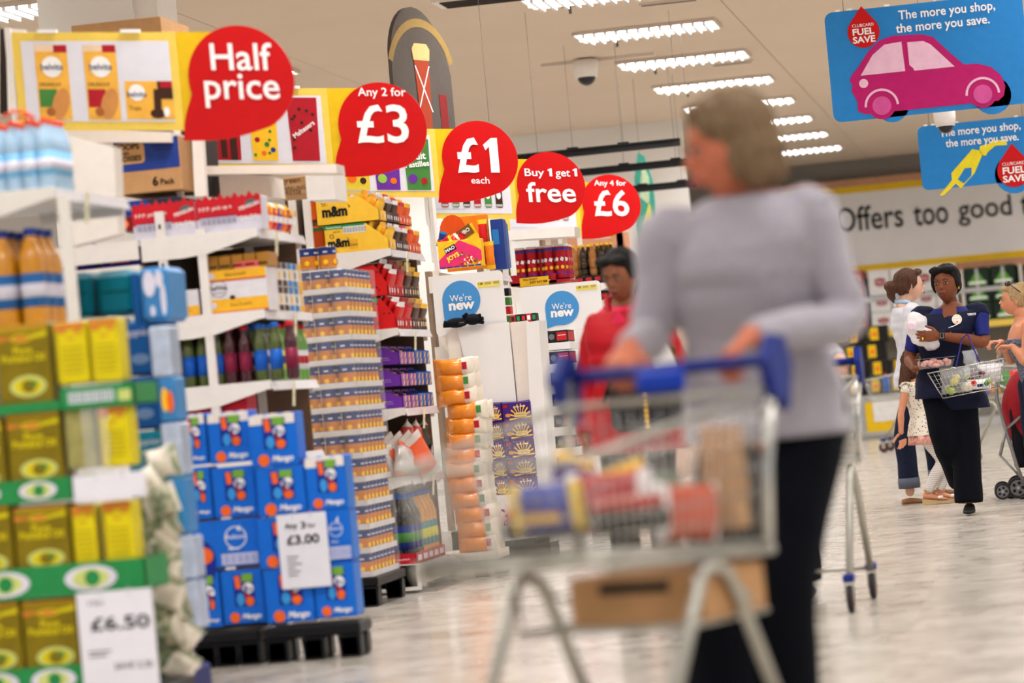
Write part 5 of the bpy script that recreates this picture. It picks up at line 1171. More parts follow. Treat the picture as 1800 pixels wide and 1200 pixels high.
for x0_, y0_, x1_, y1_, s_, nm in tins:
    a = PY(x0_, y0_, YO1); b = PY(x1_, y0_-(x1_-x0_)*.09, YO1); h = PY(x0_, y1_, YO1).z-a.z; mb = tin_big(b.x-a.x, h, s_ == 1, s_ == 2)
    o = mb.build('oil_tin', label='%s cooking oil tin, %s' % (['olive', 'yellow', 'film-wrapped'][s_], nm), cat='tin', group='cooking oil tins'); o.location = (a.x, YO1, a.z)
# trays: green bands
def band(x0_, y0_, x1_, hpx, fn, nm, dy=0):
    a = PY(x0_, y0_, YO1-.02); b = PY(x1_, y0_-(x1_-x0_)*.09, YO1-.02); h = hpx*YO1/FPX; w = b.x-a.x
    mb = MB().box(0, w, 0, .006, 0, h, green).box(0, w, .006, .30, 0, .004, green).box(w-.005, w, 0, .30, 0, h, green); fn(mb, FR((0, 0, 0)), w, h)
    o = mb.build('cardboard_tray', label='green printed cardboard tray of the oil tower, %s' % nm, cat='tray'); o.location = (a.x, YO1-.02, a.z-.004); return o
def bd1(mb, f, w, h): mb.bars(f, w*.10, h*.25, w*.72, h*.75, green, .002, 16, back=lav); mb.rect(f, w*.78, h*.2, w*.95, h*.7, pl_, .002)
def bd2(mb, f, w, h):
    for q in (.22, .70) if w > .3 else (.62,): mb.disc(f, w*q, h*.5, h*.85, lav, .002, ry=h*.4); mb.disc(f, w*q, h*.5, h*.6, pl_, .003, ry=h*.3); mb.disc(f, w*(q+.01), h*.5, h*.25, green, .004)
    mb.rect(f, w*.02, h*.3, w*.14, h*.45, lav, .002)
band(108, 719, 238, 40, bd1, 'uppermost, with a barcode'); band(-90, 736, 108, 18, lambda *a: None, 'thin one under the top left tin'); band(-75, 893, 130, 42, bd2, 'second from the top'); band(-60, 1060, 258, 58, bd2, 'third from the top'); band(-50, 1228, 160, 50, bd2, 'lowest in view')
pcard(((131, 882), (254, 826)), YO1-.035, lambda *a: None, 'blank white card clipped on the oil tin tower')
def pc2(mb, f, w, h):
    mb.text(f, w*.55, h*.70, w*.78, inkk, '£6.50', h=h*.13, d=.002, bold=.02); mb.text(f, w*.25, h*.9, w*.2, inkg, '5 litre', d=.002); mb.rect(f, w*.1, h*.44, w*.4, h*.455, inkg, .002); mb.rect(f, w*.1, h*.40, w*.34, h*.415, inkg, .002); mb.text(f, w*.68, h*.30, w*.5, inkk, 'SAVE 2.30', d=.002, bold=0)
pcard(((150, 1232), (266, 1032)), YO1-.04, pc2, 'white price card reading 6.50 on the oil tin tower')
t = empty('film_wrap', 'loose clear film hanging on the oil tin tower', 'wrapping', loc=PY(170, 780, YO1-.03)); mb = MB(); mb.pillow(Matrix.Identity(4), .10, .24, .02, clear, seed=4, wr=.02); mb.build('film', t)
tw_ = empty('plastic_pallet', 'pallet under the oil tin tower', 'pallet', loc=(PY(-40, 1300, YO1).x, YO1, 0)); MB().box(0, .62, 0, .6, .08, .14, black, bev=.01).build('deck', tw_); [MB().box(x, x+.1, .02, .5, 0, .08, black).build('foot', tw_) for x in (.0, .25, .5)]
wv_ = MB().box(tw_.location.x+.0, tw_.location.x+.60, YO1+.13, YO1+.5, .14, PY(100, 566, YO1+.13).z, pm('tin backs', (150, 132, 30))); 
# backing rows of tins behind the visible ones (one block per pair of tins is never seen; keep real tins)
wv_ = None
# water bottles
wat = mat('water pack', (176, 208, 232), .08, var=.10, scale=30, coat=.8, alpha=.75); wl_ = pm('water label', (120, 180, 220), var=.12, scale=20); capo = mat('cap orange red', (226, 74, 40), .3)
wb = bottle('water_bottle', .265, .034, wat, capo, wl_, 'x', n=16, lab2=lav); uw_ = [0]
for r_ in range(4):
    for c_ in range(4):
        o = place(wb, uw_, (PY(88-c_*29, 325, 12.1).x-.004, 12.1+r_*.072, g0s[0]+.003), 'water bottle with orange-red cap, %s row, %s from the right' % (ORD[r_], ORD[c_])); o['group'] = 'water bottles on the top left shelf'; o['category'] = 'bottle'
mb = MB().tube([PY(5, 205, 12.08), PY(20, 196, 12.08), PY(45, 197, 12.08), PY(60, 208, 12.08)], .006, capo).tube([PY(30, 208, 12.08), PY(52, 203, 12.08), PY(66, 222, 12.08)], .006, capo)
solo(mb, 'carry_handle', tuple(PY(30, 205, 12.08)), 'orange-red plastic carry handle on top of the water bottles', 'handle')
# orange juice bottles on the shelf below
oj = mat('orange juice', (206, 138, 20), .12, coat=.5, var=.05); ojl = pm('juice label', (40, 104, 170)); zj = PY(90, 572, 12).z
jb = bottle('juice_bottle', .365, .05, oj, navyb, ojl, 'x', n=16, lab2=lav, neck=.42); uj = [0]
for r_ in range(3):
    for c_ in range(4):
        o = place(jb, uj, (PY(66-c_*50, 570, 12.1).x, 12.1+r_*.105, zj+.003), 'orange juice bottle with a blue label, %s row, %s from the right' % (ORD[r_], ORD[c_])); o['group'] = 'orange juice bottles on the lower left shelf'; o['category'] = 'bottle'
# teal and blue nappy packs behind
YN = 12.75
teal = pm('teal pack', (12, 126, 146), var=.08, scale=6); nblu = pm('nappy blue', (20, 84, 148), var=.05, scale=6); nlig = pm('nappy light blue', (60, 128, 186)); film = pm('cloudy film', (176, 188, 208), rough=.15, var=.10, scale=20)
def npack(x0_, y0_, x1_, y1_, Y, c, nm, fn=None, dep=.3, bev=.02):
    a = PY(x0_, y0_, Y); b = PY(x1_, y0_-(x1_-x0_)*.09, Y); w = b.x-a.x; h = PY(x0_, y1_, Y).z-a.z
    mb = MB().box(0, w, 0, dep, 0, h, c, bev=bev)
    if fn: fn(mb, FR((0, 0, 0)), w, h)
    o = mb.build('nappy_pack', label=nm, cat='nappy pack', group='nappy packs stacked behind the oil tins'); o.location = (a.x, Y, a.z)
tl2 = pm('teal light', (120, 190, 214))
for k, (x0_, x1_) in enumerate(((92, 164), (172, 236))):
    npack(x0_, 562-k*6, x1_, 484-k*6, YN+.1, teal, 'teal nappy pack on the top, %s' % ['left', 'right'][k], lambda mb, f, w, h: (mb.rect(f, w*.04, h*.86, w*.96, h*.97, tl2), mb.rect(f, w*.1, h*.5, w*.9, h*.55, pm('deep teal', (8, 96, 90)))))
def teddy(mb, f, w, h): mb.disc(f, w*.36, h*.7, w*.22, lav, .002, ry=h*.24); mb.disc(f, w*.72, h*.78, w*.14, lav, .002, ry=h*.16); mb.disc(f, w*.82, h*.4, w*.1, lav, .002, ry=h*.3); mb.disc(f, w*.42, h*.2, w*.09, lav, .002, ry=h*.1)
npack(250, 568, 300, 471, YN-.05, nlig, 'light blue nappy pack with pale animal shapes, top right', teddy)
npack(236, 572, 252, 480, YN, nblu, 'dark blue nappy pack beside the light blue one', None, bev=.006)
script = lambda mb, f, w, h: (mb.text(f, w*.45, h*.78, w*.7, lav, 'nappies', d=.003, bold=0, shear=.3), mb.disc(f, w*.5, h*.3, w*.22, pm('cloud blue', (110, 140, 180)), .002, ry=h*.1))
for k in range(6):
    y_ = 662+k*96; npack(213+k*8.3, y_, 286+k*8.0, y_-94, YN, nblu if k != 2 else teal, 'dark blue nappy pack in the right column, %s from the top' % ORD[k], script, bev=.012)
npack(150, 640, 212, 562, YN+.12, teal, 'teal nappy pack behind the second one from the top')
yr = lambda mb, f, w, h: (mb.disc(f, w*.35, h*.5, w*.2, gold, .002, ry=h*.28), mb.disc(f, w*.65, h*.45, w*.2, mor, .003, ry=h*.25))
tstr = lambda mb, f, w, h: mb.rect(f, w*.3, h*.1, w*.7, h*.8, teal, .002)
for k, (x0_, y0_, x1_, y1_, c, fn) in enumerate(((268, 664, 303, 574, film, None), (283, 742, 313, 664, nlig, yr), (289, 838, 323, 744, film, None), (300, 940, 332, 842, nlig, tstr), (305, 1020, 345, 944, film, None), (316, 1108, 352, 1022, film, None))):
    npack(x0_, y0_, x1_, y1_, YN-.18, c, '%s film-wrapped nappy pack at the tower edge, %s from the top' % (['pale', 'yellow-printed', 'pale', 'teal-striped', 'pale', 'pale'][k], ORD[k]), fn, dep=.16, bev=.008)
# veg print panel
npack(244, 900, 284, 822, YN-.1, pm('garden print', (90, 140, 130), var=.3, scale=30), 'packet print of fruit on blue in the tower', lambda mb, f, w, h: (mb.disc(f, w*.5, h*.4, w*.3, mor, .002), mb.disc(f, w*.5, h*.65, w*.22, gold, .003)), dep=.1)
t = empty('plastic_pallet', 'black pallet under the nappy tower', 'pallet', loc=(PY(240, 1150, YN).x, YN-.18, 0)); MB().box(0, .17, 0, .4, .06, PY(300, 1110, YN).z, black, bev=.01).build('deck', t); [MB().box(x, x+.08, .02, .6, 0, .06, black).build('foot', t) for x in (.0, .09)]
# white and green vegetable-print bags hanging over the edge
vw = mat('bag film white', (232, 222, 206), .2, coat=.5, var=.06, scale=14); vg = mat('bag film green', (110, 132, 100), .25, coat=.5, var=.3, scale=34, rgb2=(206, 198, 170))
YV = 11.8
for i, (x, y, s_) in enumerate(((258, 850, 0), (286, 812, 0), (256, 902, 0), (282, 880, 1), (288, 925, 0), (262, 960, 0), (285, 966, 1), (290, 1000, 0), (268, 1028, 0), (298, 1040, 0), (308, 1066, 0), (276, 1090, 0), (296, 1110, 1), (322, 1118, 0), (286, 1150, 1), (318, 1172, 0), (256, 1010, 1), (300, 1190, 1))):
    mb = MB(); mb.pillow(Matrix.Identity(4), .115, .125, .09, vw if s_ == 0 else vg, vg if s_ == 0 else vw, seed=400+i, wr=.02)
    o = mb.build('vegetable_bag', label='%s filled bag in the column right of the oil tins, %s from the top' % (['white', 'green-printed'][s_], (ORD+['seventeenth', 'eighteenth'])[i]), cat='bag', group='white and green bags right of the oil tins'); p = PY(x, y, YV+(i % 3)*.05); o.location = p; o.rotation_euler = (random.uniform(-.2, .2), random.uniform(-.6, .6)+.9, random.uniform(-.4, .4))
t = empty('dump_bin', 'navy bin base below the white and green bags', 'display', loc=(PY(284, 1180, YV).x-.22, YV-.02, 0)); MB().box(0, .28, 0, .5, .0, PY(300, 1160, YV).z-.05, navy, bev=.01).build('bin_body', t); MB().box(0, .27, .01, .25, PY(300, 1160, YV).z-.049, PY(255, 880, YV).z, vg).build('cardboard_insert', t)

# ================================================================ TROLLEYS
hb = mat('trolley blue', (26, 44, 120), .35, var=.05); hbb = mat('flap blue', (22, 60, 170), .35); rubber = mat('wheel rubber', (44, 42, 44), .6); whr = mat('wheel red', (120, 30, 36), .5)
def grid(mb, a, b, c, d, nu, nv, r, m):     # wires on a quad a-b (bottom), c-d (top, c over b)
    a, b, c, d = map(V, (a, b, c, d))
    for k in range(nu+1): t_ = k/nu; mb.tube([a.lerp(b, t_), d.lerp(c, t_)], r, m, n=4)
    for k in range(nv+1): t_ = k/nv; mb.tube([a.lerp(d, t_), b.lerp(c, t_)], r, m, n=4)
def wheel(par, c, r=.058, w=.024, m1=rubber, m2=whr, name='castor', fork=hb, axis='X'):
    M = Matrix.Translation(V(c)) @ (Matrix.Rotation(PI/2, 4, 'Y'))
    mb = MB().lathe([(r*.9, -w/2), (r, -w*.3), (r, w*.3), (r*.9, w/2)], (0, 0, 0), m1, 20, M=M)
    mb.lathe([(r*.55, -w/2-.002), (r*.55, w/2+.002)], (0, 0, 0), m2, 14, M=M)
    o = mb.build('wheel', par)
    if fork: MB().box(c[0]-w/2-.008, c[0]-w/2-.002, c[1]-.02, c[1]+.02, c[2]-.01, c[2]+r+.035, chromes).box(c[0]+w/2+.002, c[0]+w/2+.008, c[1]-.02, c[1]+.02, c[2]-.01, c[2]+r+.035, chromes).box(c[0]-w/2-.012, c[0]+w/2+.012, c[1]-.03, c[1]+.03, c[2]+r+.012, c[2]+r+.045, fork, bev=.006).build('castor_fork', o)
    return o
def trolley(label, loc, rz, group='shopping trolleys', rack=False):
    t = empty('shopping_trolley', label, 'trolley', group, loc=loc, rz=rz)
    rb = dict(x=.27, y=.28, z0=.62, z1=.97); fb = dict(x=.225, y=-.50, z0=.68, z1=.86)
    RB = [(-.25, .28, .62), (.25, .28, .62), (.275, .30, .97), (-.275, .30, .97)]; FB = [(-.21, -.48, .66), (.21, -.48, .66), (.235, -.54, .86), (-.235, -.54, .86)]
    w_ = .0021
    for nm, q, nu, nv in (('wire_side', (FB[0], RB[0], RB[3], FB[3]), 22, 6), ('wire_side', (RB[1], FB[1], FB[2], RB[2]), 22, 6), ('wire_front', (FB[0], FB[1], FB[2], FB[3]), 12, 5), ('wire_back', (RB[0], RB[1], RB[2], RB[3]), 14, 6), ('wire_floor', (FB[0], FB[1], RB[1], RB[0]), 13, 12)):
        mb = MB(); grid(mb, *q, nu, nv, w_, chrome); mb.build(nm, t)
    rm = MB(); rm.tube([FB[3], FB[2], RB[2], RB[3]], .008, chromes, closed=True); rm.tube([FB[0], FB[1], RB[1], RB[0]], .008, chromes, closed=True); rm.build('rim', t)
    # base frame tubes
    bf = MB()
    for s in (-1, 1): bf.tube([(s*.24, .34, .60), (s*.24, -.45, .63), (s*.20, -.52, .65)], .014, chromes)
    bf.tube([(-.24, .30, .60), (.24, .30, .60)], .011, chromes); bf.tube([(-.22, -.48, .64), (.22, -.48, .64)], .011, chromes); bf.build('base_frame', t)
    for s in (-1, 1):
        lg = MB(); P_ = [(s*.25, .36, .13), (s*.248, .14, .50), (s*.245, .09, .565), (s*.243, .03, .59), (s*.242, -.03, .575), (s*.241, -.07, .52), (s*.235, -.34, .13)]
        lg.tube(P_, .016, chromes, n=10); lg.build('leg', t)
        up = MB(); up.tube([(s*.25, .30, .60), (s*.262, .31, .80), (s*.278, .37, 1.03)], .015, chromes if s < 0 else chrome, n=10); up.build('handle_support', t)
        wheel(t, (s*.25, .38, .058)); wheel(t, (s*.235, -.36, .058))
    ax = MB(); ax.tube([(-.25, .36, .14), (.25, .36, .14)], .010, chromes); ax.build('axle_tube', t)
    hd_ = MB(); hd_.tube([(-.275, .38, 1.04), (.275, .38, 1.04)], .016, hb, n=12); hd_.build('handle_bar', t, label='blue handle bar')
    for s in (-1, 1):
        hbk = MB(); fr_ = FR((s*.282+.012, .38, 1.04), (0, 1, 0), (0, 0, 1)); hbk.poly(fr_, [(-.05, -.08), (.02, -.12), (.05, -.02), (.03, .05), (-.03, .06), (-.08, .0)], hb, 0, .028); hbk.build('handle_bracket', t, label='blue end bracket')
    fp = MB(); fp.box(-.04, .09, .26, .285, .985, 1.04, hbb, bev=.01); fp.build('seat_flap', t, label='bright blue child seat flap')
    if rack:
        mb = MB(); grid(mb, (-.22, -.06, .46), (.22, -.06, .46), (.22, .32, .46), (-.22, .32, .46), 8, 8, .002, chromes); mb.tube([(-.22, -.07, .46), (.22, -.07, .46), (.22, .33, .46), (-.22, .33, .46)], .006, chromes, closed=True)
        for s in (-1, 1): mb.tube([(s*.22, .30, .46), (s*.245, .12, .55)], .005, chromes); mb.tube([(s*.22, -.06, .46), (s*.242, -.03, .575)], .005, chromes)
        mb.build('lower_rack', t)
    return t
fh = V((fw.x, fw.y, 0)).normalized()
AL = math.radians(float(60))
ell_ = -math.cos(AL)*r0 - math.sin(AL)*fh
RZ1 = math.atan2(ell_.x, -ell_.y)
def rotz(v, a): return V((v[0]*math.cos(a)-v[1]*math.sin(a), v[0]*math.sin(a)+v[1]*math.cos(a), v[2] if len(v) > 2 else 0))
HC = PD(1180, 648, 8.15)
T1 = HC - rotz((0, .38, 1.04), RZ1); T1.z = 0
SH1 = HC.z/1.04
tr1 = trolley('shopping trolley pushed by the woman in the pale grey jumper, nearest the camera', T1, RZ1, rack=True); tr1.scale = (1.0, 1.0, SH1)
def tl_pos(x, y, z): q = rotz((x, y, z), RZ1); return V((T1.x+q.x, T1.y+q.y, z*SH1))
# contents
bb = mat('crisp bag blue', (40, 58, 150), .2, coat=.6, var=.1); 
def content(name, label, cat, mb, x, y, z, rot=(0, 0, 0)):
    o = mb.build(name, label=label, cat=cat); o.location = tl_pos(x, y, z); o.rotation_euler = (rot[0], rot[1], rot[2]+RZ1); return o
mb = MB(); mb.pillow(Matrix.Rotation(PI/2, 4, 'Y'), .11, .17, .07, bb, yelp, seed=500, wr=.015); mb.rect(FR((-.05, -.037, -.02)), 0, 0, .09, .02, gold, .006); content('crisp_bag', 'blue and yellow crinkled snack bag at the front of the nearest trolley', 'snack bag', mb, .05, -.36, .76, (.3, 0, .2))
tomat = mat('tomato red', (190, 40, 36), .15, coat=.5, var=.15, scale=40); 
for k, (x, y, m_, nm, dz) in enumerate(((-.02, -.27, 'dark', 'black', 0), (.12, -.12, 'dark', 'black', 0), (-.10, -.08, 'dark', 'black', .0))):
    t = empty('fruit_punnet', 'dark punnet of red fruit in the nearest trolley, %s' % ['front', 'near side', 'far side'][k], 'punnet', loc=tl_pos(x, y, .70), rz=RZ1)
    MB().box(-.075, .075, -.055, .055, -.015, .035, black, bev=.008).build('tray', t)
    rr = random.Random(k)
    for q in range(12): MB().ell((-.055+.036*(q % 4), -.036+.036*(q//4), .045), (.019, .019, .018), tomat, nu=10, nv=6).build('tomato', t)
    MB().box(-.075, .075, -.055, .055, .062, .066, clear).build('film_lid', t)
mb = MB(); mb.pillow(Matrix.Rotation(PI/2, 4, 'Y'), .15, .2, .08, crimson, inkw, seed=510); content('meat_pack', 'red and white wrapped pack in the middle of the nearest trolley', 'food pack', mb, .0, .02, .745, (0, 0, .3))
mb = MB(); mb.pillow(Matrix.Rotation(PI/2, 4, 'Y'), .14, .2, .07, mat('pack orange red', (206, 76, 40), .25, coat=.5), inkw, seed=511); content('food_pack', 'orange-red pack at the right of the nearest trolley', 'food pack', mb, .17, .06, .71, (0, .1, 1.2))
mb = MB(); mb.pillow(Matrix.Rotation(PI/2, 4, 'Y'), .12, .2, .08, mat('pack green', (96, 110, 84), .3), None, seed=512); content('salad_bag', 'grey-green salad bag lying on the packs in the nearest trolley', 'food pack', mb, .02, .12, .74, (0, 0, .5))
mb = MB().box(-.03, .06, -.03, .03, -.0, .24, kraft, bev=.006); content('cardboard_sleeve', 'brown cardboard sheet standing in the back of the nearest trolley', 'cardboard', mb, .19, .20, .66)
mb = MB(); mb.pillow(Matrix.Identity(4), .1, .15, .06, dpurple, gold, seed=514); content('snack_packet', 'purple packet standing in the nearest trolley', 'snack bag', mb, -.12, .05, .79, (0, .3, 0))
mb = MB(); mb.pillow(Matrix.Identity(4), .11, .14, .06, crimson, gold, seed=515); content('snack_packet', 'dark red packet standing in the nearest trolley', 'snack bag', mb, -.02, .16, .76, (0, -.3, .4))
t = empty('cardboard_box', 'brown cardboard box on the lower rack of the nearest trolley', 'box', loc=tl_pos(0, .02, .467), rz=RZ1)
MB().box(-.12, .23, -.02, .29, 0, .11, kraft, bev=.004).build('box', t); MB().box(-.04, .14, -.024, -.019, .07, .095, darkg).build('handle_slot', t)
# second trolley, behind the shopper
T2 = PZ(1512, 1050, 0); RZ2 = math.radians(-3)
tr2 = trolley('shopping trolley half hidden behind the trolley shopper, its blue handle end showing', (T2.x-.20, 14.55, 0), RZ2)
p_ = PZ(1550, 795, 0); tr3 = trolley('distant shopping trolley in front of the yellow and black display', (p_.x+.42, p_.y+.1, 0), math.radians(-97)); 
p_ = PZ(1728, 815, 0); tr4 = trolley('distant shopping trolley between the staff member and the pushchair', (p_.x+.2, p_.y+.25, 0), math.radians(70))
mb = MB().lathe([(.035, 0), (.035, .16), (.015, .2), (.015, .23)], (0, 0, 0), pm('bottle blue', (30, 90, 180)), 12, mats=[pm('bottle blue', (0, 0, 0)), pm('bottle blue', (0, 0, 0)), crimson]); p = PY(1524, 728, tr3.location.y-.15); o = mb.build('cleaning_bottle', label='blue bottle with a red cap in the distant trolley', cat='bottle'); o.location = (tr3.location.x-.30, tr3.location.y, .70)
for k in range(4):
    mb = MB(); mb.pillow(Matrix.Identity(4), .16, .2, .12, [pm('pack lilac', (120, 100, 180)), orb, leafg, mred][k], None, seed=530+k); o = mb.build('food_pack', label='%s pack in the trolley between the staff member and the pushchair' % ['lilac', 'orange', 'green', 'red'][k], cat='food pack'); o.location = (tr4.location.x-.15+.1*k, tr4.location.y+(-.1+.08*k), .76)
# ================================================================ PEOPLE
def remesh(parts, mats_):
    """parts: [(MB, voxel, smooth_iterations)] -> one mesh; each part voxel-remeshed to a continuous surface"""
    allv, allf = [], []
    for mb, vox, it in parts:
        me = bpy.data.meshes.new('tmp'); me.from_pydata(mb.v, [], mb.f); me.update()
        o = bpy.data.objects.new('tmp', me); C.objects.link(o)
        r = o.modifiers.new('r', 'REMESH'); r.mode = 'VOXEL'; r.voxel_size = vox
        if it: s = o.modifiers.new('s', 'SMOOTH'); s.iterations = it; s.factor = .5
        dg = bpy.context.evaluated_depsgraph_get(); dg.update(); ev = o.evaluated_get(dg).to_mesh()
        b = len(allv); allv += [tuple(v.co) for v in ev.vertices]; allf += [tuple(b+k for k in p.vertices) for p in ev.polygons]
        bpy.data.objects.remove(o); bpy.data.meshes.remove(me)
    out = MB(); out.add(allv, allf, mats_, True); return out
def limb(mb, pts, rs, n=14, flat=None):
    mb.tube(pts, 0, None, n=n, rs=rs); 
    for p, r in ((pts[0], rs[0]), (pts[-1], rs[-1])): mb.ell(p, (r, r, r), None, nu=n, nv=8)
def smoothpath(pts, rs, k=4):
    P_, R_ = [], []
    n = len(pts); pts = [V(p) for p in pts]
    for i in range(n-1):
        p0, p1, p2, p3 = pts[max(i-1, 0)], pts[i], pts[i+1], pts[min(i+2, n-1)]
        for j in range(k):
            t = j/k; q = .5*((2*p1)+(p2-p0)*t+(2*p0-5*p1+4*p2-p3)*t*t+(3*p1-p0-3*p2+p3)*t**3); P_.append(q); R_.append(rs[i]*(1-t)+rs[i+1]*t)
    P_.append(pts[-1]); R_.append(rs[-1]); return P_, R_
def torso_rings(J, prof, off=0, n=24, tw=0):
    pel, ch, nk = V(J['pelvis']), V(J['chest']), V(J['neck']); rings = []
    for t, rx, ry, yo in prof:
        if t < .5: c = pel.lerp(ch, t/.5) if t >= 0 else pel+(V((0, 0, -1)))*(-t)*.52
        else: c = ch.lerp(nk, (t-.5)/.5)
        ring = []
        for j in range(n):
            a = 2*PI*j/n; x = (rx+off)*math.copysign(abs(math.cos(a))**.85, math.cos(a)); y = (ry+off)*math.copysign(abs(math.sin(a))**.9, math.sin(a))
            ring.append(c+V((x, y+yo, 0)))
        rings.append(ring)
    return rings
TP = [(-.24, .09, .08, .0), (-.14, .160, .115, .01), (0, .176, .125, .012), (.15, .160, .110, .0), (.32, .138, .100, -.004), (.5, .148, .116, -.008), (.66, .160, .124, -.012), (.8, .166, .108, 0), (.9, .155, .085, .005), (.97, .095, .065, .008), (1.03, .056, .056, .008)]
JD = dict(pelvis=(0, 0, .93), chest=(0, -.01, 1.19), neck=(0, .01, 1.45), head=(0, -.015, 1.585), shL=(.165, .01, 1.395), elL=(.215, .03, 1.12), wrL=(.235, -.04, .88), shR=(-.165, .01, 1.395), elR=(-.215, .03, 1.12), wrR=(-.235, -.04, .88),
          hipL=(.085, .01, .88), knL=(.095, -.02, .49), anL=(.095, .03, .09), hipR=(-.085, .01, .88), knR=(-.095, -.02, .49), anR=(-.095, .03, .09))
def hand(mb, w, d, n, s, curl=.35, spread=0, k=1.0):
    """w wrist, d finger direction, n palm normal (fingers close towards it), s thumb side"""
    w, d, n, s = V(w), V(d).normalized(), V(n), V(s); n = (n-d*n.dot(d)).normalized(); s = (s-d*s.dot(d)-n*s.dot(n)).normalized()
    rings = []
    for t, hw, ht in ((-.02, .024, .019), (.0, .026, .018), (.03, .036, .016), (.06, .040, .015), (.085, .039, .013), (.093, .034, .009)):
        c = w+d*t*k; rings.append([c+s*(hw*k*math.cos(a))+n*(ht*k*math.sin(a)) for a in [2*PI*q/16 for q in range(16)]])
    mb.loft(rings, None)
    for i, (o, L_, r) in enumerate(((.029, .070, .0085), (.010, .079, .0088), (-.010, .073, .0085), (-.028, .058, .0075))):
        p = w+d*.08*k+s*o*k; pts = [p]; ang = curl*.6; dd = d
        for f_ in (.45, .31, .24):
            dir_ = (d*math.cos(ang)+n*math.sin(ang)+s*(o*4*spread)).normalized(); p = p+dir_*L_*f_*k*1.12; pts.append(p); ang += curl
        mb.tube(pts, 0, None, n=10, rs=[r*k*1.08, r*k, r*k*.95, r*k*.8]); mb.ell(pts[-1], (r*k*.8,)*3, None, nu=10, nv=6)
    p = w+d*.02*k+s*.026*k; d1 = (s*.75+d*.65+n*.35).normalized(); d2 = (d*.85+s*.25+n*(.3+curl*.5)).normalized(); pts = [p, p+d1*.036*k, p+d1*.036*k+d2*.03*k, p+d1*.036*k+d2*.055*k]
    mb.tube(pts, 0, None, n=10, rs=[.013*k, .0115*k, .010*k, .008*k]); mb.ell(pts[-1], (.008*k,)*3, None, nu=10, nv=6)
def headM(J, yaw, pitch, roll=0): return Matrix.Translation(V(J['head'])) @ Matrix.Rotation(yaw, 4, 'Z') @ Matrix.Rotation(pitch, 4, 'X') @ Matrix.Rotation(roll, 4, 'Y')
def add_head(mb, M, child=False, wide=1.0):
    def fn(q):
        x, y, z = q; f = max(0, -y)
        if z < 0: x *= 1-.30*(-z)**1.3; y = y*(1-.12*(-z)) + (-.10*(-z)**1.2 if y < .2 else .10*-z)
        y += .06*math.exp(-((abs(x)-.42)**2/.03+(z-.05)**2/.03))*f        # eye sockets
        y -= .03*math.exp(-((z-.24)**2/.01))*f                            # brow
        y -= .05*math.exp(-(x*x/.04+(z+.85)**2/.03))*f                    # chin
        y -= .025*math.exp(-((abs(x)-.5)**2/.05+(z+.25)**2/.06))*f        # cheeks
        return V((x, y, z))
    def q_(mb2, c, r, **k): mb2.ell(c, r, None, M=M, **k)
    q_(mb, (0, .004, .0), (.074*wide, .092, .115), nu=32, nv=24, fn=fn)
    q_(mb, (0, .022, .030), (.077*wide, .084, .085), nu=24, nv=16)
    rings = []
    for z, hw, dp in ((.022, .008, .086), (.004, .009, .096), (-.012, .012, .107), (-.022, .0165, .112), (-.031, .015, .102), (-.036, .010, .090)):
        rings.append([V((hw*math.cos(a), -dp+.012*(1-math.cos(a*0))+(.02*(1+math.sin(a))), z)) if False else V((hw*math.cos(a), -dp+.018+.018*math.sin(a), z)) for a in [2*PI*k/12 for k in range(12)]])
    rings.reverse(); mb.loft(rings, None, M=M)
    for s in (-1, 1): mb.ell((s*.076*wide, .012, -.004), (.008, .018, .030), None, M=M, nu=12, nv=8)
    mb.ell((0, -.088, -.052), (.023, .010, .007), None, M=M, nu=14, nv=6); mb.ell((0, -.086, -.064), (.020, .010, .008), None, M=M, nu=14, nv=6)
eyew = mat('eye white', (176, 166, 160), .3, var=.02); iris = mat('iris brown', (40, 24, 16), .1)
def face_parts(t, M, lip, brow, s_=1.0, closed=False):
    for s in (-1, 1):
        mb = MB().ell((s*.031, -.0855, .004), (.0125, .0075, .0052), eyew, M=M, nu=14, nv=8); mb.ell((s*.031, -.0918, .003), (.0058, .003, .0056), iris, M=M, nu=10, nv=6); o = mb.build('eye', t)
        mb = MB().tube([M @ V((s*.016, -.090, .006)), M @ V((s*.024, -.0955, .012)), M @ V((s*.036, -.095, .0125)), M @ V((s*.047, -.086, .006))], .0018, iris, n=6); mb.build('eyelashes', t)
        mb = MB().tube([M @ V((s*.013, -.097, .022)), M @ V((s*.028, -.099, .029)), M @ V((s*.050, -.085, .024))], .003, brow, n=6, rs=[.0038, .0034, .0015]); mb.build('eyebrow', t)
    mb = MB().ell((0, -.0925, -.0525), (.023, .0075, .0052), lip, M=M, nu=16, nv=8); mb.ell((0, -.0905, -.0635), (.019, .0085, .0062), lip, M=M, nu=16, nv=8); mb.tube([M @ V((-.022, -.093, -.058)), M @ V((0, -.1005, -.0575)), M @ V((.022, -.093, -.058))], .0012, iris, n=5); mb.build('lips', t)
def hair(t, M, m, blobs, vox=.009, label=None, amp=.010, fr=30, sm=2):
    mb = MB()
    for b in blobs:
        if not isinstance(b[0][0], tuple): mb.ell(b[0], b[1], None, M=M, nu=24, nv=16)
        else: P_, R_ = smoothpath([M @ V(p) for p in b[0]], b[1]); limb(mb, P_, R_)
    o = remesh([(mb, vox, sm)], m); c0 = M @ V((0, .02, 0))
    for i, v in enumerate(o.v):
        v = V(v); q = M.inverted() @ v; an = math.atan2(q.x, -q.y)
        d_ = (v-c0).normalized(); k = noise.noise(V((an*fr*.25, q.z*6, q.y*8)))*amp + noise.noise(V((an*fr, q.z*5, 3)))*amp*.6
        o.v[i] = tuple(v+d_*k)
    return o.build('hair', t, label=label)
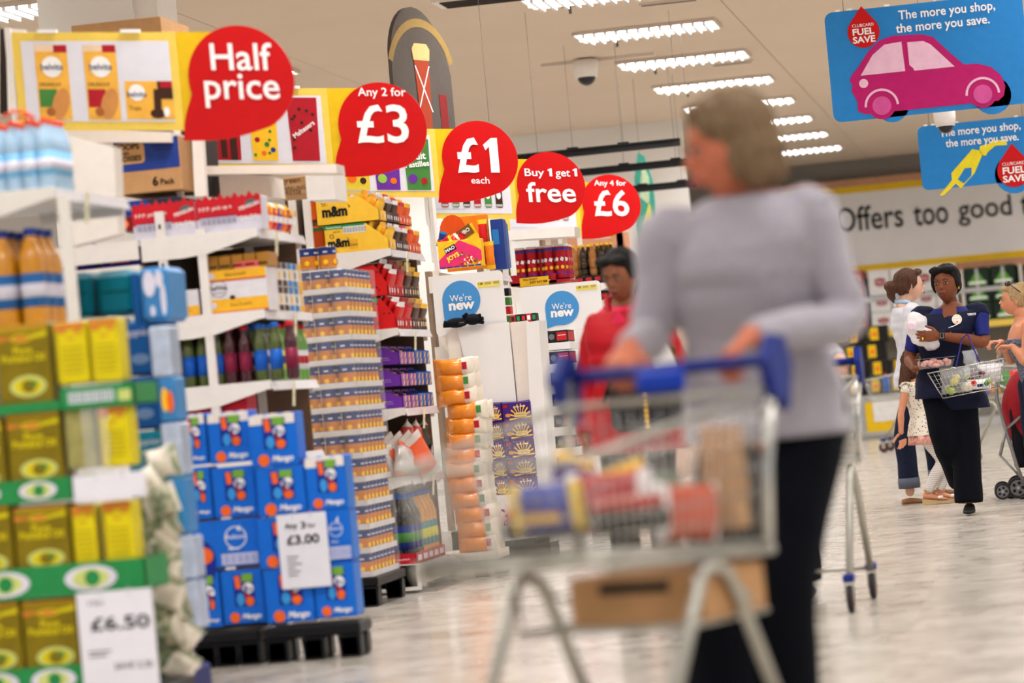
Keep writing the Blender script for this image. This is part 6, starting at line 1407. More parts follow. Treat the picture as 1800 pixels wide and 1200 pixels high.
def person(label, loc, rz, H, J={}, skin=None, handsp=None, headp=(0, 0, 0), lip=None, brow=None, group=None, body_scale=(1, 1), armr=1.0, headk=1.0, name='person', hk=1.0):
    j = dict(JD); j.update(J); t = empty(name, label, 'person', group, loc=loc, rz=rz); k = H/1.70; t.scale = (k, k, k)
    mb = MB(); bx, by = body_scale
    mb.loft(torso_rings(j, [(a, b*bx*.97, c*by*.97, d) for a, b, c, d in TP]), None)
    M = headM(j, *headp) @ Matrix.Scale(headk, 4)
    add_head(mb, M)
    hp = V(j['head']); nk = V(j['neck']); limb(mb, [nk+V((0, .01, -.04)), nk+V((0, .008, .02)), hp+V((0, .022, -.055))], [.058, .050, .050])
    for s in 'LR':
        sg = 1 if s == 'L' else -1; sh, el, wr = (V(j[q+s]) for q in ('sh', 'el', 'wr'))
        P_ = [sh+V((-sg*.05, 0, -.005)), sh, sh.lerp(el, .45), el, el.lerp(wr, .35), wr]; R_ = [.055, .050*armr, .043*armr, .036*armr, .037*armr, .025]
        limb(mb, *smoothpath(P_, R_))
        hi, kn, an = (V(j[q+s]) for q in ('hip', 'kn', 'an')); limb(mb, *smoothpath([hi+V((0, 0, .03)), hi.lerp(kn, .3), kn, kn.lerp(an, .35), an], [.088, .078, .053, .052, .034]))
    parts = [(mb, .0075, 3)]
    hm = MB()
    for s in 'LR':
        sg = 1 if s == 'L' else -1; el, wr = V(j['el'+s]), V(j['wr'+s]); sp = (handsp or {}).get(s, {})
        d = V(sp.get('d', (wr-el))).normalized(); n = V(sp.get('n', (-sg, 0, 0))); th = V(sp.get('s', (0, -1, 0)))
        hand(hm, wr, d, n, th, sp.get('curl', .35), sp.get('spread', 0), k=1.0*hk); limb(hm, [wr-(wr-el).normalized()*.05, wr, wr+d*.01], [.029, .026, .024])
    parts.append((hm, .0042, 1))
    remesh(parts, skin).build('body', t)
    face_parts(t, M, lip or mat('lip', (170, 90, 84), .35), brow or iris)
    return t, j, M
def shirt(t, j, m, sleeve=1.0, off=.014, lo=-.12, hi=.97, name='jumper', label=None, armr=1.0, cuff=.036, hem=None, flare=0, bs=(1, 1), vox=.009, up=.062, wr_=.004, sl='LR', fr=10, extra=None):
    prof = [(a, b*bs[0]+off+flare*max(0, .15-a), c*bs[1]+off+flare*.7*max(0, .15-a), d) for a, b, c, d in TP if lo+.001 < a < hi-.001]
    def at(a):
        for p, q in zip(TP, TP[1:]):
            if p[0] <= a <= q[0]: u = (a-p[0])/(q[0]-p[0]); return (a, *(p[i]*(1-u)+q[i]*u for i in (1, 2, 3)))
        return (a, .17, .12, .01)
    for a, pos in ((lo, 0), (hi, 1)):
        z = at(a) if a >= TP[0][0] else (a, .17, .12, .01)
        if a < -.05: z = (a, .172, .122, .01)
        e = (a, z[1]*bs[0]+off+flare*max(0, .15-a), z[2]*bs[1]+off+flare*.7*max(0, .15-a), z[3])
        prof = [e]+prof if pos == 0 else prof+[e]
    if lo < -.14: prof = [(a, max(b, .172*bs[0]+off+flare*max(0, .15-a)), max(c, .122*bs[1]+off+flare*.7*max(0, .15-a)), d) if a < .05 else (a, b, c, d) for a, b, c, d in prof]
    mb = MB(); mb.loft(torso_rings(j, prof), None)
    for s in sl:
        sg = 1 if s == 'L' else -1; sh, el, wr = (V(j[q+s]) for q in ('sh', 'el', 'wr'))
        P_ = [sh+V((-sg*.05, 0, -.01)), sh+V((0, 0, -.003)), sh.lerp(el, .5), el]; R_ = [up, up*1.0*armr, (.056)*armr, (.050)*armr]
        if sleeve <= .5: e2 = sh.lerp(el, sleeve*2); P_ = [P_[0], P_[1], sh.lerp(e2, .5), e2]; R_ = [up, up*armr, .060*armr, .058*armr]
        else: e2 = el.lerp(wr, (sleeve-.5)*2*.97); P_ += [el.lerp(e2, .5), e2]; R_ += [.047*armr, cuff]
        pp, rr = smoothpath(P_, R_); mb.tube(pp, 0, None, n=16, rs=rr); mb.ell(pp[0], (rr[0],)*3, None)
    if extra: extra(mb)
    o = remesh([(mb, vox, 3)], m)
    for i, v in enumerate(o.v):
        v = V(v); k = noise.noise(v*fr)*wr_*1.6+noise.noise(V((v.x*4, v.y*4, v.z*26)))*wr_; o.v[i] = tuple(v+V((v.x-0, v.y, 0)).normalized()*k)
    return o.build(name, t, label=label)
def trousers(t, j, m, r=(.105, .092, .072, .070, .075), top=.14, name='trousers', label=None, anL=0, bs=(1, 1), cut=.0, wr_=.004, fr=9):
    mb = MB(); mb.loft(torso_rings(j, [(-.20, .12*bs[0], .10*bs[1], .01), (-.12, .172*bs[0], .125*bs[1], .012), (0, .187*bs[0], .135*bs[1], .012), (top, .168*bs[0], .118*bs[1], 0)]), None)
    for s in 'LR':
        hi, kn, an = (V(j[q+s]) for q in ('hip', 'kn', 'an')); e = kn.lerp(an, 1-cut)
        pp, rr = smoothpath([hi+V((0, 0, .02)), hi.lerp(kn, .35), kn, kn.lerp(e, .5), e+V((0, 0, 0))], r); mb.tube(pp, 0, None, n=18, rs=rr); mb.ell(pp[0], (rr[0],)*3, None)
    o = remesh([(mb, .010, 2)], m)
    for i, v in enumerate(o.v):
        v = V(v); k = noise.noise(V((v.x*8, v.y*8, v.z*fr)))*wr_*1.8; o.v[i] = tuple(v+V((v.x*.5, v.y, 0)).normalized()*k)
    return o.build(name, t, label=label)
def shoe(t, an, dir_, m, L_=.25, w=.044, h=.06, name='shoe', sole=None, low=False, pitch=0, z0=None):
    an = V(an); d = V(dir_); d.z = 0; d.normalize(); s = V((-d.y, d.x, 0)); rings = []
    zb_ = (an.z-.088) if z0 is None else z0
    for u, hw, ht in ((-.26, .55, .75), (-.20, .8, .95), (0, .85, 1.0), (.2, .88, .85), (.42, 1.0, .6), (.6, .95, .45), (.72, .6, .32), (.745, .3, .22)):
        c = an+d*u*L_; zz = zb_+max(0, pitch*(.5-u))*L_; rings.append([V((c.x, c.y, zz+ht*h/2))+s*(hw*w*math.copysign(abs(math.cos(a))**.8, math.cos(a)))+V((0, 0, ht*h/2*math.copysign(abs(math.sin(a))**.7, math.sin(a)))) for a in [2*PI*q/14 for q in range(14)]])
    o = MB().loft(rings, m).build(name, t)
    return o
# ---------------- colours
sk_f = mat('skin fair flushed', (186, 108, 80), .5, var=.06, scale=30); sk_d = mat('skin brown', (120, 68, 44), .45, var=.05, scale=30); sk_p = mat('skin pale', (214, 168, 144), .5, var=.04); sk_m = mat('skin medium', (140, 86, 60), .5, var=.05); sk_t = mat('skin tan', (206, 140, 108), .45, var=.05)
knit = mat('grey lilac knit', (156, 151, 160), .85, var=.05, scale=60, bump=.3, sheen=.3); nvt = mat('black navy cloth', (4, 6, 15), 1.0, var=.15, scale=20); jean = mat('dark denim', (26, 32, 54), .85, var=.15, scale=60)
gh = mat('ash blonde hair', (88, 68, 46), .6, rgb2=(136, 112, 84), scale=40, stretch=(6, 6, .8), bump=.4); bh = mat('black hair', (8, 7, 7), .6, rgb2=(20, 16, 15), scale=50, stretch=(6, 6, .8), bump=.4); brh = mat('brown hair', (62, 38, 26), .45, rgb2=(96, 62, 44), scale=40, stretch=(6, 6, .8), bump=.4); blo = mat('dark blonde hair', (140, 110, 76), .5, rgb2=(186, 158, 116), scale=40, stretch=(6, 6, .8), bump=.4)

# ---- 1. shopper in grey jumper
bodyc = PD(1345, 760, 8.60)
HW = 1.71
pz_top = PD(1290, 165, 8.5).z
kW = pz_top/1.70
def inv(p, loc, rz, k): q = V(p)-V(loc); q = rotz((q.x, q.y, q.z), -rz); return V((q.x/k, q.y/k, p[2]/k))
LOC1 = V((bodyc.x, bodyc.y, 0)); RZW = RZ1
hL = inv(tl_pos(.135, .385, 1.055), LOC1, RZW, kW); hR = inv(tl_pos(-.155, .385, 1.055), LOC1, RZW, kW)
nkp = inv(PD(1308, 335, 8.5), LOC1, RZW, kW); hdp = inv(PD(1278, 262, 8.47), LOC1, RZW, kW); hdp.z = 1.568
nkp.z = 1.44
shl = inv(PD(1425, 372, 8.45), LOC1, RZW, kW); shr = inv(PD(1170, 392, 8.55), LOC1, RZW, kW)
mid = (V(shl)+V(shr))/2
J1 = dict(pelvis=(0, 0, .93), chest=((mid.x)*.45, mid.y*.45, 1.19), neck=(nkp.x, nkp.y+.01, 1.455), head=tuple(hdp), shL=(shl.x, shl.y, 1.385), shR=(shr.x, shr.y, 1.37),
          elL=(shl.x+.055, shl.y+.03, 1.12), wrL=(hL.x+.035, hL.y+.085, hL.z+.045), elR=(shr.x-.06, shr.y-.02, 1.12), wrR=(hR.x-.005, hR.y+.09, hR.z+.045),
          hipL=(.10, .03, .88), knL=(.06, -.10, .50), anL=(-.01, -.02, .10), hipR=(-.06, .02, .88), knR=(-.07, -.20, .50), anR=(-.10, -.20, .09))
w1, j1, M1 = person('older woman in a pale grey jumper and dark trousers pushing the nearest trolley', LOC1, RZW, 1.70*kW, J1, sk_f, handsp=dict(L=dict(d=(-.25, -.8, -.45), n=(0, -.45, -.9), s=(-1, 0, 0), curl=.95), R=dict(d=(.1, -.85, -.45), n=(0, -.45, -.9), s=(1, 0, 0), curl=.95)), headp=(math.radians(-42), math.radians(8), 0), lip=mat('lip rose', (176, 92, 84), .4), brow=gh, body_scale=(1.10, 1.15), headk=1.12)
shirt(w1, j1, knit, 1.0, off=.020, lo=-.17, hi=.985, armr=1.10, bs=(1.12, 1.18), cuff=.038, up=.068, name='jumper', wr_=.005)
trousers(w1, j1, nvt, r=(.118, .105, .085, .085, .10), bs=(1.08, 1.1), cut=-.05)
for s in 'LR': shoe(w1, j1['an'+s], (0, -1, 0), black)
hair(w1, M1, gh, [((0, .022, .040), (.088, .098, .088)), ((0, .050, -.02), (.088, .072, .085)), ((.066, .025, -.03), (.030, .055, .075)), ((-.066, .02, -.02), (.028, .050, .075)), ((.02, -.040, .086), (.058, .040, .028)), ((.05, -.040, .055), (.03, .035, .03)), ((0, .075, -.065), (.070, .045, .055))], label=None, amp=.012)

# ---- 2. woman in red jacket
YR = 14.9
pR = PY(1118, 760, YR); LR_ = V((pR.x, YR, 0)); kR = PY(1092, 436, YR).z/1.70
redj = mat('red jacket', (172, 14, 26), .6, var=.06, scale=16); pink = mat('pink shirt', (220, 44, 84), .7)
def iR(px_, py_, dy): return inv(PY(px_, py_, YR+dy), LR_, math.radians(-6), kR)
hA = iR(1160, 625, -.28)
J2 = dict(head=(iR(1090, 490, -.04).x, -.05, 1.575), neck=(iR(1098, 560, 0).x, .01, 1.45), chest=(-.01, -.01, 1.19), shR=(-.145, .01, 1.34), elR=(-.225, .04, 1.07), wrR=(-.22, -.08, .84), shL=(.145, .01, 1.34), elL=(.24, .0, 1.10), wrL=(hA.x+.05, hA.y+.04, hA.z-.02))
w2, j2, M2 = person('woman with dark tied hair in a red jacket looking down at a white slip', LR_, math.radians(-6), 1.70*kR, J2, sk_m, handsp=dict(L=dict(d=(-.6, -.4, .7), n=(-.3, -.9, 0), s=(0, 0, 1), curl=.5)), headp=(math.radians(-14), math.radians(16), 0), lip=mat('lip brown', (120, 62, 56), .4))
shirt(w2, j2, pink, .10, off=.004, lo=-.10, hi=.97, name='shirt', label='pink shirt', up=.045)
def lapel(mb):
    pass
shirt(w2, j2, redj, .98, off=.030, lo=-.33, hi=.93, armr=1.05, cuff=.044, name='jacket', label='red jacket', flare=.10, up=.060, bs=(.95, 1.0))
trousers(w2, j2, nvt, name='trousers')
for s in 'LR': shoe(w2, j2['an'+s], (0, -1, 0), black)
cm = MB()
for s in (-1, 1):
    n_ = V(j2['neck']); cm.tube([n_+V((s*.06, .05, .03)), n_+V((s*.075, -.02, .02)), n_+V((s*.055, -.085, -.05)), n_+V((s*.025, -.135, -.16)), n_+V((s*.02, -.155, -.34))], .017, redj, n=8)
cm.build('collar', w2); MB().poly(FR(V(j2['neck'])+V((0, -.138, -.2))), [(-.02, -.12), (.02, -.12), (.032, .12), (0, .16), (-.032, .12)], pink, 0, .01).build('shirt_front', w2, label='pink shirt front')
MB().tube([V(j2['neck'])+V((.09, .02, -.02)), V(j2['neck'])+V((.05, -.15, -.15)), V(j2['neck'])+V((-.10, -.165, -.45))], .012, black, n=6).build('bag_strap', w2, label='black bag strap')
hair(w2, M2, bh, [((0, .025, .042), (.083, .092, .084)), ((0, .045, -.0), (.080, .065, .075)), ((.068, .01, .02), (.018, .05, .05)), ((-.068, .01, .02), (.018, .05, .05)), ((0, .115, .0), (.045, .04, .05)), (((0, .11, .0), (0, .13, -.1), (0, .11, -.2)), (.035, .035, .015)), ((.038, -.055, .085), (.045, .035, .022)), ((-.038, -.055, .085), (.045, .035, .022))], amp=.005)
slip = MB().poly(FR(PY(1163, 625, YR-.36), V((1, -.3, 0)), V((-.35, 0, 1))), [(-.055, -.05), (.05, -.05), (.05, .07), (-.055, .07)], cardw, 0, .003); o = slip.build('paper_slip', label='white slip held by the woman in the red jacket', cat='paper')
bg = empty('shoulder_bag', 'black shoulder bag with a chain at the front of the woman in the red jacket', 'bag', loc=PY(1140, 735, YR-.30)); MB().box(-.16, .18, -.05, .05, -.05, .17, mat('black leather', (26, 24, 26), .4), bev=.03).build('bag_body', bg)
for k in range(7): MB().ell((.0, -.056, .10-.022*k), (.009, .005, .010), gold, nu=8, nv=5).build('chain_link', bg)

# ---- 3. hidden trolley pusher
J3 = dict(wrL=(.30, -.34, .955), elL=(.27, -.08, 1.10), wrR=(-.12, -.36, .97), elR=(-.24, -.06, 1.1))
L3 = V((T2.x-.27, 15.32, 0)); 
w3, j3, M3 = person('shopper behind the woman in grey, only a hand on the blue trolley handle showing', L3, RZ2, 1.52, dict(J3, anL=(.03, .03, .09), knL=(.05, -.02, .49), wrL=(.345, -.345, 1.165), elL=(.26, -.10, 1.22), wrR=(-.16, -.345, 1.165), elR=(-.2, -.1, 1.22)), sk_p, handsp=dict(L=dict(d=(.0, -.75, -.3), n=(0, -.3, -.9), s=(-1, 0, 0), curl=.9), R=dict(d=(0, -.75, -.3), n=(0, -.3, -.9), s=(1, 0, 0), curl=.9)))
shirt(w3, j3, knit, .9, name='jumper'); trousers(w3, j3, nvt)
for s in 'LR': shoe(w3, j3['an'+s], (0, -1, 0), black)
hair(w3, M3, brh, [((0, .025, .042), (.085, .094, .086)), ((0, .055, -.03), (.078, .06, .08))])

# ---- 4. staff member in navy
pN = PZ(1700, 905); LN = V((pN.x-.045, pN.y+.12, 0)); kN = PY(1664, 466, LN.y).z/1.715; RN = math.radians(-4)
def iN(px_, py_, dy): return inv(PY(px_, py_, LN.y+dy), LN, RN, kN)
e_ = iN(1726, 598, -.06); a_ = iN(1651, 590, -.26); b_ = iN(1606, 640, -.20); rl = iN(1607, 648, -.14)
hN = iN(1664, 508, -.03); nN = iN(1672, 545, 0)
J4 = dict(head=(hN.x, -.03, 1.585), neck=(nN.x, .01, 1.44), chest=(.0, -.01, 1.19), shL=(iN(1722, 545, 0).x, .01, 1.375), shR=(-.155, .01, 1.385), elL=(e_.x+.01, -.05, e_.z-.01), wrL=(a_.x, a_.y, a_.z), elR=(-.25, .02, 1.10), wrR=(rl.x+.005, rl.y, rl.z+.0),
          hipL=(.085, .01, .88), knL=(.085, -.05, .50), anL=(iN(1706, 880, 0).x, -.10, .10), knR=(-.045, -.10, .53), anR=(.01, .20, .24))
w4, j4, M4 = person('staff member with short black hair in navy tunic and trousers carrying a basket', LN, RN, 1.70*kN, J4, sk_d, handsp=dict(L=dict(d=(-1, -.1, .05), n=(0, .9, .1), s=(0, 0, 1), curl=.35, spread=.5), R=dict(d=(1, -.35, .15), n=(0, .15, 1), s=(0, 1, .2), curl=.25, spread=.4)), headp=(math.radians(-14), math.radians(-1), 0), lip=mat('lip dark rose', (116, 62, 50), .45), body_scale=(1.05, 1.1), armr=1.15, headk=1.12)
nv = mat('navy tunic', (12, 17, 44), .7, var=.12, scale=20); rb_ = mat('royal sleeve', (26, 34, 104), .65, var=.06)
shirt(w4, j4, rb_, .42, off=.012, lo=0, hi=.97, name='polo_shirt', label='royal blue polo shirt', armr=.92, bs=(1.05, 1.12), up=.066)
def flare_(mb):
    mb.loft([[V((cx+rx*math.cos(a), .0+ry*math.sin(a), z)) for a in [2*PI*q/20 for q in range(20)]] for cx, rx, ry, z in ((.07, .20, .13, .72), (.05, .21, .14, .80), (.0, .19, .14, .92))], None)
shirt(w4, j4, nv, .06, off=.026, lo=-.22, hi=.90, name='tabard', label='navy sleeveless tabard', bs=(1.08, 1.14), flare=.08, up=.075, extra=flare_)
# open neck: skin triangle and lapels
n_ = V(j4['neck']); MB().poly(FR(n_+V((0, -.152, -.10)), (1, 0, 0), (0, .45, 1)), [(-.003, -.10), (.003, -.10), (.050, .05), (.045, .10), (-.045, .10), (-.05, .05)], sk_d, 0, .01).build('neckline', w4, label='bare skin at the open collar')
lp = MB()
for s in (-1, 1): lp.tube([n_+V((s*.075, .03, -.02)), n_+V((s*.078, -.07, -.065)), n_+V((s*.055, -.145, -.13)), n_+V((s*.012, -.175, -.24))], .016, nv, n=8)
lp.build('lapel', w4)
bd = MB(); fb_ = FR(iN(1682, 561, -.17)); bd.disc(fb_, 0, 0, .034, inkw, 0, th=.004); bd.ring(fb_, 0, 0, .024, .027, gold, .001); bd.text(fb_, 0, .004, .03, inkg, 'Here to help', d=.002); bd.disc(fb_, 0, -.016, .006, mor, .002); bd.build('round_badge', w4, label='white round badge')
bd = MB(); fb_ = FR(iN(1708, 552, -.14)); bd.text(fb_, 0, 0, .06, inkw, 'TESCO', d=.002, bold=.04); bd.build('sleeve_lettering', w4)
MB().tube([iN(1688, 567, -.18), iN(1676, 573, -.19), iN(1667, 576, -.19)], .003, inkw, n=6).build('pen', w4, label='white pen')
MB().rect(FR(iN(1640, 585, -.27), (1, 0, 0), (0, 0, 1)), 0, 0, .01, .01, inkk).box(a_.x+.006, a_.x+.038, a_.y-.036, a_.y+.034, a_.z-.036, a_.z+.036, black, bev=.008).box(a_.x+.010, a_.x+.034, a_.y-.040, a_.y-.036, a_.z-.018, a_.z+.018, chromes).box(a_.x+.013, a_.x+.031, a_.y-.042, a_.y-.040, a_.z-.015, a_.z+.015, inkk).build('wristwatch', w4, label='square wristwatch on a black strap')
MB().ell((a_.x-.112, a_.y-.012, a_.z-.01), (.006, .010, .010), gold).build('ring', w4)
trousers(w4, j4, nvt, r=(.118, .110, .100, .098, .100), bs=(1.08, 1.15), cut=-.04)
shoe(w4, j4['anL'], (.05, -1, 0), black, h=.065); shoe(w4, j4['anR'], (0, -1, 0), black, h=.065, z0=.14)
hair(w4, M4, bh, [((0, .026, .045), (.086, .092, .084)), ((0, .055, -.005), (.080, .058, .075)), ((.070, .012, .015), (.018, .045, .05)), ((-.070, -.005, .01), (.018, .042, .06)), ((.034, -.058, .088), (.05, .034, .024)), ((-.038, -.050, .085), (.05, .038, .026)), ((-.066, -.04, .03), (.014, .022, .05))], amp=.006)
for s in (-1, 1): MB().ell(M4 @ V((s*.080, -.002, -.030)), (.004, .004, .010), gold).build('earring', w4)
# held things
def atN(px_, py_, dy): return PY(px_, py_, LN.y+dy)
mat('white wrap', (226, 220, 222), .35, coat=.3, var=.06, scale=18); mb0 = MB().ell((-.02, 0, .03), (.075, .06, .085), None).ell((.02, 0, -.04), (.085, .055, .07), None).ell((.06, 0, -.09), (.05, .045, .05), None); mb = remesh([(mb0, .008, 3)], MATS['white wrap']); mb.v = [tuple(V(v)*(1+.16*noise.noise(V(v)*22))) for v in mb.v]; f_ = FR((-.03, -.055, -.02)); mb.disc(f_, -.02, .05, .02, pinkl, .012); mb.text(f_, .05, .0, .04, navy, 'SE', d=.014, bold=.03)
o = mb.build('wrapped_parcel', label='white film-wrapped parcel clutched by the staff member', cat='parcel'); o.location = atN(1617, 580, -.16)
mp_ = empty('meat_tray', 'clear plastic tray of pink meat held out by the staff member', 'food tray', loc=atN(1644, 633, -.26), rz=-.1); 
mb = MB(); mb.loft([[V((sx*(.115-.018*q)*1.0, sy*(.075-.012*q), -.05+.05*(1-q))) for sx, sy in ((-1, -1), (1, -1), (1, 1), (-1, 1))] for q in (1, 0)], clear, smooth=False); mb.box(-.125, .125, -.085, .085, .012, .016, clear); mb.build('plastic_tray', mp_)
rr = random.Random(2); pinkm_ = mat('pink meat', (196, 110, 100), .35, rgb2=(228, 176, 160), scale=60, coat=.4)
for k in range(22): MB().ell((rr.uniform(-.08, .08), rr.uniform(-.05, .05), rr.uniform(-.032, .0)), (.021, .016, .014), pinkm_, nu=10, nv=6).build('meat_piece', mp_)
bk_ = empty('shopping_basket', 'silver wire hand basket full of groceries hanging from the staff member arm', 'basket', loc=atN(1706, 690, -.20), rz=math.radians(6)); bk_.rotation_euler = (0, math.radians(-6), math.radians(4))
BW, BH = .215, .165
q = [(-.18, -.12, 0), (.18, -.12, 0), (.18, .12, 0), (-.18, .12, 0)]; u = [(-.245, -.155, BH+.01), (.245, -.155, BH+.01), (.245, .155, BH+.01), (-.245, .155, BH+.01)]
for nm, (i, k_) in (('wire_side', (0, 1)), ('wire_side', (2, 3)), ('wire_end', (1, 2)), ('wire_end', (3, 0))):
    mb = MB(); grid(mb, q[i], q[k_], u[k_], u[i], 17 if nm == 'wire_side' else 11, 7, .0017, chrome); mb.build(nm, bk_)
mb = MB(); grid(mb, *q, 14, 9, .0017, chrome); mb.build('wire_floor', bk_)
mb = MB(); mb.tube(u, .0045, chrome, closed=True); mb.tube(q, .0035, chrome, closed=True); mb.build('rim', bk_)
hpk = MB(); top = bk_.matrix_basis.inverted() @ V(atN(1695, 588, -.16)); hpl = mat('handle violet', (52, 42, 120), .3)
for s in (-1, 1): 
    for sx in (-.05, .08): pass
for sy, off_ in ((-.155, 0), (.155, .012)):
    hpk.tube([V((-.07, sy, BH+.005)), V((top.x-.02+off_, top.y+sy*.3, top.z-.02)), V((top.x+.02+off_, top.y+sy*.3, top.z)), V((.09, sy, BH+.005))], .005, hpl, n=8)
    hpk.tube([V((-.12, sy, BH)), V((-.09, sy-.004, BH+.02)), V((-.055, sy, BH+.0))], .004, chrome, n=6)
hpk.build('handle', bk_, label='violet coated handle')
def inb(nm, lab, cat, mb, x, y, z, rot=(0, 0, 0)):
    o = mb.build(nm, label=lab, cat=cat); M_ = bk_.matrix_basis @ Matrix.Translation((x, y, z)) ; o.location = M_.to_translation(); o.rotation_euler = rot; return o
for k, (x, y, z, m_, nm, s_) in enumerate(((-.13, -.03, .05, 'g', 'pale green apple', .030), (-.09, -.05, .09, 'y', 'yellow lemon', .028), (-.07, .0, .11, 'y', 'second yellow lemon', .028), (-.02, -.07, .045, 'w', 'white onion', .034), (-.12, -.07, .035, 'g', 'small green apple', .026), (.0, -.03, .10, 'g', 'green pear', .03), (.12, -.09, .05, 'g', 'green sprout', .02))):
    c_ = {'g': mat('apple green', (160, 176, 80), .3, var=.1), 'y': mat('lemon peel', (226, 208, 70), .35), 'w': mat('onion skin', (226, 216, 196), .3)}[m_]
    mb = MB().ell((0, 0, 0), (s_, s_, s_*.95), c_, nu=14, nv=9); mb.tube([(0, 0, s_*.85), (.003, 0, s_*1.15)], .003, brown, n=5); inb('fruit', '%s in the wire basket' % nm, 'fruit', mb, x, y, z)
grape = mat('red grape', (110, 30, 48), .2, coat=.4); t = empty('grape_bag', 'bag of dark red grapes in the wire basket', 'fruit', loc=(bk_.matrix_basis @ Matrix.Translation((.045, -.03, .10))).to_translation())
for k in range(26): rr = random.Random(k); MB().ell((rr.uniform(-.05, .06), rr.uniform(-.04, .03), rr.uniform(-.035, .03)), (.013, .013, .014), grape, nu=8, nv=6).build('grape', t)
cfx = mat('clear bag film', (236, 238, 240), .08, alpha=.28, var=.02)
mb = MB(); mb.pillow(Matrix.Identity(4), .2, .17, .13, cfx, None, seed=640, wr=.05); inb('plastic_bag', 'clear produce bag over the fruit in the wire basket', 'bag', mb, -.08, -.03, .10)
mb = MB(); mb.pillow(Matrix.Identity(4), .09, .20, .07, cfx, None, seed=641, wr=.05); inb('plastic_bag', 'clear twisted produce bag standing up from the wire basket', 'bag', mb, .035, -.04, .17)
mb = MB(); mb.pillow(Matrix.Identity(4), .16, .12, .12, MATS['white wrap'], None, seed=642, wr=.04); inb('plastic_bag', 'white carrier bag at the right of the wire basket', 'bag', mb, .15, .0, .10)
mb = MB(); mb.pillow(Matrix.Rotation(PI/2, 4, 'Y'), .07, .15, .07, inkw, None, seed=643); f_ = FR((-.05, -.045, -.02)); mb.disc(f_, .02, .03, .018, mred, .006); mb.disc(f_, .10, .02, .016, leafg, .006); mb.rect(f_, .04, 0, .08, .02, navy, .006); inb('food_pack', 'white, red and navy printed pack low in the wire basket', 'food pack', mb, .06, -.06, .045)

# ---- 5. woman with bun, white shirt, jeans (facing right)
pJ = PZ(1632, 884); LJ = V((pJ.x-.02, 24.85, 0)); kJ = PY(1632, 472, 24.85).z/1.70
J5 = dict(head=(.0, -.03, 1.59), neck=(0, .02, 1.45), hipR=(-.07, .0, .88), knR=(-.07, .13, .50), anR=(-.07, .13, .09), hipL=(.07, 0, .88), knL=(.07, -.10, .52), anL=(.07, -.13, .13), elR=(-.20, .05, 1.14), wrR=(-.10, -.12, 1.06), elL=(.2, -.0, 1.1), wrL=(.18, -.2, 1.08))
w5, j5, M5 = person('woman with a messy brown bun, white shirt and dark jeans facing away to the right', LJ, math.radians(90+14), 1.70*kJ, J5, sk_p, headp=(0, 0, 0))
shirt(w5, j5, mat('white shirt', (206, 206, 214), .7, var=.05, scale=14), .9, off=.020, lo=-.16, hi=.97, name='shirt', label='white shirt', wr_=.008, armr=1.1)
n5 = V(j5['neck']); MB().tube([n5+V((.07, .0, .02)), n5+V((0, .075, .035)), n5+V((-.07, .0, .02)), n5+V((-.05, -.07, -.03))], .018, mat('pale blue collar', (170, 196, 220), .6), n=8).build('collar', w5, label='pale blue collar')
trousers(w5, j5, jean, r=(.105, .098, .078, .074, .074), cut=.06, name='jeans', label='dark blue jeans')
cf = MB()
for s in 'LR': a = V(j5['kn'+s]).lerp(V(j5['an'+s]), .86); b = V(j5['kn'+s]).lerp(V(j5['an'+s]), 1.0-.12); cf.tube([a+V((0, 0, .045)), a+V((0, 0, -.03))], .081, mat('turned denim', (92, 98, 112), .8), n=16)
cf.build('turn_up', w5, label='pale turned-up jeans cuff')
tanl = mat('tan leather', (150, 106, 70), .5)
shoe(w5, V(j5['anR']), (.0, -1, 0), tanl, h=.045, z0=.002); shoe(w5, V(j5['anL']), (.0, -1, 0), tanl, h=.045, z0=.04)
hair(w5, M5, brh, [((0, .026, .042), (.085, .092, .086)), ((0, .050, .0), (.082, .066, .080)), ((.070, .01, .02), (.018, .045, .05)), ((-.070, .01, .02), (.018, .045, .05)), ((0, .150, .005), (.045, .045, .042)), (((0, .12, .0), (.01, .15, -.05), (0, .13, -.11)), (.04, .03, .012)), ((0, -.05, .09), (.06, .04, .026))], amp=.012)

# ---- 6. little girl
pG = PZ(1640, 886); LG = V((pG.x, pG.y, 0)); kG = PY(1612, 612, pG.y).z/1.70*1.0; RG = math.radians(90-6)
def iG(px_, py_, dy): return inv(PY(px_, py_, LG.y+dy), LG, RG, kG)
hg = iG(1612, 642, 0)
J6 = dict(head=(0, hg.y, 1.53), neck=(0, hg.y+.045, 1.36), chest=(0, .06, 1.14), pelvis=(0, .0, .86), shR=(-.145, iG(1597, 690, 0).y, 1.28), elR=(-.19, iG(1590, 730, 0).y+.01, 1.02), wrR=(-.20, iG(1588, 758, 0).y, .82), shL=(.145, .05, 1.28), elL=(.2, -.06, 1.05), wrL=(.2, -.22, 1.0),
          hipL=(.08, 0, .80), knL=(.09, -.20, .47), anL=(.05, -.08, .13), hipR=(-.08, 0, .80), knR=(-.06, -.15, .47), anR=(-.06, .04, .13))
w6, j6, M6 = person('little girl with long curly brown hair in a floral top and white leggings', LG, RG, 1.70*kG, J6, sk_t, handsp=dict(R=dict(d=(-.1, -.15, -1), n=(0, 1, 0), s=(0, -1, 0), curl=.3, spread=.8)), headp=(0, math.radians(-6), 0), body_scale=(.95, 1.1), headk=1.35, hk=1.15)
flo = mat('floral cotton', (224, 216, 200), .75, rgb2=(224, 216, 200), scale=8)
nt = flo.node_tree; vo = nt.nodes.new('ShaderNodeTexVoronoi'); vo.inputs['Scale'].default_value = 34; rp = nt.nodes.new('ShaderNodeValToRGB'); rp.color_ramp.elements[0].color = (*lin((120, 74, 62)), 1); rp.color_ramp.elements[0].position = .20; rp.color_ramp.elements[1].color = (*lin((222, 214, 198)), 1); rp.color_ramp.elements[1].position = .32
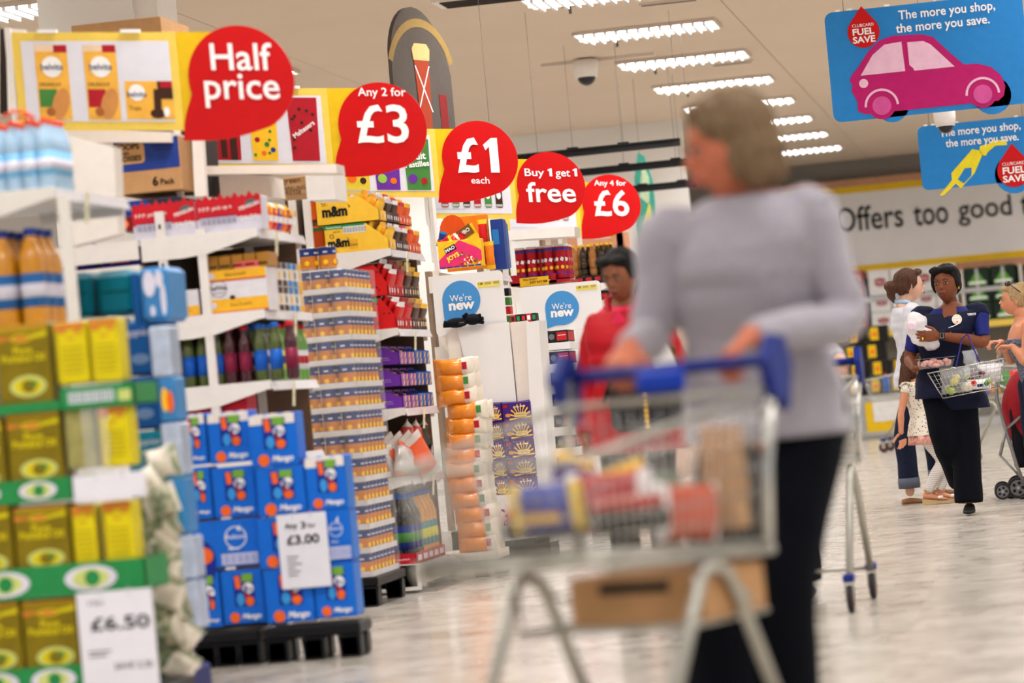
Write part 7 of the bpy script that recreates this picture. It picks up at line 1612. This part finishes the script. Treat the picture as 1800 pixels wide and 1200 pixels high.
tcn = nt.nodes.new('ShaderNodeTexCoord'); nt.links.new(tcn.outputs['Object'], vo.inputs['Vector']); nt.links.new(vo.outputs['Distance'], rp.inputs[0]); nt.links.new(rp.outputs[0], nt.nodes['Principled BSDF'].inputs['Base Color'])
shirt(w6, j6, flo, .10, off=.022, lo=-.20, hi=.96, name='top', label='white floral sleeveless top', flare=.16, bs=(.98, 1.1), up=.06)
pk = MB(); c6 = V(j6['pelvis'])
pk.loft([[c6+V(((.245+.012*math.sin(a*9))*math.cos(a)*f_, (.19+.012*math.sin(a*9))*math.sin(a)*f_, z)) for a in [2*PI*q/54 for q in range(54)]] for f_, z in ((1.05, -.20), (.98, -.10))], mat('pink plaid', (206, 120, 120), .7, rgb2=(226, 180, 160), scale=30)); pk.build('frill', w6, label='pink checked frill at the hem')
fs_ = MB()
for s in (-1, 1): 
    sh = V(j6['sh'+('L' if s > 0 else 'R')])
    for k in range(7): a = PI*k/6; fs_.ell(sh+V((s*.03, .05*math.cos(a), .03+.03*math.sin(a))), (.022, .02, .012), flo, nu=8, nv=6)
fs_.build('sleeve_frill', w6)
leg = mat('white ribbed leggings', (226, 220, 212), .75, var=.02); ntl = leg.node_tree; wv = ntl.nodes.new('ShaderNodeTexWave'); wv.bands_direction = 'Z'; wv.inputs['Scale'].default_value = 14; rpl = ntl.nodes.new('ShaderNodeValToRGB'); rpl.color_ramp.elements[0].color = (*lin((196, 188, 184)), 1); rpl.color_ramp.elements[1].color = (*lin((234, 228, 222)), 1); tcl = ntl.nodes.new('ShaderNodeTexCoord'); ntl.links.new(tcl.outputs['Object'], wv.inputs['Vector']); ntl.links.new(wv.outputs[0], rpl.inputs[0]); ntl.links.new(rpl.outputs[0], ntl.nodes['Principled BSDF'].inputs['Base Color'])
trousers(w6, j6, leg, r=(.105, .098, .070, .066, .046), bs=(.95, 1.1), cut=.04, name='leggings', label='white ribbed leggings', wr_=.002)
gl = mat('gold sandal', (196, 168, 124), .4)
for s in 'LR':
    an = V(j6['an'+s]); hd2 = MB()
    hd2.loft([[V((an.x+w_*math.cos(a)*1.0, an.y+.07-.30*u_, zt2+.0)) if False else V((an.x+sx*w_, an.y+.06-u_*.30, zt2 if up_ else .004)) for sx, up_ in ((-1, 0), (1, 0), (1, 1), (-1, 1))] for u_, w_, zt2 in ((0, .035, .065), (.3, .042, .055), (.7, .05, .035), (1, .03, .028))], gl, smooth=False)
    hd2.tube([an+V((-.05, .03, .03)), an+V((0, -.045, .045)), an+V((.05, .03, .03))], .011, gl, n=6)
    for k in range(4): hd2.ell((an.x-.03+.02*k, an.y-.13-.015*(k % 2), .075), (.020, .020, .016), inkw, nu=8, nv=6)
    hd2.build('sandal', w6, label='wedge sandal with white flowers')
    ft = MB(); ft.loft([[V((an.x+w_*math.cos(a), an.y+.05-u_*.26, z_+h_*math.sin(a))) for a in [2*PI*q/12 for q in range(12)]] for u_, w_, h_, z_ in ((0, .03, .03, .10), (.3, .036, .035, .09), (.7, .042, .018, .062), (1, .025, .01, .048))], sk_t); ft.build('foot', w6)
hair(w6, M6, brh, [((0, .026, .042), (.088, .096, .088)), ((0, .060, -.03), (.086, .075, .09)), (((.03, .09, -.02), (.05, .12, -.12), (.03, .12, -.24)), (.06, .06, .03)), (((-.04, .09, -.02), (-.06, .11, -.12), (-.04, .13, -.26)), (.06, .055, .03)), (((0, .1, -.05), (0, .14, -.15), (.0, .12, -.22)), (.06, .05, .03)), ((0, -.052, .088), (.06, .04, .026)), ((-.07, .03, -.02), (.02, .04, .06)), ((.07, .02, -.02), (.02, .04, .06))], amp=.022, fr=44)

# ---- 7. woman in strapless top with pushchair
YW = 23.9
pW = PY(1806, 600, YW); LW = V((pW.x, YW, 0)); kW2 = PY(1782, 503, YW).z/1.70; RW = math.radians(-90+12)
def iW(px_, py_, dy): return inv(PY(px_, py_, YW+dy), LW, RW, kW2)
hw = iW(1780, 543, 0); hnd = iW(1768, 610, -.12); hn2 = iW(1757, 606, .12)
J7 = dict(head=(.0, hw.y, 1.59), neck=(0, hw.y+.06, 1.43), chest=(0, hw.y+.09, 1.18), pelvis=(0, .06, .93), shL=(.17, hw.y+.08, 1.37), shR=(-.17, hw.y+.08, 1.37), elL=(.22, hw.y+.02, 1.10), wrL=(.16, hnd.y+.04, hnd.z-.0), elR=(-.22, hw.y+.0, 1.12), wrR=(-.10, hn2.y, hn2.z+.02))
w7, j7, M7 = person('woman with a blonde bun and strapless patterned top pushing the red pushchair', LW, RW, 1.70*kW2, J7, sk_t, handsp=dict(L=dict(d=(-.4, -1, .1), n=(0, -.2, -1), s=(-1, 0, 0), curl=.8), R=dict(d=(.3, -1, .1), n=(0, -.2, -1), s=(1, 0, 0), curl=.8)), headp=(0, math.radians(-4), 0), armr=1.2, body_scale=(1.05, 1.15))
pat = mat('patterned jersey', (56, 62, 84), .7, rgb2=(126, 134, 152), scale=34, stretch=(1, 1, 3))
mbs = MB(); mbs.loft(torso_rings(j7, [(-.2, .19, .14, .01), (0, .195, .145, .01), (.3, .16, .125, 0), (.5, .172, .145, -.01), (.66, .182, .15, -.012), (.70, .182, .148, -.012)]), None); remesh([(mbs, .010, 2)], pat).build('strapless_top', w7, label='dark patterned strapless top')
trousers(w7, j7, jean)
for s in 'LR': shoe(w7, j7['an'+s], (0, -1, 0), black)
hair(w7, M7, blo, [((0, .026, .040), (.083, .090, .084)), ((0, .045, -.005), (.080, .062, .072)), ((0, .075, .105), (.046, .046, .042)), ((.068, .01, .02), (.018, .045, .045)), ((-.068, .01, .02), (.018, .045, .045)), ((0, -.05, .088), (.06, .036, .024))], amp=.008)
sg_ = MB()
for s in (-1, 1): sg_.ell(M7 @ V((s*.036, -.035, .132)), (.028, .018, .022), mat('sunglass lens', (60, 40, 30), .05)); sg_.tube([M7 @ V((s*.064, -.03, .125)), M7 @ V((s*.088, .05, .06))], .004, brown, n=6)
sg_.build('sunglasses', w7, label='sunglasses pushed up on the hair'); MB().ell(M7 @ V((-.082, .0, -.035)), (.004, .005, .016), inkw).build('earring', w7)
MB().tube([V(j7['neck'])+V((-.06, .02, .0)), V(j7['neck'])+V((-.07, -.06, -.04)), V(j7['neck'])+V((-.03, -.11, -.10))], .004, chrome, n=6).build('necklace', w7)
# pushchair
pc = empty('pushchair', 'red and black pushchair with grey tube frame at the right edge', 'pushchair', loc=(PZ(1789, 876).x, 24.15, 0))
def iP(px_, py_, dy=0): p = PY(px_, py_, 24.15+dy); return V((p.x-pc.location.x, dy, p.z))
tube_m = mat('pushchair tube', (150, 148, 146), .35, .7)
for dy in (0, .42):
    mb = MB(); mb.tube([iP(1762, 600, dy), iP(1752, 640, dy), iP(1752, 700, dy), iP(1768, 755, dy), iP(1788, 820, dy), iP(1800, 850, dy)], .013, tube_m, n=10); mb.build('frame_tube', pc)
    mb = MB(); mb.tube([iP(1768, 755, dy), iP(1758, 800, dy)], .011, tube_m, n=8); mb.tube([iP(1768, 755, dy), iP(1830, 700, dy)], .011, tube_m, n=8); mb.tube([iP(1758, 800, dy), iP(1800, 845, dy)], .008, tube_m, n=8); mb.build('brace', pc)
mb = MB(); mb.tube([iP(1762, 600, 0), iP(1762, 600, .42)], .018, black, n=10); mb.tube([iP(1752, 700), iP(1752, 700, .42)], .008, tube_m); mb.tube([iP(1745, 672), iP(1768, 682)], .008, inkw, n=8); mb.build('push_bar', pc)
hood = MB(); rdm = mat('red hood fabric', (150, 22, 34), .7, var=.1)
rings = []
for k in range(9):
    a = math.radians(-10+k*24); rings.append([V((iP(1822, 715).x+.30*math.cos(a+1.6)*(1 if True else 0), .21+.24*math.cos(b), iP(1822, 720).z+.30*math.sin(a)*.0+(.34*math.sin(b)*(.6+.4*math.sin(a))) )) for b in [PI*q/12 for q in range(13)]])
hood = MB(); hx, hz = iP(1822, 722).x, iP(1822, 722).z
remesh([(MB().ell((hx, .21, hz), (.245, .25, .33), None, nu=24, nv=16).box(hx-.10, hx+.3, .0, .42, hz-.45, hz, None), .015, 3)], rdm).build('hood', pc, label='red hood')
sp_ = iP(1790, 760); remesh([(MB().box(sp_.x-.05, sp_.x+.45, .03, .39, sp_.z-.25, sp_.z+.18, None), .02, 4)], mat('black fabric', (26, 26, 34), .8)).build('seat', pc)
def pwheel(c, r, w=.03):
    M = Matrix.Translation(V(c)) @ Matrix.Rotation(PI/2, 4, 'X'); mb = MB(); n = 24
    tor_ = [V(c)+V((r*.87*math.cos(a), 0, r*.87*math.sin(a))) for a in [2*PI*k/n for k in range(n)]]; mb.tube(tor_, r*.13, rubber, n=8, closed=True)
    mb.lathe([(r*.74, -.008), (r*.74, .008)], (0, 0, 0), mat('wheel grey', (110, 108, 108), .5), 20, M=M)
    for k in range(5): a = 2*PI*k/5; mb.disc(FR(V(c)+V((0, -.009, 0))), r*.45*math.cos(a), r*.45*math.sin(a), r*.16, black, .001, n=10)
    mb.disc(FR(V(c)+V((0, -.009, 0))), 0, 0, r*.15, chromes, .002); mb.build('wheel', pc)
wz = .075
for x_, y_, dy, r in ((1790, 858, 0, .075), (1790, 858, .46, .075), (1758, 814, .0, .058), (1772, 814, .06, .058), (1758, 814, .42, .058)):
    p = iP(x_, y_, dy); pwheel((p.x, dy, r), r)
# ================================================================ finishing: groups, categories, parents
from collections import defaultdict
gr = defaultdict(list)
for o in list(C.objects):
    if o.type in ('CAMERA', 'LIGHT') or o.parent: continue
    if o.get('kind') == 'structure': continue
    gr[o.name.split('.')[0]].append(o)
for k, L_ in gr.items():
    if len(L_) > 1:
        for o in L_:
            if not o.get('group'): o['group'] = {'person': 'people in the shop', 'price_card': 'white price cards', 'dome_camera': 'ceiling cameras'}.get(k, k.replace('_', ' ')+'s in the shop')
seen = {}
for o in C.objects:
    if o.parent and o.get('category'): del o['category']
